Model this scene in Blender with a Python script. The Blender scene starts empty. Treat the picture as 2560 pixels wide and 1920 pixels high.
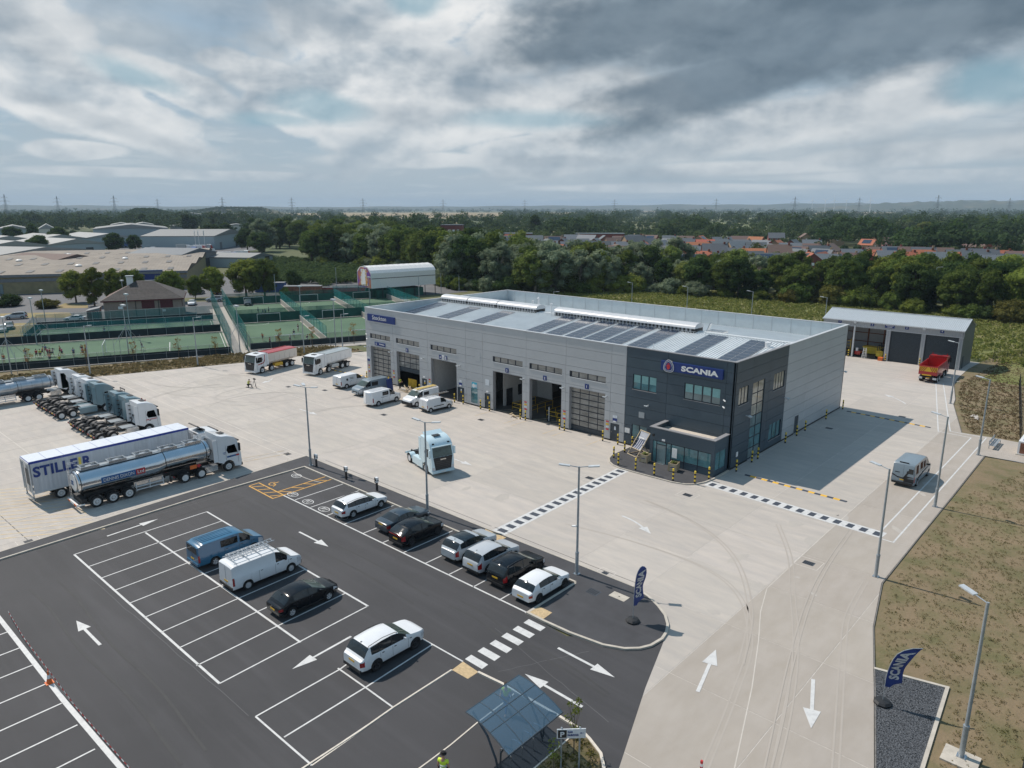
import bpy,math,random
import numpy as np
from mathutils import Matrix,Vector
R=math.radians
rnd=random.Random(7)
sc=bpy.context.scene
HAZE=0.00009
COL=sc.collection
# camera
CAM=np.array([30.075,-64.988,25.6])
FPX=1804.0
_d1=np.array([-746-1280.,960-520.,-FPX]);_d1/=np.linalg.norm(_d1)
_d2=np.array([2982-1280.,960-520.,-FPX]);_d2/=np.linalg.norm(_d2)
_X=-_d1;_Y=_d2-_X*np.dot(_d2,_X);_Y/=np.linalg.norm(_Y);_Z=np.cross(_X,_Y)
ROT=np.array([_X,_Y,_Z])
cd=bpy.data.cameras.new('camera');cam=bpy.data.objects.new('camera',cd);COL.objects.link(cam)
cd.sensor_width=36;cd.lens=36*FPX/2560;cd.clip_start=0.5;cd.clip_end=30000
mw=Matrix([list(ROT[i])+[CAM[i]]for i in range(3)]+[[0,0,0,1]])
cam.matrix_world=mw
sc.camera=cam
# light
SUN=Vector((-8.54,-0.85,11.05)).normalized()
sl=bpy.data.lights.new('sun','SUN');sun=bpy.data.objects.new('sun',sl);COL.objects.link(sun)
sl.energy=4.3;sl.angle=R(0.5);sl.color=(1.0,0.915,0.82)
sun.rotation_euler=(-SUN).to_track_quat('-Z','Y').to_euler()
vs=sc.view_settings
vs.view_transform='Standard';vs.look='None';vs.exposure=0.0;vs.gamma=1.0
try:vs.use_curve_mapping=False
except Exception:pass
world=bpy.data.worlds.new('World');sc.world=world;world.use_nodes=True
wn=world.node_tree;wn.nodes.clear()
def W(t,**k):
 n=wn.nodes.new(t)
 for a,b in k.items():setattr(n,a,b)
 return n
def wl(a,b):wn.links.new(a,b)
def wm(op,a,b=None,c=None,clamp=False):
 n=W('ShaderNodeMath',operation=op);n.use_clamp=clamp
 for i,v in enumerate((a,b,c)):
  if v is None:continue
  if isinstance(v,(int,float)):n.inputs[i].default_value=v
  else:wl(v,n.inputs[i])
 return n.outputs[0]
def wramp(v,a,b,smooth=True):
 n=W('ShaderNodeMapRange');n.interpolation_type='SMOOTHSTEP' if smooth else 'LINEAR'
 wl(v,n.inputs[0]);n.inputs[1].default_value=a;n.inputs[2].default_value=b
 return n.outputs[0]
def wmix(f,a,b):
 n=W('ShaderNodeMix',data_type='RGBA')
 if isinstance(f,(int,float)):n.inputs[0].default_value=f
 else:wl(f,n.inputs[0])
 for i,v in((6,a),(7,b)):
  if isinstance(v,tuple):n.inputs[i].default_value=(*v,1)
  else:wl(v,n.inputs[i])
 return n.outputs[2]
def build_world():
 out=W('ShaderNodeOutputWorld');bg=W('ShaderNodeBackground');bg.inputs[1].default_value=0.1
 wl(bg.outputs[0],out.inputs[0])
 sky=W('ShaderNodeTexSky',sky_type='NISHITA');sky.sun_disc=False
 sky.sun_elevation=R(52.2);sky.sun_rotation=math.atan2(SUN.x,SUN.y);sky.air_density=1.0;sky.dust_density=1.2
 tc=W('ShaderNodeTexCoord');sep=W('ShaderNodeSeparateXYZ');wl(tc.outputs['Generated'],sep.inputs[0])
 x,y,z=sep.outputs
 az0=math.atan2(-ROT[0,2],-ROT[1,2])
 u=wm('SUBTRACT',wm('ARCTAN2',x,y),az0)
 v=wm('ARCSINE',z)
 zz=wm('ADD',wm('MAXIMUM',z,0.0),0.09)
 cmb=W('ShaderNodeCombineXYZ');wl(wm('DIVIDE',x,zz),cmb.inputs[0]);wl(wm('DIVIDE',y,zz),cmb.inputs[1]);cmb.inputs[2].default_value=3.7
 def noise(scale,det,rough,dist=0.0,off=0.0,vec=None):
  n=W('ShaderNodeTexNoise');n.inputs['Scale'].default_value=scale;n.inputs['Detail'].default_value=det
  n.inputs['Roughness'].default_value=rough;n.inputs['Distortion'].default_value=dist
  if off:
   m=W('ShaderNodeVectorMath',operation='ADD');wl(vec or cmb.outputs[0],m.inputs[0]);m.inputs[1].default_value=(off,off*1.7,off*.3);wl(m.outputs[0],n.inputs['Vector'])
  else:wl(vec or cmb.outputs[0],n.inputs['Vector'])
  return n.outputs['Fac']
 uv=W('ShaderNodeCombineXYZ');wl(u,uv.inputs[0]);wl(wm('MULTIPLY',v,1.7),uv.inputs[1])
 puff=noise(8.0,9,.55,.1,2.0,uv.outputs[0])
 fine=noise(26.0,6,.6,.2,5.0,uv.outputs[0])
 warp=wm('MULTIPLY',wm('SUBTRACT',puff,.5),1.8)
 warp2=wm('MULTIPLY',wm('SUBTRACT',fine,.5),.45)
 wsum=wm('ADD',warp,warp2)
 def blob(px,py,rx,ry,ang=0,soft=.5,wa=1.0):
  c=ROT@np.array([px-1280.,960.-py,-FPX]);c/=np.linalg.norm(c)
  u0=math.atan2(c[0],c[1])-az0;v0=math.asin(c[2])
  du=wm('SUBTRACT',u,u0);dv=wm('SUBTRACT',v,v0);ca,sa=math.cos(ang),math.sin(ang)
  a=wm('DIVIDE',wm('ADD',wm('MULTIPLY',du,ca),wm('MULTIPLY',dv,sa)),rx)
  b=wm('DIVIDE',wm('SUBTRACT',wm('MULTIPLY',dv,ca),wm('MULTIPLY',du,sa)),ry)
  d=wm('SQRT',wm('ADD',wm('MULTIPLY',a,a),wm('MULTIPLY',b,b)))
  d=wm('ADD',d,wm('MULTIPLY',wsum,wa))
  n=W('ShaderNodeMapRange');n.interpolation_type='SMOOTHSTEP';wl(d,n.inputs[0])
  n.inputs[1].default_value=1+soft;n.inputs[2].default_value=1-soft;n.inputs[3].default_value=0;n.inputs[4].default_value=1
  return n.outputs[0]
 up=W('ShaderNodeCombineXYZ');wl(wm('ADD',u,-.006),up.inputs[0]);wl(wm('ADD',wm('MULTIPLY',v,1.7),.022),up.inputs[1])
 puff_up=noise(8.0,4,.5,.1,2.0,up.outputs[0]);puff_lo=noise(8.0,4,.5,.1,2.0,uv.outputs[0])
 relief=wm('ADD',wm('MULTIPLY',wm('SUBTRACT',puff_lo,puff_up),4.0),.55,clamp=True)
 def maxall(l):
  r=l[0]
  for q in l[1:]:r=wm('MAXIMUM',r,q)
  return r
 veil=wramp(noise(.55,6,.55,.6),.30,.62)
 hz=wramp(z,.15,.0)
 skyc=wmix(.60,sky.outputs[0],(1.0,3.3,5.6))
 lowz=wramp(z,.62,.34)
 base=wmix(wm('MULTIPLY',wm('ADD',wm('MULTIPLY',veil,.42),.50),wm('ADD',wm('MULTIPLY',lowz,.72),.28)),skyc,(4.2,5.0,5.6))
 big=maxall([blob(*b)for b in SKY_WHITE])
 mid=wramp(noise(1.9,9,.62,.35,9.0),.50,.62)
 mid=wm('MULTIPLY',mid,wramp(z,.55,.20))
 cov=wm('MAXIMUM',big,wm('MULTIPLY',mid,.30))
 shade=wm('MULTIPLY',wm('ADD',relief,wramp(puff,.34,.60)),.5)
 white=wmix(shade,(3.5,4.3,5.0),(8.9,8.9,8.8))
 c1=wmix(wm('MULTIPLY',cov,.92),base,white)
 grey=maxall([blob(*b)for b in SKY_GREY])
 gcol=wmix(shade,(2.3,2.95,3.6),(5.2,5.7,6.1))
 c2=wmix(wm('MULTIPLY',grey,.62),c1,gcol)
 dark=maxall([blob(*b)for b in SKY_DARK])
 dcol=wmix(wm('MULTIPLY',wm('ADD',shade,.25),.8),(.75,1.2,1.65),(1.9,2.5,3.05))
 c3=wmix(wm('MULTIPLY',dark,.93),c2,dcol)
 blue=maxall([blob(*b)for b in SKY_BLUE])
 c3=wmix(wm('MULTIPLY',blue,.62),c3,(2.2,4.1,5.1))
 c4=wmix(wm('MULTIPLY',hz,.50),c3,(4.7,5.45,5.9))
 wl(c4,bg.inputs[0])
# px, py, radii (rad), tilt, softness, raggedness
SKY_WHITE=[(70,130,.16,.05,-.45,.15,1.0),(215,235,.15,.035,-.42,.14,1.0),(420,205,.085,.024,-.35,.14,.9),(70,50,.09,.045,-.5,.15,1.0),(170,285,.15,.022,-.28,.17,.9),
(735,288,.06,.026,-.35,.15,.9),(1010,215,.15,.075,.35,.15,1.1),(1170,300,.20,.042,.15,.17,1.1),(900,345,.07,.02,0,.14,.9),(1330,385,.115,.030,0,.15,1.0),(1130,400,.10,.012,0,.25,.8),
(1480,265,.15,.045,.12,.17,1.1),(1800,330,.2,.028,.14,.25,1.0),(2150,290,.22,.030,.14,.28,1.1),(660,192,.045,.02,0,.17,.9),(200,375,.06,.012,0,.17,.8),(1000,60,.15,.06,.17,.17,1.2),(2250,200,.05,.015,.2,.25,.9),(1280,90,.10,.05,.2,.17,1.1),(2350,380,.2,.015,.05,.3,.9),(600,440,.12,.006,0,.3,.7),(1900,420,.16,.010,0,.3,.9),(1500,345,.12,.016,.1,.2,.9),(2300,440,.18,.008,0,.3,.8),(950,400,.09,.010,0,.3,.8),(300,430,.12,.006,0,.3,.7),(1700,470,.2,.006,0,.3,.7),(900,170,.06,.025,.3,.2,1.0),(560,150,.03,.012,0,.25,.9)]
SKY_GREY=[(90,85,.05,.022,-.6,.5,.9),(270,312,.09,.010,-.3,.5,.7),(700,40,.16,.022,-.1,.9,.9),(1500,150,.26,.060,.12,.6,.9),(1250,150,.12,.045,.1,.5,.9),(1020,285,.11,.016,0,.6,.8),
(1390,405,.09,.009,0,.6,.6),(2250,250,.26,.03,.14,.8,.9),(2480,345,.24,.02,.05,.8,.8),(1600,440,.22,.010,0,.8,.7),(330,90,.14,.03,-.3,.9,1.0),(2500,150,.12,.06,.2,.8,.8)]
SKY_DARK=[(1620,60,.19,.040,.10,.45,.75),(2080,105,.30,.034,.30,.3,.45),(1800,190,.18,.028,.22,.4,.55),(2400,-20,.24,.060,.22,.3,.45),(1950,50,.2,.045,.2,.35,.6),(1400,120,.08,.020,.1,.5,.8)]
SKY_BLUE=[(1045,5,.032,.018,0,.5,.8),(820,275,.055,.018,-.1,.5,.9),(1330,300,.09,.012,0,.6,.7),(2500,210,.05,.022,0,.6,.8),(690,300,.05,.008,0,.6,.7),(330,185,.05,.012,-.3,.6,.8)]
build_world()
# where things stand
def G(px,py,h=0.0):
 """point of the level plane z=h that the photograph shows at full-size pixel px, py"""
 r=ROT@np.array([px-1280.,960.-py,-FPX]);t=(h-CAM[2])/r[2]
 return(CAM[0]+r[0]*t,CAM[1]+r[1]*t)
def polar(px,dist):
 """ground point at a distance along the bearing of picture column px on the horizon"""
 r=ROT@np.array([px-1280.,440.,-FPX]);r=r[:2]/np.linalg.norm(r[:2])
 return(CAM[0]+r[0]*dist,CAM[1]+r[1]*dist)
# tags
def tag(o,label=None,cat=None,group=None,kind=None):
 if label:o['label']=label
 if cat:o['category']=cat
 if group:o['group']=group
 if kind:o['kind']=kind
 return o
def thing(name,label,cat,loc=(0,0,0),rz=0.0,group=None):
 o=bpy.data.objects.new(name,None);COL.objects.link(o);o.location=loc;o.rotation_euler=(0,0,rz)
 o.empty_display_size=.2
 return tag(o,label,cat,group)
def link(name,me,parent=None,loc=None,rot=None,scale=None):
 o=bpy.data.objects.new(name,me);COL.objects.link(o)
 if parent is not None:o.parent=parent
 if loc is not None:o.location=loc
 if rot is not None:o.rotation_euler=rot
 if scale is not None:o.scale=scale
 return o
def copy_tree(o,parent=None,skip=()):
 c=o.copy();COL.objects.link(c);c.parent=parent
 for ch in list(o.children):
  if ch.name.split('.')[0]not in skip:copy_tree(ch,c,skip)
 return c
def paint(o,m,i=0):
 s=o.material_slots[i];s.link='OBJECT';s.material=m
# materials
MATS={}
def smooth(pts,n=6):
 """a curve through the given points"""
 P=[pts[0]]+list(pts)+[pts[-1]];out=[]
 for i in range(1,len(P)-2):
  for k in range(n):
   t=k/n;out.append(tuple(.5*(2*P[i][c]+(P[i+1][c]-P[i-1][c])*t+(2*P[i-1][c]-5*P[i][c]+4*P[i+1][c]-P[i+2][c])*t*t+(3*P[i][c]-P[i-1][c]-3*P[i+1][c]+P[i+2][c])*t**3)for c in(0,1)))
 return out+[tuple(pts[-1][:2])]
def mat(name,col=(.5,.5,.5),rough=.6,metal=0.0,var=.12,scale=3.0,bump=0.0,bscale=None,col2=None,objvar=0.0,spec=None,coat=0.0,coords='Object',det=6,emit=0,dirt=0.0,stretch=None,mixpos=(.35,.65),streak=0,scol=1.9):
 if name in MATS:return MATS[name]
 m=bpy.data.materials.new(name);m.use_nodes=True;nt=m.node_tree;b=nt.nodes['Principled BSDF']
 b.inputs['Roughness'].default_value=rough;b.inputs['Metallic'].default_value=metal
 if spec is not None:b.inputs['Specular IOR Level'].default_value=spec
 if coat:b.inputs['Coat Weight'].default_value=coat;b.inputs['Coat Roughness'].default_value=.05
 N=nt.nodes.new;L=nt.links.new
 tc=N('ShaderNodeTexCoord');src=tc.outputs[coords]
 if stretch:
  mp=N('ShaderNodeMapping');mp.inputs['Scale'].default_value=stretch;L(src,mp.inputs[0]);src=mp.outputs[0]
 n=N('ShaderNodeTexNoise');n.inputs['Scale'].default_value=scale;n.inputs['Detail'].default_value=det;n.inputs['Roughness'].default_value=.6;L(src,n.inputs['Vector'])
 c2=col2 or tuple(c*(1-var)for c in col);c1=col if col2 else tuple(min(1,c*(1+var))for c in col)
 mr=N('ShaderNodeMapRange');L(n.outputs['Fac'],mr.inputs[0]);mr.inputs[1].default_value=mixpos[0];mr.inputs[2].default_value=mixpos[1]
 mx=N('ShaderNodeMix');mx.data_type='RGBA';L(mr.outputs[0],mx.inputs[0]);mx.inputs[6].default_value=(*c1,1);mx.inputs[7].default_value=(*c2,1)
 o=mx.outputs[2]
 if objvar:
  oi=N('ShaderNodeObjectInfo');hs=N('ShaderNodeHueSaturation');m1=N('ShaderNodeMapRange');L(oi.outputs['Random'],m1.inputs[0])
  m1.inputs[3].default_value=1-objvar;m1.inputs[4].default_value=1+objvar;L(m1.outputs[0],hs.inputs['Value']);L(o,hs.inputs['Color'])
  wn_=N('ShaderNodeTexWhiteNoise');wn_.noise_dimensions='1D';L(oi.outputs['Random'],wn_.inputs['W']);m2=N('ShaderNodeMapRange');L(wn_.outputs['Value'],m2.inputs[0])
  m2.inputs[3].default_value=.5-objvar*.08;m2.inputs[4].default_value=.5+objvar*.06;L(m2.outputs[0],hs.inputs['Hue'])
  o=hs.outputs['Color']
 if dirt:
  n3=N('ShaderNodeTexNoise');n3.inputs['Scale'].default_value=scale*.23;n3.inputs['Detail'].default_value=8;n3.inputs['Distortion'].default_value=.6;L(src,n3.inputs['Vector'])
  mr3=N('ShaderNodeMapRange');L(n3.outputs['Fac'],mr3.inputs[0]);mr3.inputs[1].default_value=.45;mr3.inputs[2].default_value=.72;mr3.inputs[3].default_value=0;mr3.inputs[4].default_value=dirt
  m3=N('ShaderNodeMix');m3.data_type='RGBA';L(mr3.outputs[0],m3.inputs[0]);L(o,m3.inputs[6]);m3.inputs[7].default_value=(*[c*.55 for c in col],1);o=m3.outputs[2]
 L(o,b.inputs['Base Color'])
 if streak:
  ms=N('ShaderNodeMapping');ms.inputs['Scale'].default_value=(.035,.55,1);ms.inputs['Rotation'].default_value=(0,0,.02);L(tc.outputs[coords],ms.inputs[0]);n4=N('ShaderNodeTexNoise');n4.inputs['Scale'].default_value=1.6;n4.inputs['Detail'].default_value=7;n4.inputs['Roughness'].default_value=.6;n4.inputs['Distortion'].default_value=.3;L(ms.outputs[0],n4.inputs['Vector'])
  mr4=N('ShaderNodeMapRange');L(n4.outputs['Fac'],mr4.inputs[0]);mr4.inputs[1].default_value=.48;mr4.inputs[2].default_value=.72;mr4.inputs[3].default_value=0;mr4.inputs[4].default_value=streak
  m4=N('ShaderNodeMix');m4.data_type='RGBA';L(mr4.outputs[0],m4.inputs[0]);L(o,m4.inputs[6]);m4.inputs[7].default_value=(*[min(1,c*scol)for c in col],1);o=m4.outputs[2];L(o,b.inputs['Base Color'])
 if bump:
  n2=N('ShaderNodeTexNoise');n2.inputs['Scale'].default_value=bscale or scale*4;n2.inputs['Detail'].default_value=5;L(src,n2.inputs['Vector'])
  bp=N('ShaderNodeBump');bp.inputs['Strength'].default_value=bump;bp.inputs['Distance'].default_value=.05;L(n2.outputs['Fac'],bp.inputs['Height']);L(bp.outputs[0],b.inputs['Normal'])
 if emit:
  b.inputs['Emission Color'].default_value=(*col,1);b.inputs['Emission Strength'].default_value=emit
 MATS[name]=m
 return m
def glassy(name,tint,alpha,rough=.03):
 """a see-through sheet: part clear, part tinted gloss"""
 m=bpy.data.materials.new(name);m.use_nodes=True;nt=m.node_tree;nt.nodes.clear()
 o=nt.nodes.new('ShaderNodeOutputMaterial');t=nt.nodes.new('ShaderNodeBsdfTransparent');t.inputs[0].default_value=(*[min(1,.52+c*1.1)for c in tint],1)
 p=nt.nodes.new('ShaderNodeBsdfPrincipled');p.inputs['Base Color'].default_value=(*tint,1);p.inputs['Roughness'].default_value=rough
 mx=nt.nodes.new('ShaderNodeMixShader');mx.inputs[0].default_value=alpha
 nt.links.new(t.outputs[0],mx.inputs[1]);nt.links.new(p.outputs[0],mx.inputs[2]);nt.links.new(mx.outputs[0],o.inputs[0])
 MATS[name]=m
 return m
def netting(name,tint,cover):
 """woven net: fine threads with holes between them"""
 m=bpy.data.materials.new(name);m.use_nodes=True;nt=m.node_tree;nt.nodes.clear()
 N=nt.nodes.new;o=N('ShaderNodeOutputMaterial');t=N('ShaderNodeBsdfTransparent');p=N('ShaderNodeBsdfDiffuse');p.inputs[0].default_value=(*tint,1)
 tc=N('ShaderNodeTexCoord');n=N('ShaderNodeTexNoise');n.inputs['Scale'].default_value=.35;n.inputs['Detail'].default_value=3;nt.links.new(tc.outputs['Object'],n.inputs['Vector'])
 mr=N('ShaderNodeMapRange');nt.links.new(n.outputs['Fac'],mr.inputs[0]);mr.inputs[1].default_value=.3;mr.inputs[2].default_value=.7;mr.inputs[3].default_value=cover*.6;mr.inputs[4].default_value=min(1,cover*1.3)
 mx=N('ShaderNodeMixShader');nt.links.new(mr.outputs[0],mx.inputs[0]);nt.links.new(t.outputs[0],mx.inputs[1]);nt.links.new(p.outputs[0],mx.inputs[2]);nt.links.new(mx.outputs[0],o.inputs[0])
 MATS[name]=m
 return m
def leafmat(name,c1,c2,objvar=.25):
 m=bpy.data.materials.new(name);m.use_nodes=True;nt=m.node_tree;nt.nodes.clear();N=nt.nodes.new;L=nt.links.new
 o=N('ShaderNodeOutputMaterial');d=N('ShaderNodeBsdfDiffuse');t=N('ShaderNodeBsdfTranslucent');mx=N('ShaderNodeMixShader');mx.inputs[0].default_value=.38
 tc=N('ShaderNodeTexCoord');n=N('ShaderNodeTexNoise');n.inputs['Scale'].default_value=.9;n.inputs['Detail'].default_value=5;L(tc.outputs['Object'],n.inputs['Vector'])
 mr=N('ShaderNodeMapRange');L(n.outputs['Fac'],mr.inputs[0]);mr.inputs[1].default_value=.32;mr.inputs[2].default_value=.68
 c=N('ShaderNodeMix');c.data_type='RGBA';L(mr.outputs[0],c.inputs[0]);c.inputs[6].default_value=(*c1,1);c.inputs[7].default_value=(*c2,1)
 oi=N('ShaderNodeObjectInfo');hs=N('ShaderNodeHueSaturation');m1=N('ShaderNodeMapRange');L(oi.outputs['Random'],m1.inputs[0]);m1.inputs[3].default_value=1-objvar;m1.inputs[4].default_value=1+objvar
 L(m1.outputs[0],hs.inputs['Value']);wn_=N('ShaderNodeTexWhiteNoise');wn_.noise_dimensions='1D';L(oi.outputs['Random'],wn_.inputs['W']);m2=N('ShaderNodeMapRange');L(wn_.outputs['Value'],m2.inputs[0])
 m2.inputs[3].default_value=.492;m2.inputs[4].default_value=.518;L(m2.outputs[0],hs.inputs['Hue']);L(c.outputs[2],hs.inputs['Color'])
 L(hs.outputs[0],d.inputs[0]);L(hs.outputs[0],t.inputs[0]);L(d.outputs[0],mx.inputs[1]);L(t.outputs[0],mx.inputs[2]);L(mx.outputs[0],o.inputs[0])
 MATS[name]=m
 return m
# mesh builder
class MB:
 def __init__(s):s.v=[];s.f=[];s.m=[]
 def add(s,vs_,fs,m=0):
  o=len(s.v);s.v+=[tuple(p)for p in vs_]
  for f in fs:s.f.append([o+i for i in f]);s.m.append(m)
  return s
 def box(s,x0,y0,z0,x1,y1,z1,m=0):
  return s.add([(x0,y0,z0),(x1,y0,z0),(x1,y1,z0),(x0,y1,z0),(x0,y0,z1),(x1,y0,z1),(x1,y1,z1),(x0,y1,z1)],
     [(0,3,2,1),(4,5,6,7),(0,1,5,4),(1,2,6,5),(2,3,7,6),(3,0,4,7)],m)
 def cbox(s,c,d,m=0,rz=0,rx=0,ry=0):
  M_=Matrix.Translation(c)@Matrix.Rotation(rz,4,'Z')@Matrix.Rotation(rx,4,'X')@Matrix.Rotation(ry,4,'Y')
  o=len(s.v);s.box(-d[0]/2,-d[1]/2,-d[2]/2,d[0]/2,d[1]/2,d[2]/2,m)
  for i in range(o,len(s.v)):s.v[i]=tuple(M_@Vector(s.v[i]))
  return s
 def poly(s,pts,z=0.0,m=0):
  p=[(a[0],a[1],z)if len(a)==2 else tuple(a)for a in pts]
  if len(pts[0])==2:
   ar=sum(p[i-1][0]*p[i][1]-p[i][0]*p[i-1][1]for i in range(len(p)))
   if ar<0:p=p[::-1]
  return s.add(p,[tuple(range(len(p)))],m)
 def prism(s,pts,z0,z1,m=0,axis='z',bottom=True):
  """outline in the plane across the axis, pushed from z0 to z1"""
  ar=sum(pts[i-1][0]*pts[i][1]-pts[i][0]*pts[i-1][1]for i in range(len(pts)))
  if ar<0:pts=pts[::-1]
  if axis=='z':mk=lambda a,b,t:(a,b,t)
  elif axis=='y':mk=lambda a,b,t:(a,-t,b)
  else:mk=lambda a,b,t:(t,a,b)
  if axis=='y':z0,z1=-z1,-z0
  n=len(pts);v=[mk(a,b,z0)for a,b in pts]+[mk(a,b,z1)for a,b in pts]
  f=[tuple(range(n,2*n))]+([tuple(range(n-1,-1,-1))]if bottom else[])
  f+=[(i,(i+1)%n,(i+1)%n+n,i+n)for i in range(n)]
  return s.add(v,f,m)
 def tube(s,p0,p1,r0,r1=None,n=8,m=0,caps=True):
  r1=r0 if r1 is None else r1;p0=Vector(p0);p1=Vector(p1);d=(p1-p0)
  if d.length<1e-6:return s
  q=d.to_track_quat('Z','Y');v=[]
  for p,r in((p0,r0),(p1,r1)):
   for i in range(n):
    a=2*math.pi*i/n;v.append(tuple(p+q@Vector((r*math.cos(a),r*math.sin(a),0))))
  f=[(i,(i+1)%n,(i+1)%n+n,i+n)for i in range(n)]
  if caps:f+=[tuple(range(n-1,-1,-1)),tuple(range(n,2*n))]
  return s.add(v,f,m)
 def pipe(s,pts,r,n=6,m=0):
  for a,b in zip(pts,pts[1:]):s.tube(a,b,r,r,n,m)
  return s
 def loft(s,rings,m=0,closed=True,caps=True,mf=None):
  n=len(rings[0]);v=[p for r in rings for p in r];o=len(s.v);s.v+=[tuple(p)for p in v]
  for i in range(len(rings)-1):
   for j in range(n if closed else n-1):
    a,b=i*n+j,i*n+(j+1)%n
    s.f.append([o+a,o+b,o+b+n,o+a+n]);s.m.append(m if mf is None else mf(i,j))
  if caps:
   s.f.append([o+k for k in range(n-1,-1,-1)]);s.m.append(m)
   s.f.append([o+(len(rings)-1)*n+k for k in range(n)]);s.m.append(m)
  return s
 def lathe(s,prof,c=(0,0,0),axis='z',n=16,m=0,caps=True):
  rings=[]
  for r,h in prof:
   ring=[]
   for i in range(n):
    a=2*math.pi*i/n;x,y=r*math.cos(a),r*math.sin(a)
    ring.append({'z':(c[0]+x,c[1]+y,c[2]+h),'x':(c[0]+h,c[1]+x,c[2]+y),'y':(c[0]+y,c[1]+h,c[2]+x)}[axis])
   rings.append(ring)
  return s.loft(rings,m,caps=caps)
 def band(s,pts,w,z=0.0,m=0,h=0.0,closed=False):
  """a strip of width w along a path; h > 0 makes it a kerb with sides"""
  P=[Vector(p[:2])for p in pts];n=len(P);Lf=[];Rt=[]
  for i in range(n):
   a=P[i-1]if(i>0 or closed)else None;b=P[(i+1)%n]if(i<n-1 or closed)else None
   d1=(P[i]-a).normalized()if a is not None else None;d2=(b-P[i]).normalized()if b is not None else None
   d=((d1 or d2)+(d2 or d1)).normalized();nn=Vector((-d.y,d.x));k=1/max(.5,nn.dot(Vector((-(d2 or d1).y,(d2 or d1).x))))
   Lf.append(P[i]+nn*w/2*k);Rt.append(P[i]-nn*w/2*k)
  o=len(s.v)
  for i in range(n):s.v+=[(Rt[i].x,Rt[i].y,z+h),(Lf[i].x,Lf[i].y,z+h),(Rt[i].x,Rt[i].y,z-.02),(Lf[i].x,Lf[i].y,z-.02)]
  for i in range(n if closed else n-1):
   a,b=o+i*4,o+((i+1)%n)*4
   s.f.append([a,b,b+1,a+1]);s.m.append(m)
   if h:s.f.append([a+2,b+2,b,a]);s.f.append([a+1,b+1,b+3,a+3]);s.m+=[m,m]
  return s
 def mesh(s,name,mats,smooth=None):
  me=bpy.data.meshes.new(name);me.from_pydata(s.v,[],s.f)
  for m in mats:me.materials.append(MATS[m]if isinstance(m,str)else m)
  if len(mats)>1:me.polygons.foreach_set('material_index',s.m)
  if smooth:
   me.polygons.foreach_set('use_smooth',[True]*len(me.polygons))
   try:me.set_sharp_from_angle(angle=R(smooth))
   except Exception:pass
  me.update()
  return me
 def build(s,name,mats,parent=None,smooth=None,loc=None,rot=None):
  if isinstance(mats,str)or not isinstance(mats,(list,tuple)):mats=[mats]
  return link(name,s.mesh(name,mats,smooth),parent,loc,rot)
def struct(name,o):return tag(o,kind='structure')
# lettering, made once while the scene is small
TXT={}
def make_text(key,s,bold=0.0,shear=0.0,spacing=1.0,ext=.02):
 c=bpy.data.curves.new('t','FONT');c.body=s;c.size=1;c.offset=bold;c.extrude=ext;c.shear=shear;c.space_character=spacing
 c.align_x='CENTER';c.align_y='CENTER';c.resolution_u=3;o=bpy.data.objects.new('t',c);COL.objects.link(o)
 dg=bpy.context.evaluated_depsgraph_get();me=bpy.data.meshes.new_from_object(o.evaluated_get(dg));bpy.data.objects.remove(o);bpy.data.curves.remove(c)
 co=np.empty(len(me.vertices)*3);me.vertices.foreach_get('co',co);co=co.reshape(-1,3)
 lo,hi=co.min(0),co.max(0);co[:,:2]-=(lo[:2]+hi[:2])/2;co[:,:2]/=(hi[1]-lo[1]);me.vertices.foreach_set('co',co.ravel())
 me.update();TXT[key]=(me,(hi[0]-lo[0])/(hi[1]-lo[1]))
for k,s,b,sh,sp in[('SCANIA','SCANIA',.045,0,1.02),('Stockton','Stockton',.0,0,1.0),('STILLER','STILLER',.035,0,1.05),('STILLE','STILLE',.035,0,1.05),('DD','DENNIS DIXON',-.004,0,1.0),('Ltd','Ltd',.01,0,1.0),('WARD','J&J WARD',.03,.25,1.0),
      ('CARP','CAR',.02,0,1.05),('PARK','PARKING',.02,0,1.05),('P','P',.03,0,1.0),('H','H',.03,0,1),('JD','JD',.03,0,1),('m','m',.05,0,1),('OFFICE','RECEPTION',.01,0,1),('REP','Workshop',.02,0,1),
      ('EV','P',.0,0,1),('<','\u2190',.03,0,1),('R','R',.035,0,1)]+[(str(i),str(i),.015,0,1)for i in range(1,7)]:
 make_text(k,s,b,sh,sp)
def letters(name,key,m,parent,pos,h,xdir=(1,0,0),ydir=(0,0,1),sx=1.0,width=None):
 """lettering of height h centred on pos; xdir is its reading direction, ydir its up"""
 me,asp=TXT[key];me=me.copy();me.materials.clear();me.materials.append(MATS[m])
 if width:sx=width/(h*asp)
 X=Vector(xdir).normalized();Y=Vector(ydir).normalized();Z=X.cross(Y)
 o=link(name,me,parent)
 M_=Matrix(((X.x*h*sx,Y.x*h,Z.x*.5,pos[0]),(X.y*h*sx,Y.y*h,Z.y*.5,pos[1]),(X.z*h*sx,Y.z*h,Z.z*.5,pos[2]),(0,0,0,1)))
 me.transform(M_);me.update()
 return o
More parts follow.
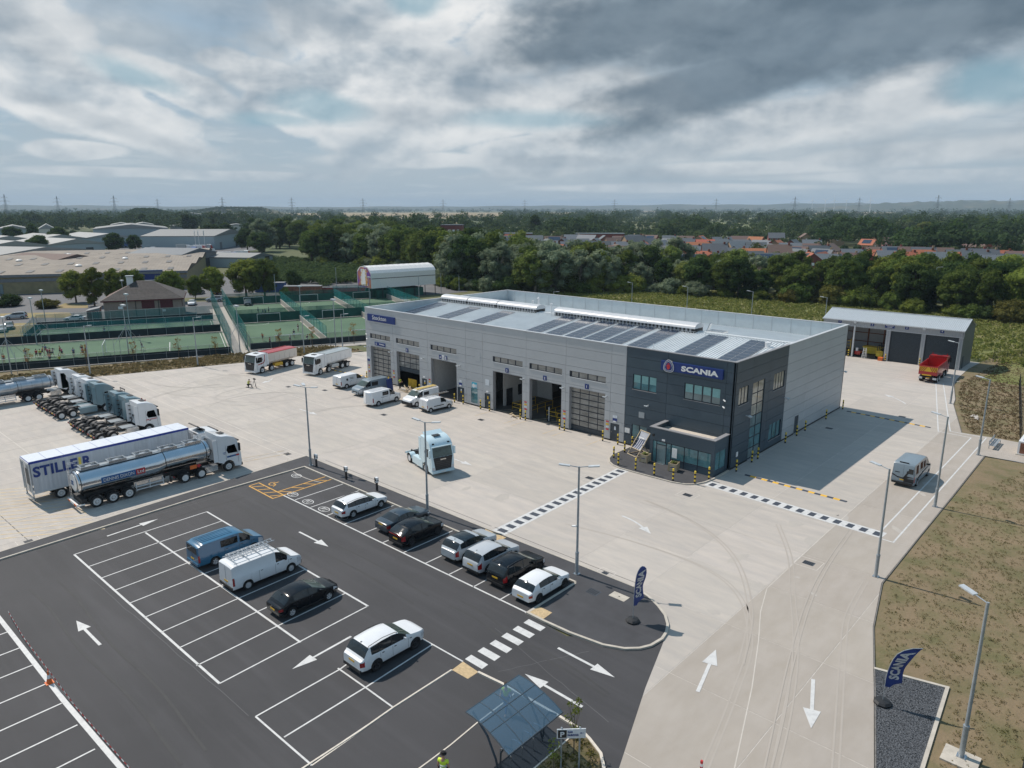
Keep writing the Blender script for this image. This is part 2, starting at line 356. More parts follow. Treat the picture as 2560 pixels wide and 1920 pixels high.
# material table
mat('concrete',(.480,.436,.388),.85,col2=(.41,.38,.35),scale=.35,bump=.12,bscale=30,streak=.35,scol=.80,objvar=.06,coords='Object',stretch=(1,3.5,1),dirt=.10,det=9)
mat('concrete_tan',(.40,.360,.318),.85,streak=.3,scol=.82,col2=(.36,.32,.275),scale=.35,bump=.12,bscale=30,objvar=.04,stretch=(3,1,1),dirt=.12,det=9)
mat('joint',(.56,.52,.47),.9,var=.15)
mat('joint_dark',(.16,.15,.14),.9,var=.2)
mat('asphalt',(.052,.051,.055),.78,col2=(.035,.035,.038),streak=.30,scol=1.7,scale=.11,bump=.35,bscale=60,dirt=.0,det=12,mixpos=(.3,.7))
mat('asphalt_path',(.060,.061,.067),.85,streak=.3,scol=1.5,col2=(.046,.046,.051),scale=.6,bump=.3,bscale=60,det=10)
mat('asphalt_old',(.13,.13,.135),.85,col2=(.10,.10,.105),scale=.1,bump=.2)
mat('kerb',(.47,.43,.37),.8,var=.12,scale=2)
mat('white_line',(.60,.60,.59),.6,col2=(.44,.44,.44),scale=2.5,det=12,mixpos=(.45,.75))
mat('cream_line',(.62,.56,.48),.6,var=.10,scale=5)
mat('worn_line',(.56,.52,.47),.75,col2=(.49,.45,.40),scale=1.2)
mat('yellow_line',(.62,.33,.06),.6,var=.12,scale=5)
mat('faded_yellow',(.58,.44,.24),.8,col2=(.50,.45,.38),scale=1.5)
mat('tactile',(.50,.37,.21),.8,var=.15,scale=6,bump=.3)
mat('tyre_mark',(.40,.37,.34),.85,col2=(.44,.405,.36),scale=.7)
mat('tyre_mark_tan',(.385,.346,.305),.85,col2=(.40,.36,.318),scale=.5);mat('tyre_mark_dark',(.040,.040,.042),.8,col2=(.05,.05,.05),scale=.7)
mat('drain',(.05,.06,.075),.6,var=.2,scale=20)
mat('black_line',(.045,.055,.075),.7,var=.15)
mat('dirt_grass',(.215,.160,.095),.95,col2=(.130,.120,.052),scale=.45,bump=1.0,bscale=5,det=14,dirt=.25,mixpos=(.40,.66))
mat('meadow',(.15,.165,.045),.95,col2=(.20,.175,.075),scale=.06,bump=.9,bscale=1.5,det=12,dirt=.3,mixpos=(.42,.62))
mat('terrain',(.065,.09,.033),.95,col2=(.13,.125,.055),scale=.006,bump=.6,bscale=.5,det=12,mixpos=(.4,.65))
mat('dry_lawn',(.30,.22,.11),.95,col2=(.20,.18,.07),scale=.15,bump=.4)
mat('wheat',(.33,.24,.14),.95,col2=(.24,.20,.10),scale=.01);mat('pasture',(.13,.16,.06),.95,col2=(.18,.18,.08),scale=.01)
mat('gravel',(.13,.14,.155),.9,col2=(.03,.034,.04),scale=14,bump=1.0,bscale=25,det=3,mixpos=(.42,.58))
mat('turf',(.085,.155,.09),.9,col2=(.06,.12,.072),scale=.12,bump=.3,bscale=8)
mat('mulch',(.17,.12,.065),.95,col2=(.08,.075,.03),scale=1.5,bump=.8,det=10)
mat('clad',(.43,.445,.46),.42,var=.03,scale=.4,objvar=.025,spec=.4)
mat('clad_back',(.30,.31,.325),.6,var=.05)
mat('clad_dark',(.048,.075,.100),.40,var=.06,scale=.4,objvar=.05,spec=.45)
mat('dark_back',(.012,.018,.025),.6,var=.05)
mat('coping',(.52,.54,.56),.35,var=.04)
mat('coping_grey',(.27,.27,.28),.5,var=.06)
mat('parapet',(.47,.53,.56),.4,var=.05,scale=1)
mat('roof_sheet',(.66,.69,.70),.38,var=.05,scale=.5)
mat('roof_tan',(.55,.49,.42),.8,var=.08)
mat('solar',(.030,.045,.075),.16,var=.15,scale=2,spec=.6)
mat('solar_frame',(.26,.28,.31),.4)
mat('dark_frame',(.012,.018,.03),.7,var=.1)
mat('door_dark',(.035,.05,.065),.45,var=.1)
mat('pane',(.14,.20,.21),.06,var=.25,scale=.5,spec=.8)
mat('pane_door',(.24,.235,.22),.09,var=.28,scale=.7,spec=.6,stretch=(1,1,3))
mat('pane_teal',(.075,.19,.215),.05,var=.3,scale=.8,spec=.8)
mat('pane_warm',(.36,.33,.27),.06,var=.3,scale=.7,spec=.8)
mat('blind',(.22,.42,.42),.7,var=.08)
mat('sign_blue',(.005,.03,.17),.5,var=.05)
mat('white',(.78,.78,.77),.4,var=.03)
mat('white_plastic',(.70,.71,.72),.45,var=.04)
mat('sign_red',(.55,.03,.035),.5,var=.1);mat('sign_yellow',(.70,.45,.03),.5,var=.1);mat('sign_pale',(.62,.66,.70),.5,var=.1);mat('sign_teal',(.04,.40,.55),.4,var=.15)
mat('post_yellow',(.78,.56,.05),.5,var=.08);mat('black',(.012,.012,.014),.5,var=.2)
mat('galv',(.33,.37,.40),.38,metal=.35,var=.1,scale=4)
mat('galv_light',(.55,.58,.60),.4,metal=.2,var=.08)
mat('steel',(.62,.63,.64),.25,metal=.9,var=.1)
mat('chrome',(.80,.80,.80),.10,metal=1.0,var=.03)
mat('tank_steel',(.62,.65,.68),.16,metal=1.0,var=.06,scale=.8)
mat('tank_dull',(.50,.53,.56),.33,metal=.85,var=.12,scale=1)
mat('rubber',(.014,.014,.015),.8,var=.2)
mat('rim',(.58,.59,.61),.35,metal=.25,var=.1);mat('rim_dark',(.06,.06,.065),.35,metal=.5,var=.1);mat('rim_white',(.66,.66,.66),.4,var=.08)
mat('glass',(.012,.018,.022),.04,var=.3,spec=.7)
mat('glass_green',(.05,.075,.065),.05,var=.4,scale=1.5,spec=.8)
mat('trim',(.016,.017,.019),.55,var=.15)
mat('lamp_red',(.28,.008,.012),.15,var=.2,spec=.7);mat('lamp_clear',(.55,.57,.60),.08,var=.15,spec=.8);mat('lamp_bright',(.45,.05,.04),.2,var=.2)
mat('plate_yellow',(.70,.42,.03),.45,var=.08);mat('plate_white',(.72,.72,.70),.45)
mat('orange',(.72,.16,.03),.5,var=.1);mat('amber',(.74,.42,.03),.5)
for n,c,k in[('paint_white',(.72,.74,.76),.35),('paint_black',(.004,.006,.009),.0),('paint_navy',(.018,.034,.052),.8),('paint_silver',(.40,.44,.47),.7),('paint_silver2',(.46,.49,.52),.7),('paint_blue',(.022,.125,.235),.7),
    ('paint_greyblue',(.19,.24,.28),.6),('paint_ice',(.58,.73,.79),.5),('paint_red',(.42,.012,.012),.5),('paint_cream',(.66,.60,.54),.3),('paint_teal',(.16,.25,.29),.5),('paint_green',(.03,.24,.05),.4),('paint_grey',(.33,.37,.38),.5)]:
 mat(n,c,.30 if k else.16,var=.03,scale=1,coat=k,spec=.5 if k else.42)
mat('curtain',(.50,.53,.57),.42,var=.10,scale=1.1,stretch=(1,3,.15),bump=.25,bscale=2)
mat('trailer_roof',(.62,.66,.72),.45,var=.05);mat('stripe_blue',(.01,.04,.30),.4);mat('text_blue',(.012,.04,.20),.5)
mat('dd_blue',(.02,.10,.28),.4);mat('dd_red',(.45,.02,.03),.4);mat('vinyl_yellow',(.75,.60,.10),.4)
mat('hiviz',(.62,.80,.05),.6,var=.1);mat('skin',(.46,.26,.18),.6,var=.08);mat('hair',(.05,.03,.02),.8,var=.2);mat('cloth_navy',(.015,.02,.035),.9,var=.2);mat('cloth_black',(.012,.012,.014),.9,var=.2)
for n,c in[('kit_red',(.35,.02,.03)),('kit_orange',(.50,.13,.05)),('kit_navy',(.02,.03,.08)),('kit_white',(.55,.58,.62)),('kit_yellow',(.45,.50,.05)),('kit_pink',(.45,.05,.14)),('kit_blue',(.05,.10,.25))]:mat(n,c,.85,var=.1)
mat('wood',(.42,.31,.19),.7,var=.2,scale=3,stretch=(1,1,6));mat('wood_pale',(.52,.42,.28),.7,var=.15,scale=4)
mat('deck_fabric',(.36,.38,.42),.8,var=.1);mat('deck_stripe',(.03,.045,.11),.8)
mat('interior_wall',(.62,.63,.63),.7,var=.05);mat('interior_floor',(.10,.095,.09),.6,var=.25,scale=.5);mat('interior_dark',(.035,.036,.04),.7,var=.3)
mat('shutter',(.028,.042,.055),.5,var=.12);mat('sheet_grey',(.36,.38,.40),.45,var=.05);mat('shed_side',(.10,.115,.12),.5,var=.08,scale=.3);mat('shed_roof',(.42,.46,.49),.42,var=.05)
mat('rust',(.20,.085,.05),.8,var=.35,scale=1.5)
mat('brick_pale',(.33,.25,.215),.85,col2=(.27,.20,.17),scale=1.5);mat('tile_brown',(.075,.066,.062),.8,var=.25,scale=1.5,objvar=.12);mat('brick_red',(.20,.065,.04),.85,var=.25,scale=1.5,objvar=.25)
mat('brick_buff',(.36,.25,.16),.85,var=.2,objvar=.15);mat('slate',(.10,.115,.13),.6,var=.15,objvar=.30);mat('pantile',(.36,.12,.06),.8,var=.2,objvar=.22);mat('tile_dark',(.13,.085,.07),.8,var=.2,objvar=.2)
mat('render_wall',(.60,.57,.52),.8,var=.1,objvar=.15);mat('maroon',(.10,.012,.018),.6,var=.2)
mat('asbestos',(.30,.26,.215),.9,col2=(.235,.205,.175),scale=.25,dirt=.3,det=10,stretch=(1,1,1));mat('yellow_brick',(.25,.215,.12),.85,var=.15,scale=.6);mat('grey_band',(.17,.18,.19),.6,var=.1);mat('rooflight',(.10,.10,.10),.6,var=.15)
mat('shed_pale',(.30,.36,.39),.55,var=.08,objvar=.15);mat('shed_roof_pale',(.25,.255,.25),.6,var=.12,objvar=.2);mat('pvc_white',(.70,.70,.69),.5,var=.05)
mat('mural',(.45,.16,.10),.6,col2=(.16,.05,.30),scale=.5,mixpos=(.48,.52));mat('mural2',(.60,.30,.05),.6,col2=(.70,.68,.62),scale=.8,mixpos=(.46,.5))
mat('green_fence',(.02,.095,.075),.9,var=.2,scale=.6);mat('dark_fence',(.016,.028,.034),.9,var=.25,scale=.5);mat('wall_grey',(.36,.34,.31),.85,var=.1)
mat('bark',(.11,.085,.06),.9,var=.3,scale=3);mat('bark_pale',(.30,.27,.22),.9,var=.3,scale=3)
mat('pylon',(.20,.23,.26),.6,metal=.2)
mat('rail_yellow',(.62,.40,.03),.5,var=.1)
glassy('shelter_sheet',(.13,.22,.30),.27)
netting('net_teal',(.035,.22,.23),.45);netting('net_green',(.025,.14,.115),.6);netting('mesh_dark',(.02,.022,.022),.22)
leafmat('leaf_mid',(.135,.170,.042),(.066,.098,.028),.2);leafmat('leaf_olive',(.205,.235,.050),(.115,.150,.036));leafmat('leaf_silver',(.270,.310,.205),(.140,.180,.105),.15)
leafmat('leaf_dark',(.078,.115,.036),(.040,.066,.024));leafmat('leaf_light',(.22,.26,.07),(.12,.155,.045));leafmat('leaf_brown',(.15,.140,.040),(.095,.095,.030),.12);leafmat('meadow_blade',(.27,.26,.085),(.17,.19,.055),.1);leafmat('leaf_gold',(.34,.20,.05),(.22,.12,.03))
leafmat('leaf_far',(.072,.105,.045),(.036,.060,.030),.0);leafmat('leaf_far2',(.120,.150,.060),(.060,.086,.038),.0);leafmat('bramble',(.115,.155,.060),(.055,.085,.032),.1);leafmat('grass_tuft',(.225,.17,.095),(.165,.13,.065),.15)
# people (bodies grown on skeletons, made once)
def skin_mesh(chains,root=0,sub=1):
 """chains: list of joint lists [(x,y,z,r),...]; the first point of a later chain may repeat an earlier joint"""
 vs_,es,rs,idx=[],[],[],{}
 def vid(p):
  k=tuple(round(c,4)for c in p[:3])
  if k not in idx:idx[k]=len(vs_);vs_.append(p[:3]);rs.append(p[3])
  return idx[k]
 for ch in chains:
  ids=[vid(p)for p in ch];es+=list(zip(ids,ids[1:]))
 me=bpy.data.meshes.new('s');me.from_pydata(vs_,es,[]);o=bpy.data.objects.new('s',me);COL.objects.link(o)
 mod=o.modifiers.new('k','SKIN');mod.use_smooth_shade=True
 for i,r in enumerate(rs):me.skin_vertices[0].data[i].radius=(r,r)
 me.skin_vertices[0].data[root].use_root=True
 if sub:mm=o.modifiers.new('d','SUBSURF');mm.levels=sub;mm.render_levels=sub
 dg=bpy.context.evaluated_depsgraph_get();r=bpy.data.meshes.new_from_object(o.evaluated_get(dg));bpy.data.objects.remove(o)
 r.materials.clear();return r
def pose_meshes(P):
 """P: joint positions for one pose, metres for a 1.75 m adult facing +Y"""
 g=lambda k,r:(*P[k],r)
 mid=tuple((a+b)/2 for a,b in zip(P['pel'],P['chest']))
 body=[[g('pel',.13),(*mid,.115),g('chest',.14),g('neck',.055),g('head0',.075),g('head1',.088)]]
 for s in 'LR':
  body+=[[g('chest',.14),g('sh'+s,.062),g('el'+s,.042),g('wr'+s,.030),g('ha'+s,.036)],[g('pel',.13),g('hip'+s,.092),g('kn'+s,.058),g('an'+s,.040),g('to'+s,.038)]]
 shirt=[[(*P['pel'],.150),(*mid,.140),(*P['chest'],.162)]]+[[(*P['chest'],.162),(*P['sh'+s],.080),(*[(a*1+b*1)/2 for a,b in zip(P['sh'+s],P['el'+s])],.062)]for s in 'LR']
 legs=[[(*P['pel'],.152),(*P['hip'+s],.108),(*P['kn'+s],.074),(*P['an'+s],.056)]for s in 'LR']
 shorts=[[(*P['pel'],.152),(*P['hip'+s],.112),(*[(a*.5+b*.5)for a,b in zip(P['hip'+s],P['kn'+s])],.095)]for s in 'LR']
 h=P['head1'];hair=MB();hair.lathe([(.01,.10),(.06,.085),(.095,.03),(.098,-.03),(.08,-.07)],(h[0],h[1]-.012,h[2]+.02),n=10)
 h2=hair.mesh('hair',['hair'],60)
 return dict(body=skin_mesh(body),shirt=skin_mesh(shirt,sub=1),trousers=skin_mesh(legs,sub=1),shorts=skin_mesh(shorts,sub=1),hair=h2)
STAND=dict(pel=(0,0,.95),chest=(0,.01,1.30),neck=(0,.0,1.47),head0=(0,.02,1.56),head1=(0,.03,1.66),shL=(-.19,0,1.38),elL=(-.25,-.01,1.10),wrL=(-.26,.05,.87),haL=(-.255,.07,.78),shR=(.19,0,1.38),elR=(.25,-.01,1.10),wrR=(.26,.05,.87),haR=(.255,.07,.78),
   hipL=(-.095,0,.88),knL=(-.11,.01,.48),anL=(-.12,-.01,.09),toL=(-.13,.13,.04),hipR=(.095,0,.88),knR=(.11,.01,.48),anR=(.12,-.01,.09),toR=(.13,.13,.04))
WALK=dict(STAND,knL=(-.10,.20,.50),anL=(-.10,.28,.10),toL=(-.10,.42,.06),knR=(.10,-.06,.48),anR=(.10,-.34,.17),toR=(.10,-.26,.06),elL=(-.25,-.10,1.12),wrL=(-.24,-.10,.88),haL=(-.24,-.08,.80),elR=(.25,.08,1.12),wrR=(.22,.27,1.0),haR=(.21,.34,.98))
RUN=dict(WALK,chest=(0,.10,1.28),neck=(0,.16,1.44),head0=(0,.20,1.52),head1=(0,.23,1.62),shL=(-.19,.1,1.36),shR=(.19,.1,1.36),elL=(-.27,-.12,1.18),wrL=(-.22,.02,1.0),haL=(-.2,.08,.98),elR=(.27,.2,1.15),wrR=(.2,.38,1.2),haR=(.18,.44,1.24),knR=(.10,-.10,.52),anR=(.10,-.48,.42),toR=(.10,-.50,.30))
KNEEL=dict(STAND,pel=(0,-.05,.50),chest=(0,.06,.84),neck=(0,.10,1.00),head0=(0,.14,1.08),head1=(0,.17,1.17),shL=(-.19,.06,.92),shR=(.19,.06,.92),elL=(-.22,.22,.74),wrL=(-.12,.40,.86),haL=(-.08,.46,.9),elR=(.22,.22,.74),wrR=(.12,.40,.86),haR=(.08,.46,.9),
   hipL=(-.095,-.02,.45),knL=(-.12,.38,.48),anL=(-.12,.36,.09),toL=(-.12,.48,.04),hipR=(.095,-.04,.45),knR=(.13,.12,.07),anR=(.12,-.32,.07),toR=(.12,-.42,.05))
WORK=dict(STAND,elR=(.24,.16,1.16),wrR=(.14,.38,1.15),haR=(.1,.45,1.17),elL=(-.24,.14,1.14),wrL=(-.14,.36,1.1),haL=(-.1,.43,1.12),head1=(0,.06,1.64))
POSES={k:pose_meshes(v)for k,v in dict(stand=STAND,walk=WALK,run=RUN,kneel=KNEEL,work=WORK).items()}
def person(pose,label,loc,rz,top='hiviz',bottom='cloth_navy',short=False,scale=1.0,group=None,hair='hair'):
 t=thing('person',label,'person',loc,rz,group);t.scale=(scale,)*3
 P=POSES[pose]
 for nm,m in(('body','skin'),('shirt',top),('shorts' if short else 'trousers',bottom),('hair',hair)):
  me=P[nm]
  if not me.materials:me.materials.append(MATS['skin'])
  o=link(nm,me,t);paint(o,MATS[m])
 return t
# ground
g_=MB();g_.poly([(-9000,-600),(9000,-600),(9000,12000),(-9000,12000)],-.10);struct('ground',g_.build('ground',['terrain']))
# outline of the concrete yard
YARD=[(-112,-75),(-97,-42),(-92.1,-28.4),(-84.9,-7.0),(-82.9,2.0),(-77.6,12.6),(-66,34),(-55,60),(-30,77),(-9.2,78.5),(7.6,77.5),(7.2,70.5),(7.49,61.4),(8.08,56.3),(10.2,46.9),(10.57,44.0),(14.27,30.3),(16.9,30.5),(17.95,22.6),(18.06,7.7),
  (18.10,-3.4),(18.16,-13.55),(19.45,-19.8),(20.8,-24.2),(21.38,-26.1),(23.23,-32.3),(27.5,-47.5),(31,-75),(23.5,-75),(14.4,-40.5),(12.11,-34.56),(10.5,-29.95),(9.7,-29.8),(8.6,-28.6),(7,-27.2),(5,-26.5),(-34.4,-26.6),(-33.4,-40),(-32.2,-54.2),(-30.4,-75)]
gb=MB();gb.poly(YARD,-.008);struct('yard_bed',gb.build('yard_bed',['joint']))
def clip_poly(sub,x0,y0,x1,y1):
 def cl(p,ins,inter):
  out=[]
  for i in range(len(p)):
   a,b=p[i-1],p[i]
   if ins(b):
    if not ins(a):out.append(inter(a,b))
    out.append(b)
   elif ins(a):out.append(inter(a,b))
  return out
 ix=lambda X:(lambda a,b:(X,a[1]+(b[1]-a[1])*(X-a[0])/(b[0]-a[0])))
 iy=lambda Y:(lambda a,b:(a[0]+(b[0]-a[0])*(Y-a[1])/(b[1]-a[1]),Y))
 p=sub
 for ins,it in((lambda q:q[0]>=x0,ix(x0)),(lambda q:q[0]<=x1,ix(x1)),(lambda q:q[1]>=y0,iy(y0)),(lambda q:q[1]<=y1,iy(y1))):
  if not p:return p
  p=cl(p,ins,it)
 return p
yard=thing('yard',None,None);yard['kind']='structure'
xs=[-112,-101,-91,-84,-77,-70,-63,-56,-49,-42.2,-34.3,-26.3,-18,-8,.4,6.2,12.4,18.5,25,33]
ys=[-76,-62,-52.2,-45.9,-39.4,-32.5,-25.7,-19.3,-12.9,-6.1,0,8,16,24,31.8,40,48,56,64,71,79]
for i in range(len(xs)-1):
 for j in range(len(ys)-1):
  p=clip_poly(YARD,xs[i]+.02,ys[j]+.02,xs[i+1]-.02,ys[j+1]-.02)
  q=[]
  for a in p:
   if not q or(abs(a[0]-q[-1][0])+abs(a[1]-q[-1][1]))>1e-4:q.append(a)
  if len(q)<3:continue
  ar=abs(sum(q[k-1][0]*q[k][1]-q[k][0]*q[k-1][1]for k in range(len(q))))/2
  if ar<.3:continue
  cx=(xs[i]+xs[i+1])/2;b=MB();b.poly([(a[0],a[1])for a in q],0.0)
  b.build('concrete_slab',['concrete_tan' if cx>12 else 'concrete'],yard)
# car park asphalt
PARK=[(-31.0,-75),(-32.0,-54.4),(-32.6,-38.5),(-33.2,-27.2),(2.4,-27.2),(2.4,-33.4),(5.9,-33.6),(10.56,-30.02),(12.13,-34.58),(14.42,-40.5),(23.6,-75)]
g2=MB();g2.poly(PARK,.006);struct('car_park',g2.build('car_park',['asphalt']))
HEAD=[(5.81,-25.94),(7.18,-26.34),(8.3,-26.95),(9.2,-27.6),(9.87,-28.41),(10.25,-29.2),(10.42,-30.0),(10.29,-31.04),(9.95,-31.75),(9.3,-32.4),(8.13,-32.95),(5.87,-33.28),(3.79,-33.36),(2.5,-33.35)]
PATH=[(-29.0,-80),(-32.81,-54.2),(-33.98,-39.98),(-34.9,-26.3),(-8.3,-26.2),(-5.5,-26.1),(1.9,-25.98)]+HEAD+[(2.4,-28.15),(-9.8,-28.1),(-18.5,-28.1),(-28.3,-28.25),(-32.25,-28.2),(-32.34,-38.5),(-31.5,-54.5),(-28.0,-80)]
g3=MB();g3.poly(PATH,.10);struct('footpath',g3.build('footpath',['asphalt_path']))
k1=MB();k1.band([(-28.0,-80),(-31.5,-54.5),(-32.34,-38.5),(-32.25,-28.2),(-28.3,-28.2),(-18.5,-28.08),(-9.8,-28.06),(2.35,-28.1)],.16,.0,h=.115);k1.band([(2.42,-28.2),(2.46,-33.35)]+HEAD[::-1][1:-1]+[(5.81,-25.9)],.17,0,h=.125)
k1.band([(-29.06,-80),(-32.87,-54.2),(-34.04,-40),(-34.97,-26.25),(-8.3,-26.13),(-5.5,-26.05),(1.9,-25.93),(5.7,-25.9)],.10,0,h=.11)
struct('kerb',k1.build('kerb',['kerb']))
# bottom path, shelter paving and planting bed
SH=[(3.1,-39.85),(6.2,-39.72),(9.97,-39.62),(11.46,-39.65),(12.24,-39.87),(13.26,-40.31),(14.0,-41.3),(14.6,-43),(15.1,-46),(15.6,-60),(.0,-60),(.72,-47.2),(3.24,-44.95),(3.1,-40.7)]
g4=MB();g4.poly([(3.1,-40.7),(3.06,-39.9),(9.97,-39.66),(11.4,-39.7),(11.5,-43.0),(11.6,-62),(3.2,-62),(3.24,-44.95)],.012);struct('shelter_paving',g4.build('shelter_paving',['asphalt_path' if 0 else 'asphalt']))
g5=MB();g5.poly([(11.5,-39.75),(12.24,-39.95),(13.26,-40.4),(14.0,-41.3),(14.6,-43),(15.1,-46),(15.6,-60),(11.6,-60),(11.55,-43)],.05);struct('planting_bed',g5.build('planting_bed',['mulch']))
k2=MB();k2.band([(4.45,-39.87),(6.2,-39.69),(9.97,-39.62),(11.46,-39.65),(12.24,-39.87),(13.26,-40.31),(13.9,-40.95),(14.5,-42.6),(15.05,-46),(15.5,-60)],.15,0,h=.11)
k2.band([(11.49,-39.8),(11.5,-43),(11.6,-60)],.07,.03,h=.05);k2.band([(3.15,-40.7),(3.22,-44.95),(3.38,-47.2),(3.5,-52)],.09,.0,h=.05)
k2.band([(7.16,-39.83),(7.25,-40.84),(7.3,-42.72),(7.46,-44.79),(7.49,-46.16),(7.5,-48)],.07,.01,h=.02)
struct('edging_kerb',k2.build('edging_kerb',['cream_line']))
# reception apron
AP=[(-11.32,0.0),(-11.32,-1.83),(-11.3,-4.1),(-10.9,-5.2),(-10.2,-6.1),(-9.4,-6.6),(-8.4,-6.85),(-6.7,-6.86),(-2.6,-6.7),(-1.3,-6.3),(-.6,-5.6),(-.2,-4.6),(-.02,-3.2),(-.02,0)]
g6=MB();g6.poly(AP,.10);struct('reception_pavement',g6.build('reception_pavement',['asphalt_path']))
k3=MB();k3.band(AP,.14,0,h=.112);struct('reception_kerb',k3.build('reception_kerb',['kerb']))
# verges
g7=MB();RV=[(7.6,77.6),(7.2,70.5),(7.49,61.4),(8.08,56.3),(10.2,46.9),(10.57,44.0),(14.27,30.3),(21.5,30.4)]
g7.poly(RV+[(32,31),(32,62),(11.5,90),(7.6,90)],-.05);g7.poly([(17.95,22.6),(18.06,7.7),(18.10,-3.4),(18.16,-13.55),(19.45,-19.8),(20.8,-24.2),(21.38,-26.1),(23.23,-32.3),(27.5,-47.5),(31,-75),(60,-75),(60,22.5),(21.5,22.6)],-.05)
struct('verge',g7.build('verge',['dirt_grass']))
g8=MB();g8.poly([(16.9,30.5),(17.95,22.6),(30,22.6),(30,30.4)],0.0);struct('plant_pad',g8.build('plant_pad',['concrete_tan']))
g9=MB();g9.poly([(20.82,-24.3),(24.33,-23.4),(25.9,-40),(25.3,-40),(23.3,-32.3)],.0);struct('gravel_bed',g9.build('gravel_bed',['gravel']))
k4=MB();k4.band([(20.85,-24.25),(24.36,-23.36),(24.92,-30.8),(25.6,-40)],.18,0,h=.05);k4.band([(7.52,61.4),(8.1,56.3),(10.22,46.9),(10.6,44.0),(14.3,30.35)],.06,-.04,h=.06,m=1)
k4.band([(18.02,22.6),(18.12,7.7),(18.15,-3.4),(18.22,-13.55),(19.5,-19.8),(20.85,-24.2),(21.45,-26.1),(23.3,-32.3),(27.6,-47.5)],.07,-.04,h=.06,m=1)
struct('verge_edging',k4.build('verge_edging',['kerb','joint_dark']))
# rough meadow beyond the yard, lumpy
def lumpy(name,x0,y0,x1,y1,n,m,h,base,mt,seed=1,poly=None):
 r=np.random.RandomState(seed);X=np.linspace(x0,x1,n);Y=np.linspace(y0,y1,m);XX,YY=np.meshgrid(X,Y)
 Z=np.zeros_like(XX)
 for k in range(10):
  a=r.uniform(0,6.28);f=r.uniform(.02,.35);Z+=np.sin((XX*math.cos(a)+YY*math.sin(a))*f+r.uniform(0,6))/(1+f*8)
 ex=np.minimum(np.minimum((XX-x0),(x1-XX)),np.minimum(YY-y0,y1-YY)).clip(0,6)/6
 Z=base+h*(Z/3+.5).clip(-.2,2)*ex;b=MB();b.v=[tuple(p)for p in np.stack([XX,YY,Z],-1).reshape(-1,3)]
 for j in range(m-1):
  for i in range(n-1):b.f.append([j*n+i,j*n+i+1,(j+1)*n+i+1,(j+1)*n+i])
 b.m=[0]*len(b.f)
 return b.build(name,[mt],smooth=180)
struct('meadow',lumpy('meadow',-125,83,80,150,90,34,.35,-.06,'meadow',3))
struct('meadow',lumpy('meadow',9,62,90,150,40,40,.35,-.08,'meadow',5))
struct('meadow',lumpy('meadow',26,-30,70,64,20,40,.4,-.08,'meadow',6))
# painted markings
def mark(name,pts_list,w,m,z=.012,closed=False,label=None):
 b=MB()
 for i,p in enumerate(pts_list):b.band(p,w,z+.0012*(i%9),closed=closed)
 o=b.build(name,[m]);return struct(name,o)
LW=.10
XB=[-28.06+2.52*i for i in range(9)];XB=[-28.05,-25.5,-22.98,-20.46,-17.94,-15.42,-12.92,-10.44,-7.98,-5.5]
L=[[(-28.4,-50.45),(-5.45,-50.2)],[(-28.4,-50.45),(-28.75,-39.98)],[(-28.75,-39.98),(-5.9,-39.8)],[(-28.36,-45.25),(-5.6,-45.05)],[(-5.45,-50.2),(-5.95,-39.8)]]
for i in range(1,9):
 x=XB[i];L.append([(x,-50.35),(x-.25,-45.15),(x-.45,-39.9)])
mark('bay_line',L[:1]+L[2:4],.14,'white_line');mark('bay_line',L[1:2]+L[4:],LW,'white_line')
L=[[(x,-33.4),(x-.05,-28.2)]for x in[-25.44,-22.93,-20.39,-17.83,-15.22,-12.7,-10.18,-7.63,-5.1,-2.58,-.06,2.3]]
mark('bay_line',L,LW,'white_line');mark('bay_line',[[(-27.4,-33.55),(2.5,-33.28)]],.13,'white_line')
mark('bay_line',[[(-27.2,-33.5),(-27.35,-28.3)],[(-28.35,-33.4),(-28.4,-28.3)],[(-31.6,-34.55),(-27.2,-34.6),(-27.2,-33.45)],[(-31.7,-33.5),(-27.2,-33.5)],[(-31.6,-34.55),(-31.7,-33.5)]]
 +[[(-28.4+.0,-33.4+i*1.3),(-27.3,-32.6+i*1.3)]for i in range(4)]+[[(-31.2+i*1.1,-34.5),(-30.6+i*1.1,-33.55)]for i in range(4)],.12,'yellow_line')
L=[[(.78,-44.95),(.46,-39.78)],[(-1.78,-44.98),(.78,-44.95)],[(-1.5,-50.2),(3.6,-50.1)],[(.95,-50),(.78,-44.95)],[(3.24,-44.95),(3.45,-50.1)],[(-1.6,-45.0),(-1.75,-44.2),(-1.9,-39.85)],[(-1.9,-39.85),(3.05,-39.72)],[(.7,-44.95),(3.2,-44.95)],[(-1.6,-44.95),(-1.48,-50.2)]]
mark('bay_line',L,LW,'white_line');mark('bay_line',[[(3.18,-40.6),(3.24,-44.95),(3.4,-47.2),(3.6,-50.1)]],.08,'cream_line',.016)
L=[[(-24,-56.7),(-17.5,-56.6),(-10.1,-56.5),(-2.9,-56.25),(0,-56.2)]];mark('bay_line',L,.26,'white_line')
mark('bay_line',[[(x,-56.65),(x+.12,-62)]for x in[-22.5,-20.0,-17.5,-15.0,-12.5,-10.05,-7.6,-5.1,-2.6]],LW,'white_line')
def arrow(tail,tip,w=.14,hw=.36,hl=1.45,m='white_line',z=.014,curve=None):
 b=MB();a,t=Vector(tail),Vector(tip);d=(t-a).normalized()if not curve else(t-Vector(curve[-1])).normalized();n=Vector((-d.y,d.x));s=t-d*hl
 b.band([a]+[Vector(c)for c in(curve or[])]+[s],w,z)if curve else b.poly([a-n*w*.55,a+n*w*.55,s+n*w*.5,s-n*w*.5],z)
 b.poly([s-n*hw,t,s+n*hw],z+.001)
 return struct('arrow_marking',b.build('arrow_marking',[m]))
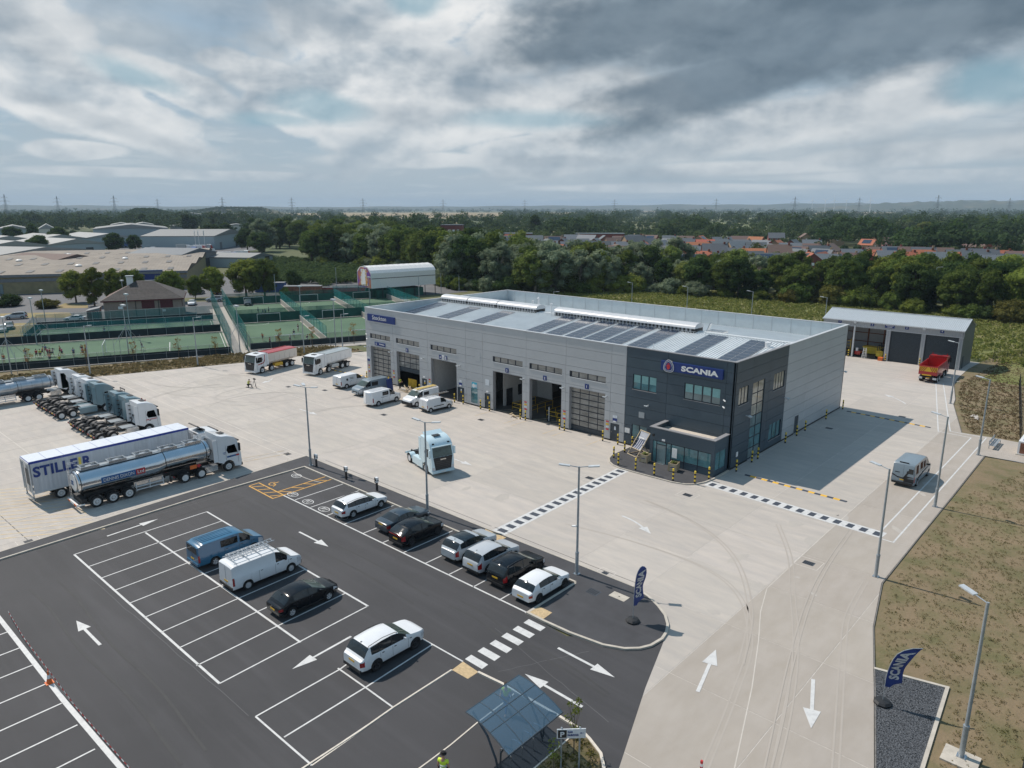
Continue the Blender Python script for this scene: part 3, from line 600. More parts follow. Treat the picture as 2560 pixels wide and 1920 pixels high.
arrow((-14.26,-53.35),(-18.25,-53.43),.16);arrow((-29.95,-47.6),(-30.31,-43.45),.15);arrow((-19.29,-36.75),(-15.27,-36.65),.15);arrow((-3.86,-42.6),(-3.63,-46.8),.15)
arrow((6.27,-34.94),(10.38,-34.97),.17);arrow((10.53,-38.17),(6.45,-38.14),.17);arrow((14.42,-32.95),(13.32,-28.7),.19,.44,1.6);arrow((18.65,-27.6),(20.05,-31.65),.19,.44,1.55)
arrow((-1.72,-16.37),(2.0,-17.74),.2,.42,1.3,curve=[(-1.0,-16.45),(-.2,-16.65),(.5,-16.95)]);arrow((-52.03,-16.65),(-47.95,-16.6),.16,.4);arrow((-24.0,-16.2),(-20.05,-16.33),.16,.4)
arrow((-70.39,-10.02),(-68.9,-12.75),.2,.5,1.4,m='white_line',curve=[(-69.9,-10.6),(-69.4,-11.3)]);arrow((5.87,39.69),(2.1,43.4),.2,.45,1.5,curve=[(5.3,40.6),(4.4,41.6),(3.4,42.5)])
# zebra on the asphalt
zb=MB()
for i in range(6):
 y=-39.2+i*1.03;zb.poly([(2.96,y-.27),(4.36,y-.27),(4.33,y+.27),(2.93,y+.27)],.014)
struct('crossing_marking',zb.build('crossing_marking',['white_line']))
tp=MB();tp.poly([(2.5,-32.31),(3.66,-32.31),(3.72,-33.36),(2.46,-33.4)],.118);tp.poly([(3.06,-39.72),(4.41,-39.8),(4.40,-40.64),(3.16,-40.68)],.02);tp.poly([(-8.3,-26.3),(-6.0,-26.3),(-6.0,-27.2),(-8.3,-27.2)],.118)
struct('tactile_paving',tp.build('tactile_paving',['tactile']))
# black and white walkways on the concrete
def chequer(a,b,w,n,m0,m1,fr=.5,z=.004,k=.46):
 q=MB();A,B_=Vector(a),Vector(b);d=(B_-A);L_=d.length;d.normalize();nn=Vector((-d.y,d.x))
 q.poly([A-nn*w/2,B_-nn*w/2,B_+nn*w/2,A+nn*w/2],z,0)
 st=L_/n
 for i in range(n):
  s=A+d*(st*(i+.5-fr/2));e=A+d*(st*(i+.5+fr/2));q.poly([s-nn*w*k*.66,e-nn*w*k*.66,e+nn*w*k*.66,s+nn*w*k*.66],z+.004,1)
 return struct('walkway_marking',q.build('walkway_marking',[m0,m1]))
chequer((-8.0,-6.95),(-7.25,-25.9),1.35,18,'white_line','black_line',.52);chequer((.05,-4.5),(16.0,-5.35),1.35,15,'white_line','black_line',.5)
def hump(a,b,w,n):
 t=thing('speed_hump',HUMPL.pop(0),'speed hump',(0,0,0),group='yellow and black speed humps');A,B_=Vector(a),Vector(b);d=(B_-A);L_=d.length;d.normalize();nn=Vector((-d.y,d.x))
 pr=[(-w/2,.004),(-w*.3,.045),(w*.3,.045),(w/2,.004)]
 for i in range(n):
  s=A+d*(L_*i/n);e=A+d*(L_*(i+1)/n)
  q=MB();q.loft([[(s.x+nn.x*u,s.y+nn.y*u,h)for u,h in pr],[(e.x+nn.x*u,e.y+nn.y*u,h)for u,h in pr]]);q.build('rubber_block',['amber' if i%2 else 'black_line'],t)
HUMPL=['yellow and black speed hump across the lane nearest the dark corner of the building','yellow and black speed hump by the far end of the building shadow','yellow and black speed hump behind the white vans near the tipper trucks']
hump((1.7,.06),(11.4,-.2),.38,17);hump((1.25,30.75),(11.1,30.0),.38,17);hump((-68.9,-.3),(-60.5,.6),.38,14)
mark('walk_line',[[(6.7,56.3),(13.2,29.95),(16.85,29.9),(16.9,-6.15),(15.9,-6.1)]],.13,'white_line',.006);mark('walk_line',[[(5.7,56.3),(12.15,29.0),(15.55,28.8),(15.56,-4.5)],[(5.7,56.3),(6.75,56.3)]],.13,'white_line',.006)
mark('yard_line',[[(-92,-23.9),(-42,-27.8),(-34.3,-28)]if 0 else[(-91.0,-21.3),(-74,-20.8)],[(-92,-27.1),(-42.6,-27.7),(-34.6,-27.75)],[(-90.6,-25.2),(-44,-26.4),(-34.9,-26.3)]],.12,'worn_line',.006)
mark('yard_line',[[(-68.8,-13.67),(-31.6,-13.56)],[(-74.4,-8.2),(-60,-7.4)],[(-53.5,-13.2),(-34.3,-13.2)]],.12,'worn_line',.006)
mark('yard_line',[[(x,-39.4),(x+.12,-49.8)]for x in(-87.5,-84.1,-80.8,-77.5,-74.2,-70.8,-67.2,-64.0,-60.7,-57.3,-53.9,-50.5,-47,-43.6,-40.2)]+[[(-88,-39.55),(-56,-39.25)],[(-90,-45.95),(-40,-45.8)],[(-38.9,-53.5),(-38.7,-26.6)],[(-35.6,-53.5),(-35.5,-26.6)]],.12,'worn_line',.006)
hx=MB()
for i in range(-3,12):
 hx.band([(-46.8+i*1.0,-53.6),(-46.8+i*1.0+4.2,-47.2)],.16,.007)
hx.band([(-50,-47.2),(-36,-47.2)],.1,.006)
struct('hatch_marking',hx.build('hatch_marking',['faded_yellow']))
mark('hatch_marking',[[(x,-.35),(x-.02,-3.3)]for x in(-20.3,-15.3,-26.5,-21.6,-32.8,-27.8)]+[[(-38.3,-31.5),(-37.2,-26.9)],[(-39.5,-31.5),(-38.4,-26.9)]],.11,'faded_yellow',.006)
# EV bay symbols
for px,py in[(741.2,1189.6),(732,1236.1),(770.2,1254.4),(810.1,1273.2),(855,1293)]:
 x,y=G(px,py);b=MB();pts=[(x+.62*math.cos(a*math.pi/12),y+.40*math.sin(a*math.pi/12))for a in range(24)];b.band(pts,.07,.014,closed=True)
 b.band([(x-.28,y+.25),(x-.28,y-.22)],.08,.014);b.band([(x-.28,y+.2),(x-.05,y+.2),(x-.05,y+.0),(x-.28,y+.0)],.07,.0145);b.band([(x+.05,y-.22),(x+.22,y-.22),(x+.22,y+.1),(x+.12,y+.2),(x+.36,y+.2)],.06,.014)
 struct('charging_symbol',b.build('charging_symbol',['white_line']))
x,y=G(683.4,1210);b=MB();b.band([(x+.38*math.cos(a*.26)-.05,y+.38*math.sin(a*.26))for a in range(8,24)],.10,.014);b.band([(x-.1,y+.62),(x-.05,y+.05),(x+.35,y+.05),(x+.6,y-.35)],.10,.0145);struct('disabled_symbol',b.build('disabled_symbol',['yellow_line']))
# tyre marks
def arcpts(c,r,a0,a1,n=18):return[(c[0]+r*math.cos(R(a0+(a1-a0)*i/n)),c[1]+r*math.sin(R(a0+(a1-a0)*i/n)))for i in range(n+1)]
L=[]
for c,r,a0,a1 in[((-70,-15.5),6.3,60,290),((-70,-15.5),8.2,80,260),((-63,-17),5.2,150,330),((-57,-19),7,90,230),((-74,-21),9,10,120),((-78,-22),11,0,70)]:
 L+=[arcpts(c,r,a0,a1),arcpts((c[0]+.2,c[1]+.1),r+.32,a0+6,a1-9)]
mark('tyre_mark',L,.09,'tyre_mark',.003)
L=[]
for c in([(-4,-20.8),(2,-19.8),(8,-19.9),(11.8,-22),(14.6,-26.5),(16.2,-32),(17.6,-38)],[(17.4,-14),(18.0,-19.5),(19.2,-24),(21,-30),(23.4,-38)],[(9,-9),(12,-14),(14.2,-19),(16.8,-25),(18.8,-31),(20.6,-38)],[(13.8,-6),(14.6,-14),(15.6,-20),(17.3,-27),(19.8,-36)],[(-2,-12),(4,-13.5),(9,-17),(13,-23),(15.2,-29)]):
 p=smooth(c,8);L+=[p,[(x-.28,y-.12)for x,y in p]]
mark('tyre_mark',L,.10,'tyre_mark_tan',.004)
L=[smooth(c)for c in([(.5,38),(4,34),(5.5,28),(5.6,20),(5.6,8),(6.5,-2)],[(2.6,38),(6,34),(7.4,28),(7.5,20),(7.5,8),(8.3,-2)])]
mark('tyre_mark',L,.09,'tyre_mark',.003)
# drains
def drain(x,y,w=.8,h=.55,frame=.35,mt='kerb',z=0):
 t=thing('drain_cover',DR.pop(0),'drain cover',(x,y,z),group='drain covers let into the ground')
 if frame:
  a=MB();a.band([(-w/2-frame,-h/2-frame),(w/2+frame,-h/2-frame),(w/2+frame,h/2+frame),(-w/2-frame,h/2+frame)],.05,.005,closed=True);a.build('surround',['joint'],t)
 c=MB();c.box(-w/2,-h/2,.0,w/2,h/2,.008);c.build('grating',['drain'],t)
 bb=MB()
 for i in range(5):bb.box(-w/2+.05+i*(w-.1)/5,-h/2+.05,.008,-w/2+.02+(i+.7)*(w-.1)/5,h/2-.05,.014)
 bb.build('grating_bars',['black'],t)
DP=[((-63.95,-11.17),'square drain cover nearest the kneeling photographer'),((-58.19,-8.72),'square drain cover beside the lettered white van'),((-41.68,-10.86),'square drain cover in front of the small white van'),((-30.98,-4.07),'square drain cover in front of bay three'),((-37.21,-27.18),'drain cover by the corner of the car park'),
 ((-9.09,-11.03),'drain cover beside the striped walkway near the twin lamp'),((.1,-8.43),'drain cover in front of the reception bollards'),((2.22,21.55),'drain cover in the shade of the side wall'),((7.25,32.85),'drain cover beyond the far speed hump'),((13.29,-14.08),'drain cover on the exit lane beside the verge lamp'),((-33.45,-52.13),'drain cover beside the parked tanker lorry tail'),((3.02,-25.51),'small drain cover between lamp and flag')]
DR=[d[1]for d in DP]
for i,(p,l_)in enumerate(DP):drain(p[0],p[1],*((.8,.6,.45)if i!=11 else(.45,.35,.4)))
DR=['dark inspection cover in the asphalt island by the flag','pale concrete inspection cover in the asphalt island by the flag'];drain(4.07,-28.38,.9,.7,0,z=.10)
t=thing('inspection_cover','pale concrete inspection cover beside the small feather flag','inspection cover',(5.71,-27.69,.10));a=MB();a.box(-.62,-.36,0,.62,.36,.015);a.build('slab',['kerb'],t);a=MB();a.box(-.05,-.04,.015,.06,.04,.022);a.build('lifting_eye',['black'],t)
ln=MB();ln.band([(-34.2,-26.9),(-8.4,-26.75)]if 0 else[(-32.5,-25.55),(-8.5,-25.4)],.07,.004);ln.band([(-8.2,-25.35),(1.9,-25.3),(5.8,-25.2)],.07,.004);ln.band([(-33.6,-52.1),(-41.2,-52.3)],.07,.004);ln2=MB();ln2.band([(12.25,28.8),(12.4,-8.7),(12.54,-19.7),(13.5,-22.9),(14.8,-26.1),(16.44,-30.6),(18.8,-38),(22,-50)],.06,.0045);struct('lane_joint',ln2.build('lane_joint',['worn_line']))
struct('drain_channel',ln.build('drain_channel',['joint_dark']))
st_=MB()
for k in range(60):
 x,y=(rnd.uniform(-90,12),rnd.uniform(-45,-2))if k<44 else(rnd.uniform(2,17),rnd.uniform(-20,60));rr=rnd.uniform(.15,.7);e_=rnd.uniform(1,3);a0=rnd.uniform(0,3)
 if-34.5<x<10 and y<-25:continue
 st_.poly([(x+rr*e_*math.cos(a)*math.cos(a0)*q-rr*math.sin(a)*math.sin(a0)*q,y+rr*e_*math.cos(a)*math.sin(a0)*q+rr*math.sin(a)*math.cos(a0)*q)for a,q in[(2*math.pi*i/11,rnd.uniform(.6,1.15))for i in range(11)]],.0025)
struct('yard_stain',st_.build('yard_stain',['tyre_mark']))
rm=random.Random(8);L=[]
for k in range(26):
 x,y=rm.uniform(-88,-30),rm.uniform(-24,-4);a0=rm.uniform(0,360);r_=rm.uniform(6,14);L+=[arcpts((x,y),r_,a0,a0+rm.uniform(30,90)),arcpts((x,y),r_+.3,a0,a0+rm.uniform(30,80))]
mark('tyre_mark',L,.10,'tyre_mark',.0028)
L=[]
for x0,y0,dx,dy in[(-2,-35.2,13,-1.0),(-2,-36.1,13,-.4),(-28,-35.9,24,-.2),(-28,-37.6,24,.2),(-30.0,-50,0.6,14),(-25,-52.6,24,-.3),(-25,-54.3,24,.2)]:L.append([(x0+dx*i/12+.12*math.sin(i*1.3),y0+dy*i/12+.15*math.sin(i*.9))for i in range(13)])
mark('tyre_mark',L,.16,'tyre_mark_dark',.0085)
cr=MB()
for a,b in[((2,-36.0),(12.2,-38.2)),((-31.3,-56),(-31.3,-34)),((-24,-50.9),(-1.8,-50.4)),((5.2,-39),(7.8,-34))]:cr.band([(a[0]+(b[0]-a[0])*i/14+rm.uniform(-.05,.05),a[1]+(b[1]-a[1])*i/14+rm.uniform(-.05,.05))for i in range(15)],.03,.0095)
struct('asphalt_seam',cr.build('asphalt_seam',['asphalt_old']))
# main workshop building
HB=11.05;BX0=-59.7;BD=31.75
bld=thing('workshop_building','long pale grey vehicle workshop with a charcoal clad office corner and solar panels','building',(0,0,0))
def cut(rect,holes):
 """rect (a0,b0,a1,b1) minus holes, as rectangles"""
 xs_=sorted({rect[0],rect[2]}|{h[i]for h in holes for i in(0,2)if rect[0]<h[i]<rect[2]});zs_=sorted({rect[1],rect[3]}|{h[i]for h in holes for i in(1,3)if rect[1]<h[i]<rect[3]})
 out=[]
 for a0,a1 in zip(xs_,xs_[1:]):
  run=None
  for b0,b1 in zip(zs_,zs_[1:]):
   ca,cb=(a0+a1)/2,(b0+b1)/2;hit=any(h[0]<ca<h[2]and h[1]<cb<h[3]for h in holes)
   if hit:
    if run:out.append(run);run=None
   elif run:run=(a0,run[1],a1,b1)
   else:run=(a0,b0,a1,b1)
  if run:out.append(run)
 out.sort(key=lambda r:(r[1],r[3],r[0]));res=[]
 for r in out:
  if res and res[-1][1]==r[1]and res[-1][3]==r[3]and abs(res[-1][2]-r[0])<1e-6:res[-1]=(res[-1][0],r[1],r[2],r[3])
  else:res.append(r)
 return res
def face_box(b,plane,r,d0,d1,m=0):
 """a box on a facade: plane 'f' lies on Y=0 facing -Y, 's' on X=0 facing +X; d outward depth"""
 a0,z0,a1,z1=r
 if plane[0]=='f':b.box(a0,plane[1]-d1,z0,a1,plane[1]-d0,z1,m)
 elif plane[0]=='s':b.box(plane[1]+d0,a0,z0,plane[1]+d1,a1,z1,m)
 elif plane[0]=='l':b.box(plane[1]-d1,a0,z0,plane[1]-d0,a1,z1,m)
 else:b.box(a0,plane[1]+d0,z0,a1,plane[1]+d1,z1,m)
def clad(parent,plane,cols,rows,holes,mats,gap=.028,back=.22,split=None):
 bk=MB();full=(cols[0],rows[0],cols[-1],rows[-1])
 for r in cut(full,holes):face_box(bk,plane,r,-back,-.06)
 bk.build('wall',[mats[1]],parent)
 for i in range(len(cols)-1):
  for j in range(len(rows)-1):
   c=(cols[i],rows[j],cols[i+1],rows[j+1]);groups=[]
   for r in cut(c,holes):
    hit=[g for g in groups if any(r[0]<=o[2]+1e-6 and o[0]<=r[2]+1e-6 and r[1]<=o[3]+1e-6 and o[1]<=r[3]+1e-6 for o in g)]
    groups=[g for g in groups if g not in hit]+[sum(hit,[])+[r]]
   for g in groups:
    q=MB()
    for r in g:
     r=(r[0]+(gap/2 if r[0]==c[0]else 0),r[1]+(gap/2 if r[1]==c[1]else 0),r[2]-(gap/2 if r[2]==c[2]else 0),r[3]-(gap/2 if r[3]==c[3]else 0))
     if r[2]-r[0]>.03 and r[3]-r[1]>.03:face_box(q,plane,r,-.055,0)
    if q.f:q.build('cladding_panel',[mats[0]],parent)
rows=[.16]+[.16+1.089*k for k in range(1,11)]
DOORS=[(-20.4,-15.25),(-26.62,-21.5),(-32.85,-27.72),(-44.85,-39.6),(-52.45,-47.27),(-58.65,-53.8)]
holes=[(a,-1,b,5.35)for a,b in DOORS]+[(a,6.5,b,7.23)for a,b in DOORS]
PED=[(-14.45,-13.25),(-39.5,-38.2),(-34.35,-33.3),(-46.85,-45.8)]
holes+=[(a,-1,b,2.1)for a,b in PED]+[(-36.9,.35,-35.65,2.4)]
clad(bld,('f',0),[BX0,-53.1,-45.5,-37.8,-34.65,-27.15,-20.95,-14.55,-12.6],rows,holes,('clad','clad_back'))
hd=[(-11.7,6.5,-8.75,8.18),(-5.47,6.5,-1.45,8.2),(-11.62,.93,-9.69,2.55),(-7.2,-1,-.35,2.6)]
clad(bld,('f',0),[-12.57,-7.5,-.95,0],rows,hd,('clad_dark','dark_back'))
hs=[(1.0,6.5,3.15,8.3),(4.15,-1,7.05,8.3),(9.3,6.5,12.15,8.35),(9.1,.9,12.2,2.75)]
clad(bld,('s',0),[.0,4.0,8.2,12.75],rows,hs,('clad_dark','dark_back'))
clad(bld,('s',0),[12.78,19.0,25.2,BD],rows,[(16.25,-1,17.45,2.15)],('clad','clad_back'))
bw=MB();bw.box(BX0,BD-.2,0,0,BD,HB-.02);bw.box(BX0,.22,0,BX0+.2,BD-.2,HB-.02);bw.build('rear_wall',['clad'],bld)
# inner faces of the parapets and the cap
pi=MB();ins=lambda Z0:None
pi.box(BX0+.2,.22,8.0,-.22,.26,HB-.03);pi.box(BX0+.2,BD-.24,8.0,-.22,BD-.2,HB-.03);pi.box(BX0+.2,.26,8.0,BX0+.24,BD-.24,HB-.03);pi.box(-.26,.26,8.0,-.22,BD-.24,HB-.03);pi.build('parapet_lining',['parapet'],bld)
js=MB()
for i in range(22):js.box(BX0+2+i*2.65,BD-.26,8.9,BX0+2.03+i*2.65,BD-.238,HB-.04)
js.build('parapet_joints',['clad_back'],bld)
cp=MB();cp.box(BX0-.05,-.06,HB,-12.585,.30,HB+.07);cp.box(BX0-.05,BD-.3,HB,.06,BD+.05,HB+.07);cp.box(BX0-.05,.30,HB,BX0+.3,BD-.3,HB+.07);cp.box(-.3,12.765,HB,.06,BD-.3,HB+.07);cp.build('coping',['coping'],bld)
cp=MB();cp.box(-12.58,-.06,HB,.06,.30,HB+.07);cp.box(-.3,.30,HB,.06,12.76,HB+.07);cp.build('coping',['coping_grey'],bld)
pl=MB()
for a,b in[(-59.7,-58.65),(-53.8,-52.45),(-47.27,-46.85),(-45.8,-44.85),(-39.6+.1,-39.5),(-38.2,-34.35),(-33.3,-32.85),(-27.72,-26.62),(-21.5,-20.4),(-15.25,-14.45),(-13.25,-7.5)]:pl.box(a,-.02,0,b,.1,.16)
pl.box(-.1,.0,0,.02,4.0,.16);pl.box(-.1,7.2,0,.02,16.2,.16);pl.box(-.1,17.5,0,.02,BD,.16);pl.build('plinth',['trim'],bld)
# roof: two slopes of ribbed sheet
def rz_(y):return 8.75+.125*y if y<15.9 else 10.7375-.105*(y-15.9)
rf=MB();prof=[];x=BX0+.24;P_=.36
while x<-.3:
 prof+=[(x,0),(x+.22,0),(x+.25,.085),(x+.32,.085)];x+=P_
prof=[(a,h)for a,h in prof if a<-.27]+[(-.27,0)]
rf.loft([[(a,y,rz_(y)+h)for a,h in prof]for y in(.27,15.9)],closed=False,caps=False);rf.loft([[(a,y,rz_(y)+h)for a,h in prof]for y in(15.9,BD-.25)],closed=False,caps=False)
rf.build('roof',['roof_sheet'],bld)
rc=MB();rc.box(BX0+.3,15.6,10.74,-.3,16.2,10.80);rc.build('ridge_cap',['roof_sheet'],bld)
# rooflights on the ridge: vaulted, with a slatted skirt
for x0,x1 in[(-59.0,-52.9),(-52.7,-46.4),(-46.2,-38.3),(-34.9,-12.6)]:
 t=MB();n=10;ring=lambda x:[(x,15.9+1.15*math.cos(math.pi*i/n),11.15+.62*math.sin(math.pi*i/n))for i in range(n+1)]
 t.loft([ring(x0),ring(x1)]);k=MB();k.box(x0+.06,14.85,10.5,x1-.06,16.95,11.15);o=t.build('ridge_rooflight',['coping'],bld,smooth=40)
 k.build('upstand',['trim'],o);s_=MB();m_=int((x1-x0)/.55)
 for i in range(m_):s_.box(x0+.1+i*.55,14.79,10.72,x0+.35+i*.55,14.85,11.2)
 s_.build('louvre',['clad_back'],o);j=MB()
 q=x0+3.1
 while q<x1-1:
  j.loft([[(q,a[1]*1.0+(a[1]-15.9)*.012,a[2]+.012)for a in ring(0)],[(q+.06,a[1]+(a[1]-15.9)*.012,a[2]+.012)for a in ring(0)]]);q+=3.1
 if j.f:j.build('joint_strip',['galv_light'],o)
# solar arrays
def array(x0,y0,nx,ny):
 for i in range(nx):
  for j in range(ny):
   a=MB();w_,d_=1.27,1.03;X0=x0+i*w_;Y0=y0+j*d_;z=lambda y:rz_(y)+.14
   ring=lambda X,e=0:[(X,Y0+e,z(Y0+e)),(X,Y0+d_-.03-e,z(Y0+d_-e)),(X,Y0+d_-.03-e,z(Y0+d_-e)-.05),(X,Y0+e,z(Y0+e)-.05)]
   a.loft([ring(X0),ring(X0+w_-.03)]);o=len(a.v)
   a.add([(X0+.03,Y0+.03,z(Y0+.03)+.006),(X0+w_-.06,Y0+.03,z(Y0+.03)+.006),(X0+w_-.06,Y0+d_-.06,z(Y0+d_-.06)+.006),(X0+.03,Y0+d_-.06,z(Y0+d_-.06)+.006)],[(0,1,2,3)],1)
   a.build('solar_panel',['solar_frame','solar'],bld)
for x0 in(-33.1,-29.7,-26.6,-23.5,-20.45,-17.0,-10.6,-5.3):array(x0,5.5,2,9)
for x0 in(-58.7,-51.0,-43.9,-40.6+.0):array(x0,5.5,2,8)if x0!=-40.6 else None
rl=MB()
for x0,x1 in[(-59,-34.5),(-33.3,-1)]:
 rl.box(x0,14.3,rz_(14.3)+.35,x1,14.33,rz_(14.3)+.38)
 k=x0
 while k<x1:rl.box(k,14.3,rz_(14.3),k+.04,14.33,rz_(14.3)+.36);k+=.8
rl.build('safety_rail',['galv_light'],bld)
vt=MB();vt.tube((-36.3,15.9,10.7),(-36.3,15.9,12.0),.12);vt.tube((-36.3,15.9,12.0),(-36.3,15.9,12.15),.2);vt.tube((-42.2,20,10.3),(-42.2,20,12.0),.16);vt.tube((-42.2,20,12.0),(-42.2,20,12.25),.26,.1);vt.tube((-42.9,19.4,10.3),(-42.9,19.4,11.7),.16);vt.tube((-12.7,5.6,9.4),(-12.7,5.6,10.6),.05)
vt.box(-13.1,5.1,9.4,-12.75,5.45,9.75);vt.box(-12.6,5.3,9.4,-12.3,5.6,9.7);vt.box(-3.1,12.6,10.3,-2.0,13.6,10.45);vt.tube((-2.6,13.1,10.4),(-2.6,13.1,11.0),.3,.34);vt.tube((-35,5.7,9.4),(-35,5.7,10.1),.05);vt.build('roof_vent',['white_plastic'],bld)
hb=MB();hb.cbox((-11.8,16.9,11.2),(.12,1.0,1.2),rz=.2,ry=.35);hb.box(-11.6,16.2,10.6,-9.5,17.4,10.95);hb.build('roof_hatch',['steel'],bld)
# structure inside: floor, linings, rear wall
fl=MB();fl.box(BX0+.25,.1,-.02,-12.8,BD-.3,.02);fl.build('workshop_floor',['interior_floor'],bld)
iw=MB();iw.box(-45.6,.25,.02,-45.4,BD-.3,8.6);iw.box(-39.45,.25,.02,-39.25,14,8.6);iw.box(-45.4,13.6,.02,-39.45,13.9,8.6);iw.box(-33.4,2.5,.02,-33.2,14,8.6);iw.box(-33.2,9.3,.02,-30.6,9.5,4.2);iw.box(-12.9,.25,.02,-12.75,BD-.3,8.7);iw.box(BX0+.3,BD-.6,.02,-12.9,BD-.45,8.6);iw.box(-52.9,8,.02,-45.6,8.2,5.2)
iw.build('partition',['interior_wall'],bld)
hose=MB();hose.pipe([(-43.6,13.5,5.4),(-43.6,13.4,1.6),(-43.2,13.2,.8),(-42.6,13.2,1.1),(-42.4,13.4,2.0)],.05,m=0);hose.pipe([(-43.1,13.5,5.4),(-43.1,13.4,2.4)],.05);hose.cbox((-42.4,13.4,2.1),(.5,.3,.7));hose.pipe([(-41.1,13.5,.1),(-41.1,13.4,3.0),(-40.6,13.2,3.3)],.04);hose.build('wash_hose',['black'],bld)
for nm,(x0,y0,x1,y1)in{'safety_railing':(-30.9,1.6,-27.9,6.2),'pit_railing':(-25.3,1.8,-21.9,9.0)}.items():
 a=MB()
 for(p,q)in[((x0,y0),(x0,y1)),((x1,y0),(x1,y1)),((x0,y0),(x1,y0))]:
  n=max(1,int(math.dist(p,q)/1.5))
  for k in range(n+1):u=p[0]+(q[0]-p[0])*k/n;v=p[1]+(q[1]-p[1])*k/n;a.tube((u,v,.02),(u,v,1.1),.04,n=6)
  for h in(.55,1.08):a.tube((*p,h),(*q,h),.035,n=6)
 a.build(nm,['rail_yellow'],bld)
t=MB();t.box(-51.0,.9,.02,-49.2,1.0,1.25)
for k in range(6):t.box(-51+.3*k,.86,.02,-50.85+.3*k,.9,1.3)
t.build('yellow_gate',['rail_yellow'],bld)
iw2=MB();iw2.box(-33.15,5.2,1.1,-33.05,6.6,2.5);iw2.box(-33.15,2.9,.02,-33.05,4.0,2.3);iw2.box(-25.4,16,.5,-22.6,16.2,4.5);iw2.build('inner_window',['interior_dark'],bld)
fm=MB()
for k in range(5):fm.band([(-32.2+k*.9,.5),(-31.4+k*.9,2.0)],.12,.026);fm.band([(-26+k*.9,.5),(-25.2+k*.9,2.0)],.12,.026)
fm.band([(-32.6,.45),(-27.9,.45)],.1,.028);fm.band([(-26.4,.45),(-21.7,.45)],.1,.028);fm.band([(-30.9,1.4),(-30.9,12)],.1,.026);fm.band([(-25.3,1.4),(-25.3,14)],.1,.026);fm.build('floor_line',['faded_yellow'],bld)
# big doors
def sect_door(a,b,z0,nrow,below=.62,deep=.45):
 d=MB();y=deep;top=5.35;d.box(a,y,z0,b,y+.05,z0+below)
 o=d.build('sectional_door',['door_dark'],bld);fr=MB();w_=(b-a)/4;hh=(top-z0-below)/nrow
 for i in range(5):fr.box(a+i*w_-.035,y-.01,z0+below,a+i*w_+.035,y+.05,top)
 for j in range(nrow+1):fr.box(a,y-.012,z0+below+j*hh-.05,b,y+.052,z0+below+j*hh+.05)
 fr.build('door_frame',['dark_frame'],o)
 for i in range(4):
  for j in range(nrow):
   p=MB();p.box(a+i*w_+.036,y+.01,z0+below+j*hh+.051,a+(i+1)*w_-.036,y+.03,z0+below+(j+1)*hh-.051);p.build('door_pane',['pane_door'],o)
 return o
sect_door(-20.4,-15.25,.02,7);sect_door(-58.65,-53.8,.02,8,.3);sect_door(-52.45,-47.27,2.35,3,.62)
for a,b in DOORS:
 r=MB();r.box(a-.0,.0,0,a+.06,.5,5.35);r.box(b-.06,.0,0,b,.5,5.35);r.box(a+.06,0,5.27,b-.06,.5,5.35);r.build('door_reveal',['clad_back'],bld)
 f=MB();w_=(b-a)/4;o=MB();o.box(a,.12,6.5,b,.16,6.56);o.box(a,.12,7.17,b,.16,7.23)
 for i in range(5):o.box(a+i*w_-(.08 if i else 0),.12,6.56,a+i*w_+(.08 if 0<i<4 else.28 if i==0 else 0),.16,7.17)
 fo=o.build('window_strip',['dark_frame'],bld)
 for i in range(4):p=MB();p.box(a+i*w_+(.281 if i==0 else.081),.13,6.561,a+(i+1)*w_-(.081 if i<3 else.01),.15,7.169);p.build('pane',['pane_door'],fo)
 s_=MB();s_.box(a-.05,-.04,6.44,b+.05,.1,6.49);s_.build('sill',['coping'],fo)
for a,b in PED:
 d=MB();d.box(a+.05,.06,.02,b-.05,.11,2.05);d.box(a,.03,0,a+.05,.12,2.1);d.box(b-.05,.03,0,b,.12,2.1);d.box(a+.05,.03,2.05,b-.05,.12,2.1);o=d.build('door',['door_dark'],bld)
 h=MB();h.box(a+.14,.0,1.0,a+.18,.06,1.12);h.build('handle',['steel'],o);n_=MB();n_.box((a+b)/2-.1,.045,1.35,(a+b)/2+.12,.06,1.75);n_.build('notice',['sign_pale' if a>-20 else 'sign_yellow'],o)
 if a<-20 and a!=-34.35:n_=MB();n_.box((a+b)/2-.1,.044,1.6,(a+b)/2+.12,.058,1.85);n_.build('notice',['white'],o)
 l_=MB();l_.box((a+b)/2-.18,-.09,2.28,(a+b)/2+.18,0,2.42);l_.build('emergency_lamp',['white_plastic'],o)
w=MB();w.box(-36.9,.05,.35,-35.65,.09,2.4);o=w.build('window',['pane_teal'],bld);q=MB();q.box(-36.95,-.03,.28,-35.6,.05,.35);q.build('sill',['coping'],o)
q=MB();q.box(-36.7,-.02,2.42,-35.75,0,3.2);o=q.build('round_sign',['sign_teal'],bld);q=MB();q.lathe([(.0,0),(.27,0),(.27,-.02),(0,-.02)],(-36.35,-.03,2.75),'y',18);q.build('roundel',['white'],o);q=MB();q.box(-36.1,-.03,2.55,-35.8,-.02,2.95);q.build('lettering_panel',['sign_pale'],o)
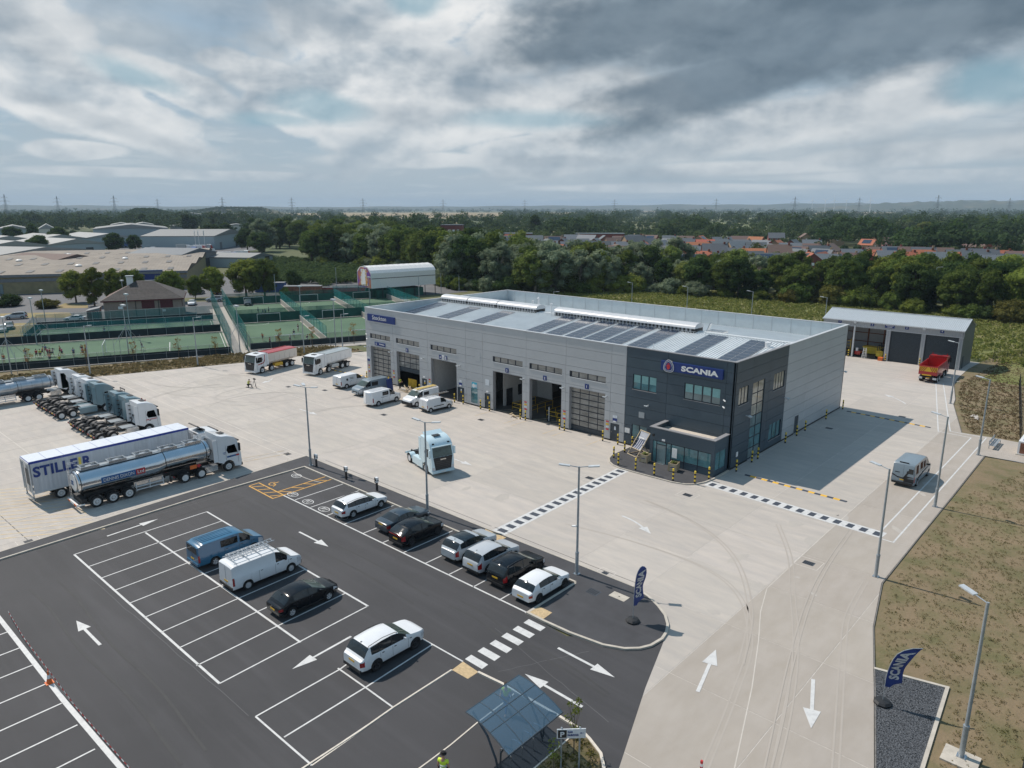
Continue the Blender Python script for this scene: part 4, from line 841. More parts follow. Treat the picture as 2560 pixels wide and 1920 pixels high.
# office windows
def window(plane,a0,z0,a1,z1,n,m='pane_teal',blindh=0,rows_=None):
 f=MB();t_=.06;rows_=rows_ or[z0,z1]
 for r in((a0,z0,a0+t_,z1),(a1-t_,z0,a1,z1),(a0+t_,z0,a1-t_,z0+t_),(a0+t_,z1-t_,a1-t_,z1)):face_box(f,plane,r,-.14,-.07)
 w_=(a1-a0)/n
 for i in range(1,n):face_box(f,plane,(a0+i*w_-.05,z0+t_,a0+i*w_+.05,z1-t_),-.13,-.075)
 for zz in rows_[1:-1]:face_box(f,plane,(a0+t_,zz-.04,a1-t_,zz+.04),-.131,-.08)
 fo=f.build('window',['dark_frame'],bld)
 for i in range(n):
  for j in range(len(rows_)-1):
   p=MB();mm=m[j%len(m)]if isinstance(m,list)else m
   face_box(p,plane,(a0+i*w_+.055,rows_[j]+.05,a0+(i+1)*w_-.055,rows_[j+1]-.05),-.125,-.10);p.build('pane',[mm],fo)
  if blindh:
   bl=MB();face_box(bl,plane,(a0+i*w_+.1,z1-blindh*(z1-z0)*(1+.12*math.sin(i*3)),a0+(i+1)*w_-.1,z1-.08),-.099,-.095);bl.build('blind',['blind'],fo)
 s_=MB();face_box(s_,plane,(a0-.06,z0-.06,a1+.06,z0),-.1,.05);s_.build('sill',['coping_grey'],fo)
 return fo
F,S=('f',0),('s',0)
window(F,-11.7,6.5,-8.75,8.18,3,blindh=.55);window(F,-5.47,6.5,-1.45,8.2,4,'pane',blindh=.55);window(F,-11.62,.93,-9.69,2.55,2)
window(S,1.0,6.5,3.15,8.3,3,'pane_warm');window(S,9.3,6.5,12.15,8.35,4,'pane_warm');window(S,9.1,.9,12.2,2.75,3,'pane_teal')
window(S,4.15,.05,7.05,8.3,2,['pane','pane_teal','pane_teal','pane','pane_warm','pane_warm','pane_warm'],rows_=[.05,1.2,2.35,3.5,4.7,5.9,7.1,8.3])
d=MB();d.box(-.12,16.3,.02,-.06,17.4,2.1);o=d.build('door',['door_dark'],bld);h=MB();h.box(-.06,16.4,1.0,-.0,16.5,1.15);h.build('handle',['steel'],o)
# reception block
rec=MB();x0,x1,y0=-7.42,-.22,-2.98
for r in[(x0,y0,x0+.22,0),(x1-.22,y0,x1,0)]:rec.box(r[0],r[1],2.45,r[2],r[3],3.75)
rec.box(x0+.22,y0,2.45,x1-.22,y0+.22,3.75);rec.box(x0,y0,0,x0+.35,y0+.3,2.45);rec.box(x1-.3,y0,0,x1,y0+.3,2.45);rec.box(x0,y0+.3,0,x0+.12,0,2.45);rec.box(x1-.3,-.5,0,x1,0,2.45)
rec.box(-4.95,y0+.02,0.05,x1-.3,y0+.12,.82);rec.box(x1-.14,y0+.3,.05,x1-.04,-.5,.62);o_r=rec.build('reception',['clad_dark'],bld)
rr_=MB();rr_.box(x0+.22,y0+.22,3.1,x1-.22,0,3.2);rr_.build('flat_roof',['roof_tan'],o_r)
cc=MB();cc.box(x0-.08,y0-.08,3.75,x1+.08,y0+.38,3.82);cc.box(x0-.08,y0+.38,3.75,x0+.38,0,3.82);cc.box(x1-.38,y0+.38,3.75,x1+.08,0,3.82);cc.build('coping',['coping_grey'],o_r)
fx=[x0+.35,-6.62,-5.5,-4.95,-3.45,-1.95,x1-.3];fr=MB()
for k,x in enumerate(fx):fr.box(x-.04,y0+.01,0.02,x+.04,y0+.1,2.45)
fr.box(x0+.35,y0+.01,2.38,x1-.3,y0+.1,2.45);fr.box(-4.95,y0+.0,.82,x1-.3,y0+.1,.88);fr.box(-6.62,y0+.01,2.05,-5.5,y0+.1,2.12);fr.build('frame',['dark_frame'],o_r)
for k in range(6):
 z0_=.88 if k>=3 else.08
 p=MB();p.box(fx[k]+.041,y0+.04,z0_,fx[k+1]-.041,y0+.06,2.38 if k!=1 else 2.05);o=p.build('pane' if k!=1 else 'entrance_door',['pane_teal' if k!=1 else 'pane'],o_r)
 if k==1:p=MB();p.box(-6.62+.04,y0+.04,2.12,-5.54,y0+.06,2.38);p.build('pane',['pane_teal'],o_r)
p=MB();p.box(x1-.10,y0+.3,.62,x1-.07,-1.75,2.45);p.build('pane',['pane_teal'],o_r);p=MB();p.box(x1-.10,-1.65,.62,x1-.07,-.5,2.45);p.build('pane',['pane_teal'],o_r)
p=MB();p.box(-4.8,y0-.01,1.05,-4.25,y0+.03,2.05);p.build('poster',['white'],o_r);p=MB();p.box(-6.0,y0-.06,2.55,-5.65,y0,2.72);p.build('emergency_lamp',['white_plastic'],o_r);p=MB();p.lathe([(.01,-.06),(.14,-.06),(.15,0),(.01,0)],(-7.02,y0,2.95),'y',12);p.build('wall_lamp',['trim'],o_r)
p=MB();p.box(-6.55,y0-.3,.10,-5.55,y0,.125);p.build('threshold',['steel'],o_r)
# signs on the building
def wallsign(name,plane,a0,z0,a1,z1,m,d=.12,parent=bld):
 q=MB();face_box(q,plane,(a0,z0,a1,z1),.01,d);return q.build(name,[m],parent)
o=wallsign('name_sign',F,-58.95,9.15,-52.4,10.18,'sign_blue');letters('lettering','Stockton','white',o,(-56.05,-.14,9.74),.60,width=3.3)
o=wallsign('brand_sign',F,-8.2,9.2,-1.25,10.18,'sign_blue',.25);letters('lettering','SCANIA','white',o,(-3.75,-.27,9.68),.56,width=4.1)
# emblem: shield of rounded arcs with a red crowned beast head, slightly larger than the board
em=MB()
def shield(r,y,m,z0=9.68,x0=-7.25):em.poly([(x0+r*(.98+.10*math.cos(3*(a-math.pi/2)))*math.cos(a)*.92,y,z0+r*(1.0-.10*math.cos(3*(a+math.pi/2)))*math.sin(a))for a in[2*math.pi*i/36 for i in range(36)]],m=m)
shield(.66,-.30,0);shield(.60,-.31,1);shield(.50,-.32,0);shield(.455,-.33,1)
em.poly([(x-7.25,-.34,z+9.68)for x,z in[(-.10,-.32),(.06,-.30),(.20,-.12),(.17,.02),(.24,.10),(.12,.16),(.02,.22),(-.10,.16),(-.24,.10),(-.30,.0),(-.16,.0),(-.20,-.16)]],m=2)
em.poly([(x-7.25,-.34,z+9.68)for x,z in[(-.14,.22),(.12,.24),(.18,.36),(.06,.29),(-.01,.38),(-.08,.28),(-.2,.34)]],m=2)
sd=MB();sd.lathe([(.01,0),(.60,0),(.60,-.28),(.01,-.28)],(-7.25,-.01,9.68),'y',24);em.v;eo=em.build('emblem',['white','sign_blue','sign_red'],o);sd.build('emblem_backing',['coping_grey'],eo)
for i,(x,k)in enumerate([(-17.83,'1'),(-24.11,'2'),(-30.32,'3'),(-49.94,'5')]):
 o=wallsign('bay_number',F,x-.27,5.44,x+.27,6.0,'sign_blue',.05);letters('numeral',k,'white',o,(x,-.065,5.72),.30)
o=wallsign('bay_number',F,-43.05,5.45,-42.52,6.0,'sign_blue',.05);letters('numeral','4','white',o,(-42.79,-.065,5.72),.30)
o=wallsign('pictogram',F,-42.5,5.45,-41.97,6.0,'white',.05);q=MB();q.pipe([(-42.24+.12*math.cos(a*.6),-.06,5.72+.16*math.sin(a*.6))for a in range(11)],.015,5);q.build('symbol',['sign_blue'],o)
o=wallsign('pictogram',F,-41.95,5.45,-41.45,6.0,'sign_blue',.05);q=MB();q.box(-41.82,-.06,5.78,-41.6,-.05,5.92);q.box(-41.84,-.06,5.52,-41.58,-.05,5.68);q.build('symbol',['white'],o)
o=wallsign('bay_number',F,-57.5,5.52,-54.95,6.05,'sign_blue',.05);letters('numeral','6','white',o,(-57.1,-.065,5.79),.34);letters('lettering','REP','white',o,(-55.75,-.065,5.79),.26,width=1.2)
for x in(-59.2,-53.2,-21.05,-14.85,-27.2,-45.2):
 for j,(m,hh)in enumerate([('sign_red',.16),('sign_yellow',.22),('sign_pale',.2),('sign_red',.18)]):wallsign('safety_notice',F,x-.2,2.25-j*.3-hh,x+.2,2.25-j*.3,m,.015)
for x,z in((-13.85,2.75),(-38.9,2.75),(-59.25,3.2)):wallsign('notice_board',F,x-.3,z,x+.3,z+.32,'sign_pale',.02);wallsign('notice_board',F,x-.3,z-.35,x+.3,z-.02,'text_blue',.02)
wallsign('wall_plate',F,-12.5,1.4,-11.85,1.95,'white',.03);wallsign('louvre_vent',F,-10.75,3.45,-10.05,4.1,'galv',.05);wallsign('wall_plate',F,-36.0,6.2,-35.1,7.4,'clad',.02);wallsign('wall_plate',F,-34.2,3.2,-33.5,4.0,'sign_pale',.02)
wallsign('wall_plate',S,1.35,1.1,1.75,1.6,'white',.03)
for x,z in[(-9.6,5.02),(-21.16,5.06),(-15.03,5.06),(-27.45,5.11),(-38.96,5.08),(-46.2,5.1),(-53.46,5.04),(-59.3,5.1)]:
 q=MB();q.box(x-.05,-.35,z-.02,x+.05,0,z+.04);q.cbox((x,-.45,z),(.42,.32,.10),rx=-.35);q.build('flood_lamp',['galv_light'],bld)
for y,z in[(12.57,5.12),(31.04,5.08),(3.0,5.1)]:
 q=MB();q.box(0,y-.05,z-.02,.35,y+.05,z+.04);q.cbox((.45,y,z),(.32,.42,.10),ry=.35);q.build('flood_lamp',['galv_light'],bld)
for x,z in[(-.89,7.14),(-.93,6.45),(-59.3,7.0),(-59.2,6.3)]:
 q=MB();q.tube((x,0,z),(x,-.15,z),.04);q.tube((x+.12,-.28,z-.04),(x-.14,-.14,z+.05),.065);q.build('security_camera',['white_plastic'],bld)
# bollards
def bollard0(label):
 t=thing('bollard',label,'bollard',group='black and yellow safety bollards')
 for i in range(6):
  m='post_yellow' if i%2==1 else 'black';b=MB();b.tube((0,0,.2*i),(0,0,.2*(i+1)),.085,n=12)
  b.build('collar',[m],t)
 b=MB();b.lathe([(.09,0),(.088,.03),(.05,.06),(0.005,.065)],(0,0,1.2),n=12);b.build('cap',['post_yellow'],t);return t
BP=[(-27.55,-.6,'left bollard of the pair between bays three and two'),(-26.75,-.54,'right bollard of the pair between bays three and two'),(-21.21,-.68,'left bollard of the pair between bays two and one'),(-20.5,-.65,'right bollard of the pair between bays two and one'),
 (-14.91,-.74,'bollard at the right side of the closed bay one door'),(-12.91,-.68,'bollard in front of the grey door beside the charcoal corner'),(-10.74,-2.56,'bollard on the apron edge beside the giant deckchair'),(-11.22,-.35,'bollard against the wall behind the giant deckchair'),
 (-10.6,-4.79,'leftmost bollard on the curved reception kerb'),(-8.99,-6.31,'bollard at the start of the striped walkway by reception'),(-6.86,-6.39,'front bollard facing the planter beside the deckchair'),(-4.73,-6.36,'front bollard facing the reception entrance door'),(-2.6,-6.42,'front bollard before the lone planter box'),(-.72,-5.62,'bollard nearest the camera at the right curve of the reception kerb'),
 (-.25,-3.72,'bollard touching the right front corner of reception'),(.64,.3,'bollard at the charcoal building corner in shade'),(.6,3.93,'nearer of two bollards before the tall side window'),(.61,5.34,'farther of two bollards before the tall side window'),
 (.59,12.52,'side wall bollard where charcoal cladding meets grey'),(.5,16.0,'side wall bollard just before the side door'),(.48,18.6,'side wall bollard just after the side door'),(.55,25.17,'side wall bollard midway to the far corner'),(.48,31.4,'side wall bollard at the far sunlit corner'),
 (-59.4,-.4,'bollard at the far left corner of the workshop'),(-53.9,-.5,'left bollard between bays six and five'),(-53.2,-.4,'right bollard between bays six and five'),(-47.0,-.4,'bollard beside the half open bay five door'),(-39.46,-.65,'bollard at the right edge of wash bay four'),(-37.95,-.48,'bollard beside the narrow blue window'),(-34.53,-.61,'left bollard of the pair before bay three'),(-32.97,-.54,'right bollard of the pair before bay three')]
b0=bollard0(BP[0][2]);b0.location=(BP[0][0],BP[0][1],0)
for x,y,l_ in BP[1:]:c=copy_tree(b0);c['label']=l_;c.location=(x,y,.1 if(y<-2 and x>-11.3)else 0)
def pale_post(x,y,l_):pass
# things at reception
t=thing('giant_deckchair','giant wooden deckchair with grey and navy striped fabric beside reception','deckchair',(-9.2,-2.1,.10),R(-18))
fr=MB();top,bot=(0,.75,2.45),(0,-1.1,.05)
for s in(-1,1):
 fr.pipe([(s*.75,-.95,.04),(s*.75,.75,2.4)],.05,6);fr.pipe([(s*.68,1.0,.04),(s*.68,-.2,1.3)],.045,6);fr.pipe([(s*.72,-.95,.05),(s*.72,1.0,.05)],.04,6)
fr.tube((-.8,.75,2.4),(.8,.75,2.4),.05);fr.tube((-.78,-.95,.05),(.78,-.95,.05),.05);fr.tube((-.75,1.0,.05),(.75,1.0,.05),.045);fr.tube((-.75,-.5,.7),(.75,-.5,.7),.045);fr.build('frame',['wood_pale'],t)
n=12;cv=[(.75-.0-1.25*k/n,2.38-1.72*k/n-.28*math.sin(math.pi*k/n))for k in range(n+1)];fa=MB();fa.loft([[(-.66,y,z),(.66,y,z),(.66,y+.03,z-.03),(-.66,y+.03,z-.03)]for y,z in cv]);fo=fa.build('fabric',['deck_fabric'],t,smooth=50)
st=MB()
for i in range(4):st.loft([[(-.55+i*.3-.12*math.sin(k/n*2),y-.012,z+.012),(-.42+i*.3-.12*math.sin(k/n*2),y-.012,z+.012),(-.42+i*.3-.12*math.sin(k/n*2),y,z),(-.55+i*.3-.12*math.sin(k/n*2),y,z)]for k,(y,z)in list(enumerate(cv))[4:]])
st.build('stripe',['deck_stripe'],fo);letters('lettering','SCANIA','white',fo,(0,.28,1.80),.14,xdir=(1,0,0),ydir=(0,.55,.83),width=.85)
def planter(x,y,label,rz):
 t=thing('planter_box',label,'planter',(x,y,.10),rz,'wooden planter boxes at reception')
 for k in range(4):
  b=MB();z=.04+.20*k;b.box(-.42,-.42,z,.42,-.38,z+.18);b.box(-.42,.38,z,.42,.42,z+.18);b.box(-.42,-.38,z,-.38,.38,z+.18);b.box(.38,-.38,z,.42,.38,z+.18);b.build('slat',['wood_pale'],t)
 for sx in(-1,1):
  for sy in(-1,1):b=MB();b.cbox((sx*.40,sy*.40,.43),(.1,.1,.86));b.build('corner_post',['wood'],t)
 b=MB();b.box(-.37,-.37,.3,.37,.37,.74);b.build('soil',['mulch'],t);r=random.Random(3);b=MB()
 for k in range(70):a=r.uniform(0,6.28);q=r.uniform(.02,.33);h=r.uniform(.78,1.02);p=Vector((q*math.cos(a),q*math.sin(a),h));u=Vector((r.uniform(-1,1),r.uniform(-1,1),r.uniform(-.3,.6))).normalized()*.1;w_=Vector((-u.y,u.x,r.uniform(-.05,.05)))*.6;b.add([p-u,p+w_,p+u,p-w_],[(0,1,2,3)])
 b.build('plant',['leaf_light'],t);letters('lettering','SCANIA','text_blue',t,(0,-.425,.45),.1,width=.45);return t
planter(-7.55,-3.55,'slatted wooden planter with yellow leaves standing beside the giant deckchair',.1);planter(-4.0,-3.9,'slatted wooden planter with green plant standing alone before the glazed front',.2)
# four bay storage shed
sh=thing('storage_shed','four bay corrugated grey storage shed with numbered doors','building',(0,0,0))
X0,X1,Y0,Y1,ZE,ZR=-15.8,6.3,68.25,76.45,6.4,7.85
def corr(b,x0,x1,f,p=.28,d=.04,m=0,axis=0):
 pts=[];x=x0
 while x<x1-p/2:pts+=[(x,0),(x+p*.4,0),(x+p*.5,d),(x+p*.9,d)];x+=p
 pts.append((x1,0));return pts
pts=corr(None,X0-.1,X1+.1,None);b=MB();ym=(Y0+Y1)/2
b.loft([[(x,y,z+h)for x,h in pts]for y,z in((Y0-.15,ZE),(ym,ZR))],closed=False,caps=False);b.loft([[(x,y,z+h)for x,h in pts]for y,z in((ym,ZR),(Y1+.15,ZE))],closed=False,caps=False);ro=b.build('roof',['shed_roof'],sh)
b=MB();b.box(X0-.12,ym-.15,ZR+.03,X1+.12,ym+.15,ZR+.08);b.box(X0-.12,Y0-.28,ZE-.14,X1+.12,Y0-.14,ZE+.0)
b.loft([[(x,Y0-.2,ZE+.06),(x,ym,ZR+.1),(x,ym,ZR+.02),(x,Y0-.2,ZE-.04)]for x in(X1+.0,X1+.14)]);b.loft([[(x,Y1+.2,ZE+.06),(x,ym,ZR+.1),(x,ym,ZR+.02),(x,Y1+.2,ZE-.04)]for x in(X1+.0,X1+.14)]);b.build('gutter',['galv_light'],sh)
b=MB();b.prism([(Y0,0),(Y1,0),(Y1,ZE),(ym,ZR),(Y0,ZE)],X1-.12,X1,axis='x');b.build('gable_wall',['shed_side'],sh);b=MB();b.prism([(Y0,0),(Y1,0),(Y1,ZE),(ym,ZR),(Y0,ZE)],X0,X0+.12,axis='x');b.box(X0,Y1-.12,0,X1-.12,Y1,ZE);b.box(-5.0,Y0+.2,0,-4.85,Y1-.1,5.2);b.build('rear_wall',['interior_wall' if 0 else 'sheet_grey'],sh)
wpts=corr(None,X0,X1,None,.3,.05);b=MB();b.loft([[(x,Y0-h,z)for x,h in wpts]for z in(5.35,ZE-.05)],closed=False,caps=False);
for a_,c_ in[(-5.15,-4.45),(.25,.9),(5.7,6.3)]:q_=corr(None,a_,c_,None,.3,.05);b.loft([[(x,Y0-h,z)for x,h in q_]for z in(0,5.35)],closed=False,caps=False)
b.build('front_cladding',['sheet_grey'],sh);b=MB();b.box(-15.8,Y0+.01,0,-15.6,Y0+.1,5.35);b.build('post',['galv_light'],sh);b=MB();b.box(-10.45,Y0-.1,0,-10.2,Y0+.15,5.6);b.build('post',['galv_light'],sh);b=MB();b.box(-5.15,Y0-.06,5.27,6.3,Y0+.1,5.34);b.build('lintel',['galv_light'],sh)
for a_,c_ in[(-4.45,.25),(.9,5.7)]:
 o=MB();o.box(a_,Y0+.25,0,c_,Y0+.28,5.3);o=o.build('roller_door',['shutter'],sh)
 s_=MB()
 for k in range(34):s_.box(a_+.02,Y0+.215,.06+k*.155,c_-.02,Y0+.25,.06+k*.155+.11)
 s_.build('door_slats',['shutter'],o)['kind']='stuff'
for x,k in[(-12.89,'1'),(-7.49,'2'),(-2.05,'3'),(3.2,'4')]:
 o=MB();o.box(x-.28,Y0-.12,5.78,x+.28,Y0-.06,6.32);o=o.build('bay_number',['sign_blue'],sh);letters('numeral',k,'white',o,(x,Y0-.14,6.05),.28)
o=MB();o.box(-5.45,Y0-.12,5.72,-3.95,Y0-.06,6.3);o=o.build('bay_sign',['sign_blue'],sh);q=MB();q.box(-5.3,Y0-.135,6.08,-4.1,Y0-.12,6.16);q.box(-5.1,Y0-.135,5.85,-4.3,Y0-.12,5.93);q.build('sign_line',['white'],o)
for z in(1.6,3.2,4.8):b=MB();b.box(-15.6,Y1-.3,z,-5,Y1-.12,z+.12);b.build('purlin',['rust'],sh)
for x in(-13,-10.3,-7.6):b=MB();b.box(x,Y1-.35,0,x+.2,Y1-.2,6.3);b.build('column',['rust'],sh)
for x in(-10.3,.58):q=MB();q.box(x-.2,Y0-.3,6.0,x+.2,Y0-.05,6.25);q.build('flood_lamp',['galv_light'],sh)
q=MB();q.box(X1,Y0+1.4,0,X1+.04,Y0+2.4,2.05);q.build('side_door',['shutter'],sh);g=MB();g.box(-15.6,Y0,-.02,6.2,Y1-.1,.015);g.build('floor',['interior_floor'],sh)
for x,y,l_ in[(-10.85,68.0,'yellow ended bollard by the first post of the storage shed'),(-4.75,68.0,'bollard between storage bays two and three'),(.55,68.0,'bollard between storage bays three and four')]:c=copy_tree(b0);c['label']=l_;c.location=(x,y,0)
t=thing('step_ladder','white step ladder standing open before storage bay two','ladder',(-8.2,67.6,0));b=MB()
for s in(-1,1):b.pipe([(s*.3,0,0),(s*.2,.45,1.9)],.03,5);b.pipe([(s*.3,.9,0),(s*.2,.5,1.9)],.03,5)
b.build('frame',['white'],t)
for k in range(6):b=MB();b.box(-.29+.013*k,.02+.07*k,.25+.28*k,.29-.013*k,.14+.07*k,.29+.28*k);b.build('tread',['white'],t)
t=thing('forklift_truck','yellow forklift truck parked inside storage bay two','forklift',(-6.2,70.3,0));b=MB();b.cbox((0,0,.75),(1.1,1.7,.8));b.cbox((0,-.55,1.2),(1.0,.6,.3));b.build('body',['post_yellow'],t);b=MB()
for s in(-1,1):b.box(s*.45-.04,-.6,1.1,s*.45+.04,-.5,2.1);b.box(s*.45-.04,.5,1.1,s*.45+.04,.6,2.1);b.box(s*.3-.05,.9,.1,s*.3+.05,1.05,2.6)
b.box(-.5,-.6,2.1,.5,.6,2.16);b.build('cage',['black'],t)
for s in(-1,1):
 for y in(-.6,.6):w=MB();w.lathe([(.05,-.1),(.28,-.1),(.3,0),(.28,.1),(.05,.1)],(s*.5,y,.3),'x',14);w.build('wheel',['rubber'],t)
t=thing('pressure_washer','red and white wheeled machine standing inside storage bay two','machine',(-9.7,69.6,0));b=MB();b.cbox((0,0,.65),(.9,1.1,.6));b.build('body',['paint_red'],t);b=MB();b.tube((-.2,-.2,.95),(-.2,-.2,1.5),.22);b.build('drum',['white'],t);b=MB();b.lathe([(.05,-.5),(.3,-.5),(.3,.5),(.05,.5)],(0,0,.3),'x',12);b.build('wheel',['rubber'],t)
t=thing('waste_skip','yellow waste skip at the back of storage bay two','skip',(-8.3,73.2,0));b=MB();b.prism([(-1.6,1.3),(1.6,1.3),(1.1,.15),(-1.1,.15)],-.8,.8,axis='y');b.build('body',['post_yellow'],t);b=MB();b.box(-1.65,-.85,1.28,1.65,.85,1.36);b.build('rim',['post_yellow'],t)
t=thing('parts_crate','small orange crate on the ground beside the storage bay post','crate',(-5.5,67.9,0));b=MB();b.box(-.35,-.3,0,.35,.3,.55);b.build('box',['orange'],t);b=MB();b.box(-.38,-.33,.55,.38,.33,.6);b.build('lid',['orange'],t)
t=thing('yellow_rack','tall yellow rack inside storage bay one','rack',(-12.2,71.5,0));b=MB()
for s in(-1,1):b.box(s*.5-.05,-.05,0,s*.5+.05,.05,2.6)
b.build('upright',['rail_yellow'],t);b=MB()
for k in range(4):b.box(-.5,-.04,.4+k*.6,.5,.04,.48+k*.6)
b.build('rung',['rail_yellow'],t)
# cars and vans
def lerp_tab(tab,y):
 if y<=tab[0][0]:return tab[0][1]
 for(a,b),(c,d)in zip(tab,tab[1:]):
  if y<=c:return b+(d-b)*(y-a)/(c-a)if c>a else d
 return tab[-1][1]
WHEELS={}
def wheel_meshes(r,w,style):
 k=(round(r,3),w,style)
 if k in WHEELS:return WHEELS[k]
 t=MB();t.lathe([(r*.60,-w/2),(r*.93,-w/2),(r,-w/2+.03),(r,w/2-.03),(r*.93,w/2),(r*.60,w/2)],axis='x',n=24,caps=False)
 a=MB()
 a.lathe([(.001,w/2-.07),(r*.60,w/2-.07)],axis='x',n=20,m=1,caps=False);a.lathe([(r*.56,w/2-.02),(r*.645,w/2+.004),(r*.645,w/2-.06),(r*.56,w/2-.06)],axis='x',n=20,m=0,caps=False)
 if style in('alloy','alloy_dark'):
  for i in range(5):
   an=2*math.pi*i/5;c,s=math.cos(an),math.sin(an)
   def P(u,v,h):return(h,u*c-v*s,u*s+v*c)
   z0,z1=w/2-.04,w/2-.012;q=[P(.04*r/.33,-.055,z1),P(r*.60,-.03,z1),P(r*.60,.03,z1),P(.04,.055,z1)];q2=[(z0,p[1],p[2])for p in q]
   a.loft([q2,q],m=0)
 elif style=='steel':a.lathe([(.001,w/2-.015),(r*.26,w/2-.01),(r*.48,w/2-.045),(r*.56,w/2-.04)],axis='x',n=18,m=0)
 else:
  dish=-.02 if style=='hub_out' else-.16
  a.lathe([(.001,w/2+dish+.12),(r*.17,w/2+dish+.12),(r*.2,w/2+dish+.02),(r*.36,w/2+dish),(r*.40,w/2-.03),(r*.57,w/2-.02)],axis='x',n=20,m=0)
  for i in range(10):an=2*math.pi*i/10;a.tube((w/2+dish,r*.29*math.cos(an),r*.29*math.sin(an)),(w/2+dish+.05,r*.29*math.cos(an),r*.29*math.sin(an)),.022,n=5,m=1)
 WHEELS[k]=(t.mesh('wheel',['rubber'],40),a.mesh('rim',['rim_dark' if style=='alloy_dark' else('rim_white' if style in('hub_out','hub_in')else 'rim'),'trim'],40));return WHEELS[k]
def wheel(t,x,y,r,w=.22,style='alloy'):
 tm,rm=wheel_meshes(r,w,style);o=link('wheel',tm,t,(x,y,r),(0,0,0 if x>0 else math.pi));link('rim',rm,o);return o
def car(label,cat,loc,rz,S,paint_m,group=None,name='parked_car',gl='glass',rimstyle='alloy'):
 L_,Wd,H,wb,fo=S['L'],S['W'],S['H'],S['wb'],S['fo'];r=S.get('r',.33);t=thing(name,label,cat,(loc[0],loc[1],loc[2]if len(loc)>2 else.006),rz,group)
 f2=L_/2;yf=f2-fo;yr=yf-wb;zf=S.get('clear',.2)
 top=[(f2-a,z)for a,z in S['top']][::-1];belt=[(f2-a,z)for a,z in S['belt']][::-1]
 ys_={-f2,f2};ys_|={y for y,_ in top};ys_|={y for y,_ in belt}
 for c in(yf,yr):
  Ra=r+.055;ys_|={c+Ra*math.cos(a*math.pi/10)for a in range(11)}|{c-Ra-.006,c+Ra+.006}
 for a in S['side']:ys_|={f2-a[0],f2-a[1]}
 for k in('ws','rw'):
  if S.get(k):ys_|={f2-S[k][0],f2-S[k][1]}
 ys_|={f2-.08,f2-.2,f2-.35,f2-.55,-f2+.05,-f2+.14,-f2+.3,-f2+.5}
 ys_|={-f2+.18*k for k in range(1,int(L_/.18))}
 ys_=sorted(ys_);yy=[ys_[0]]
 for y in ys_[1:]:
  if y-yy[-1]>.006:yy.append(y)
 tumble=S.get('tumble',.36);hw0=Wd/2;rings=[];nose=S.get('nose',.75);tail=S.get('tail',.55)
 for y in yy:
  df=f2-y;dr=y+f2;w=hw0
  if df<nose:w*=1-S.get('nk',.33)*(1-df/nose)**2.6
  if dr<tail:w*=1-S.get('tk',.17)*(1-dr/tail)**2.6
  zt=(lerp_tab(top,y-.12)+2*lerp_tab(top,y)+lerp_tab(top,y+.12))/4;zb=min(lerp_tab(belt,y),zt-.03);fl=zf
  if df<.5:fl=zf+.10*(1-df/.5)
  if dr<.4:fl=zf+S.get('tailup',.14)*(1-dr/.4)
  arch=0
  for c in(yf,yr):
   Ra=r+.055;d=abs(y-c)
   if d<=Ra+.001:arch=max(arch,r+math.sqrt(max(0,Ra*Ra-d*d)))
  z2,z3=max(.36,arch,fl+.02),max(.62 if zb>.75 else zb*.8,arch+.02);z4=max(zb-.05,z3+.01);zb=max(zb,z4+.01);zt=max(zt,zb+.02)
  k=min(1,max(0,(zt-zb)/(H-1.0)));wg=w*(.955-tumble*.5*k);zr=zt-.055*min(1,k*3)-.005
  if arch:fl=max(fl,arch)
  half=[(0,fl),(w*.93 if not arch else w*.70,fl),(w*.985,z2),(w*1.0,z3),(w*.985,z4),(w*.955,zb),(wg,zr),(wg*.80,zt-.012*k),(0,zt+.012*k)]
  rings.append([(x,y,z)for x,z in half]+[(-x,y,z)for x,z in half[-2:0:-1]])
 n=len(rings[0]);parts={}
 mid=lambda i:(yy[i]+yy[i+1])/2
 def cls(i,j):
  if j>=8:j=15-j
  y=f2-mid(i)
  if j in(0,1):return 'trim'
  if j==5:
   for q,a in enumerate(S['side']):
    if a[0]<y<a[1]:return 'side_window%d'%q
   if S.get('dark_pillar')and S['side'][0][0]<y<S['side'][-1][1]:return 'trim'
  if j in(6,7):
   if S.get('ws')and S['ws'][0]<y<S['ws'][1]:return 'windscreen'
   if S.get('rw')and S['rw'][0]<y<S['rw'][1]:return 'rear_window'
   if S.get('sunroof')and S['sunroof'][0]<y<S['sunroof'][1]:return 'sunroof'
  if j==2 and y<.1:return 'trim'
  if j in(3,4)and y<S.get('hl',.5)and y>.06 and j==3:return 'headlight'
  if j in S.get('tlj',(3,))and y>L_-S.get('tl',.38)and y<L_-.012:return 'tail_light'
  return 'body'
 F_={}
 for i in range(len(rings)-1):
  for j in range(n):F_.setdefault((cls(i,j),'L' if(j>=8)else 'R'),[]).append((i,j))
 allv=[p for rg in rings for p in rg]
 def sub(keys,m,name_,par=t,lift=0.0,caps=False):
  vmap={};v=[];f=[];mi=[]
  def vi(a):
   if a not in vmap:vmap[a]=len(v);p=allv[a];v.append((p[0]*(1+lift),p[1],p[2]+lift))
   return vmap[a]
  for kk,ix in keys:
   for(i,j)in F_.get(kk,[]):
    a,b=i*n+j,i*n+(j+1)%n;f.append([vi(a),vi(a+n),vi(b+n),vi(b)][::1]);mi.append(ix)
  if not f:return None
  if caps:
   f.append([vi(k)for k in range(n)]);mi.append(0);f.append([vi((len(rings)-1)*n+k)for k in range(n-1,-1,-1)]);mi.append(S.get('front_mat',0))
  b=MB();b.v=v;b.f=[q[::-1]for q in f];b.m=mi
  return b.build(name_,m,par,smooth=38)
 bodyk=[(k,1 if k[0]=='trim' else 0)for k in F_ if k[0]in('body','trim')]
 body=sub(bodyk,[paint_m,'trim'],'body',caps=True)
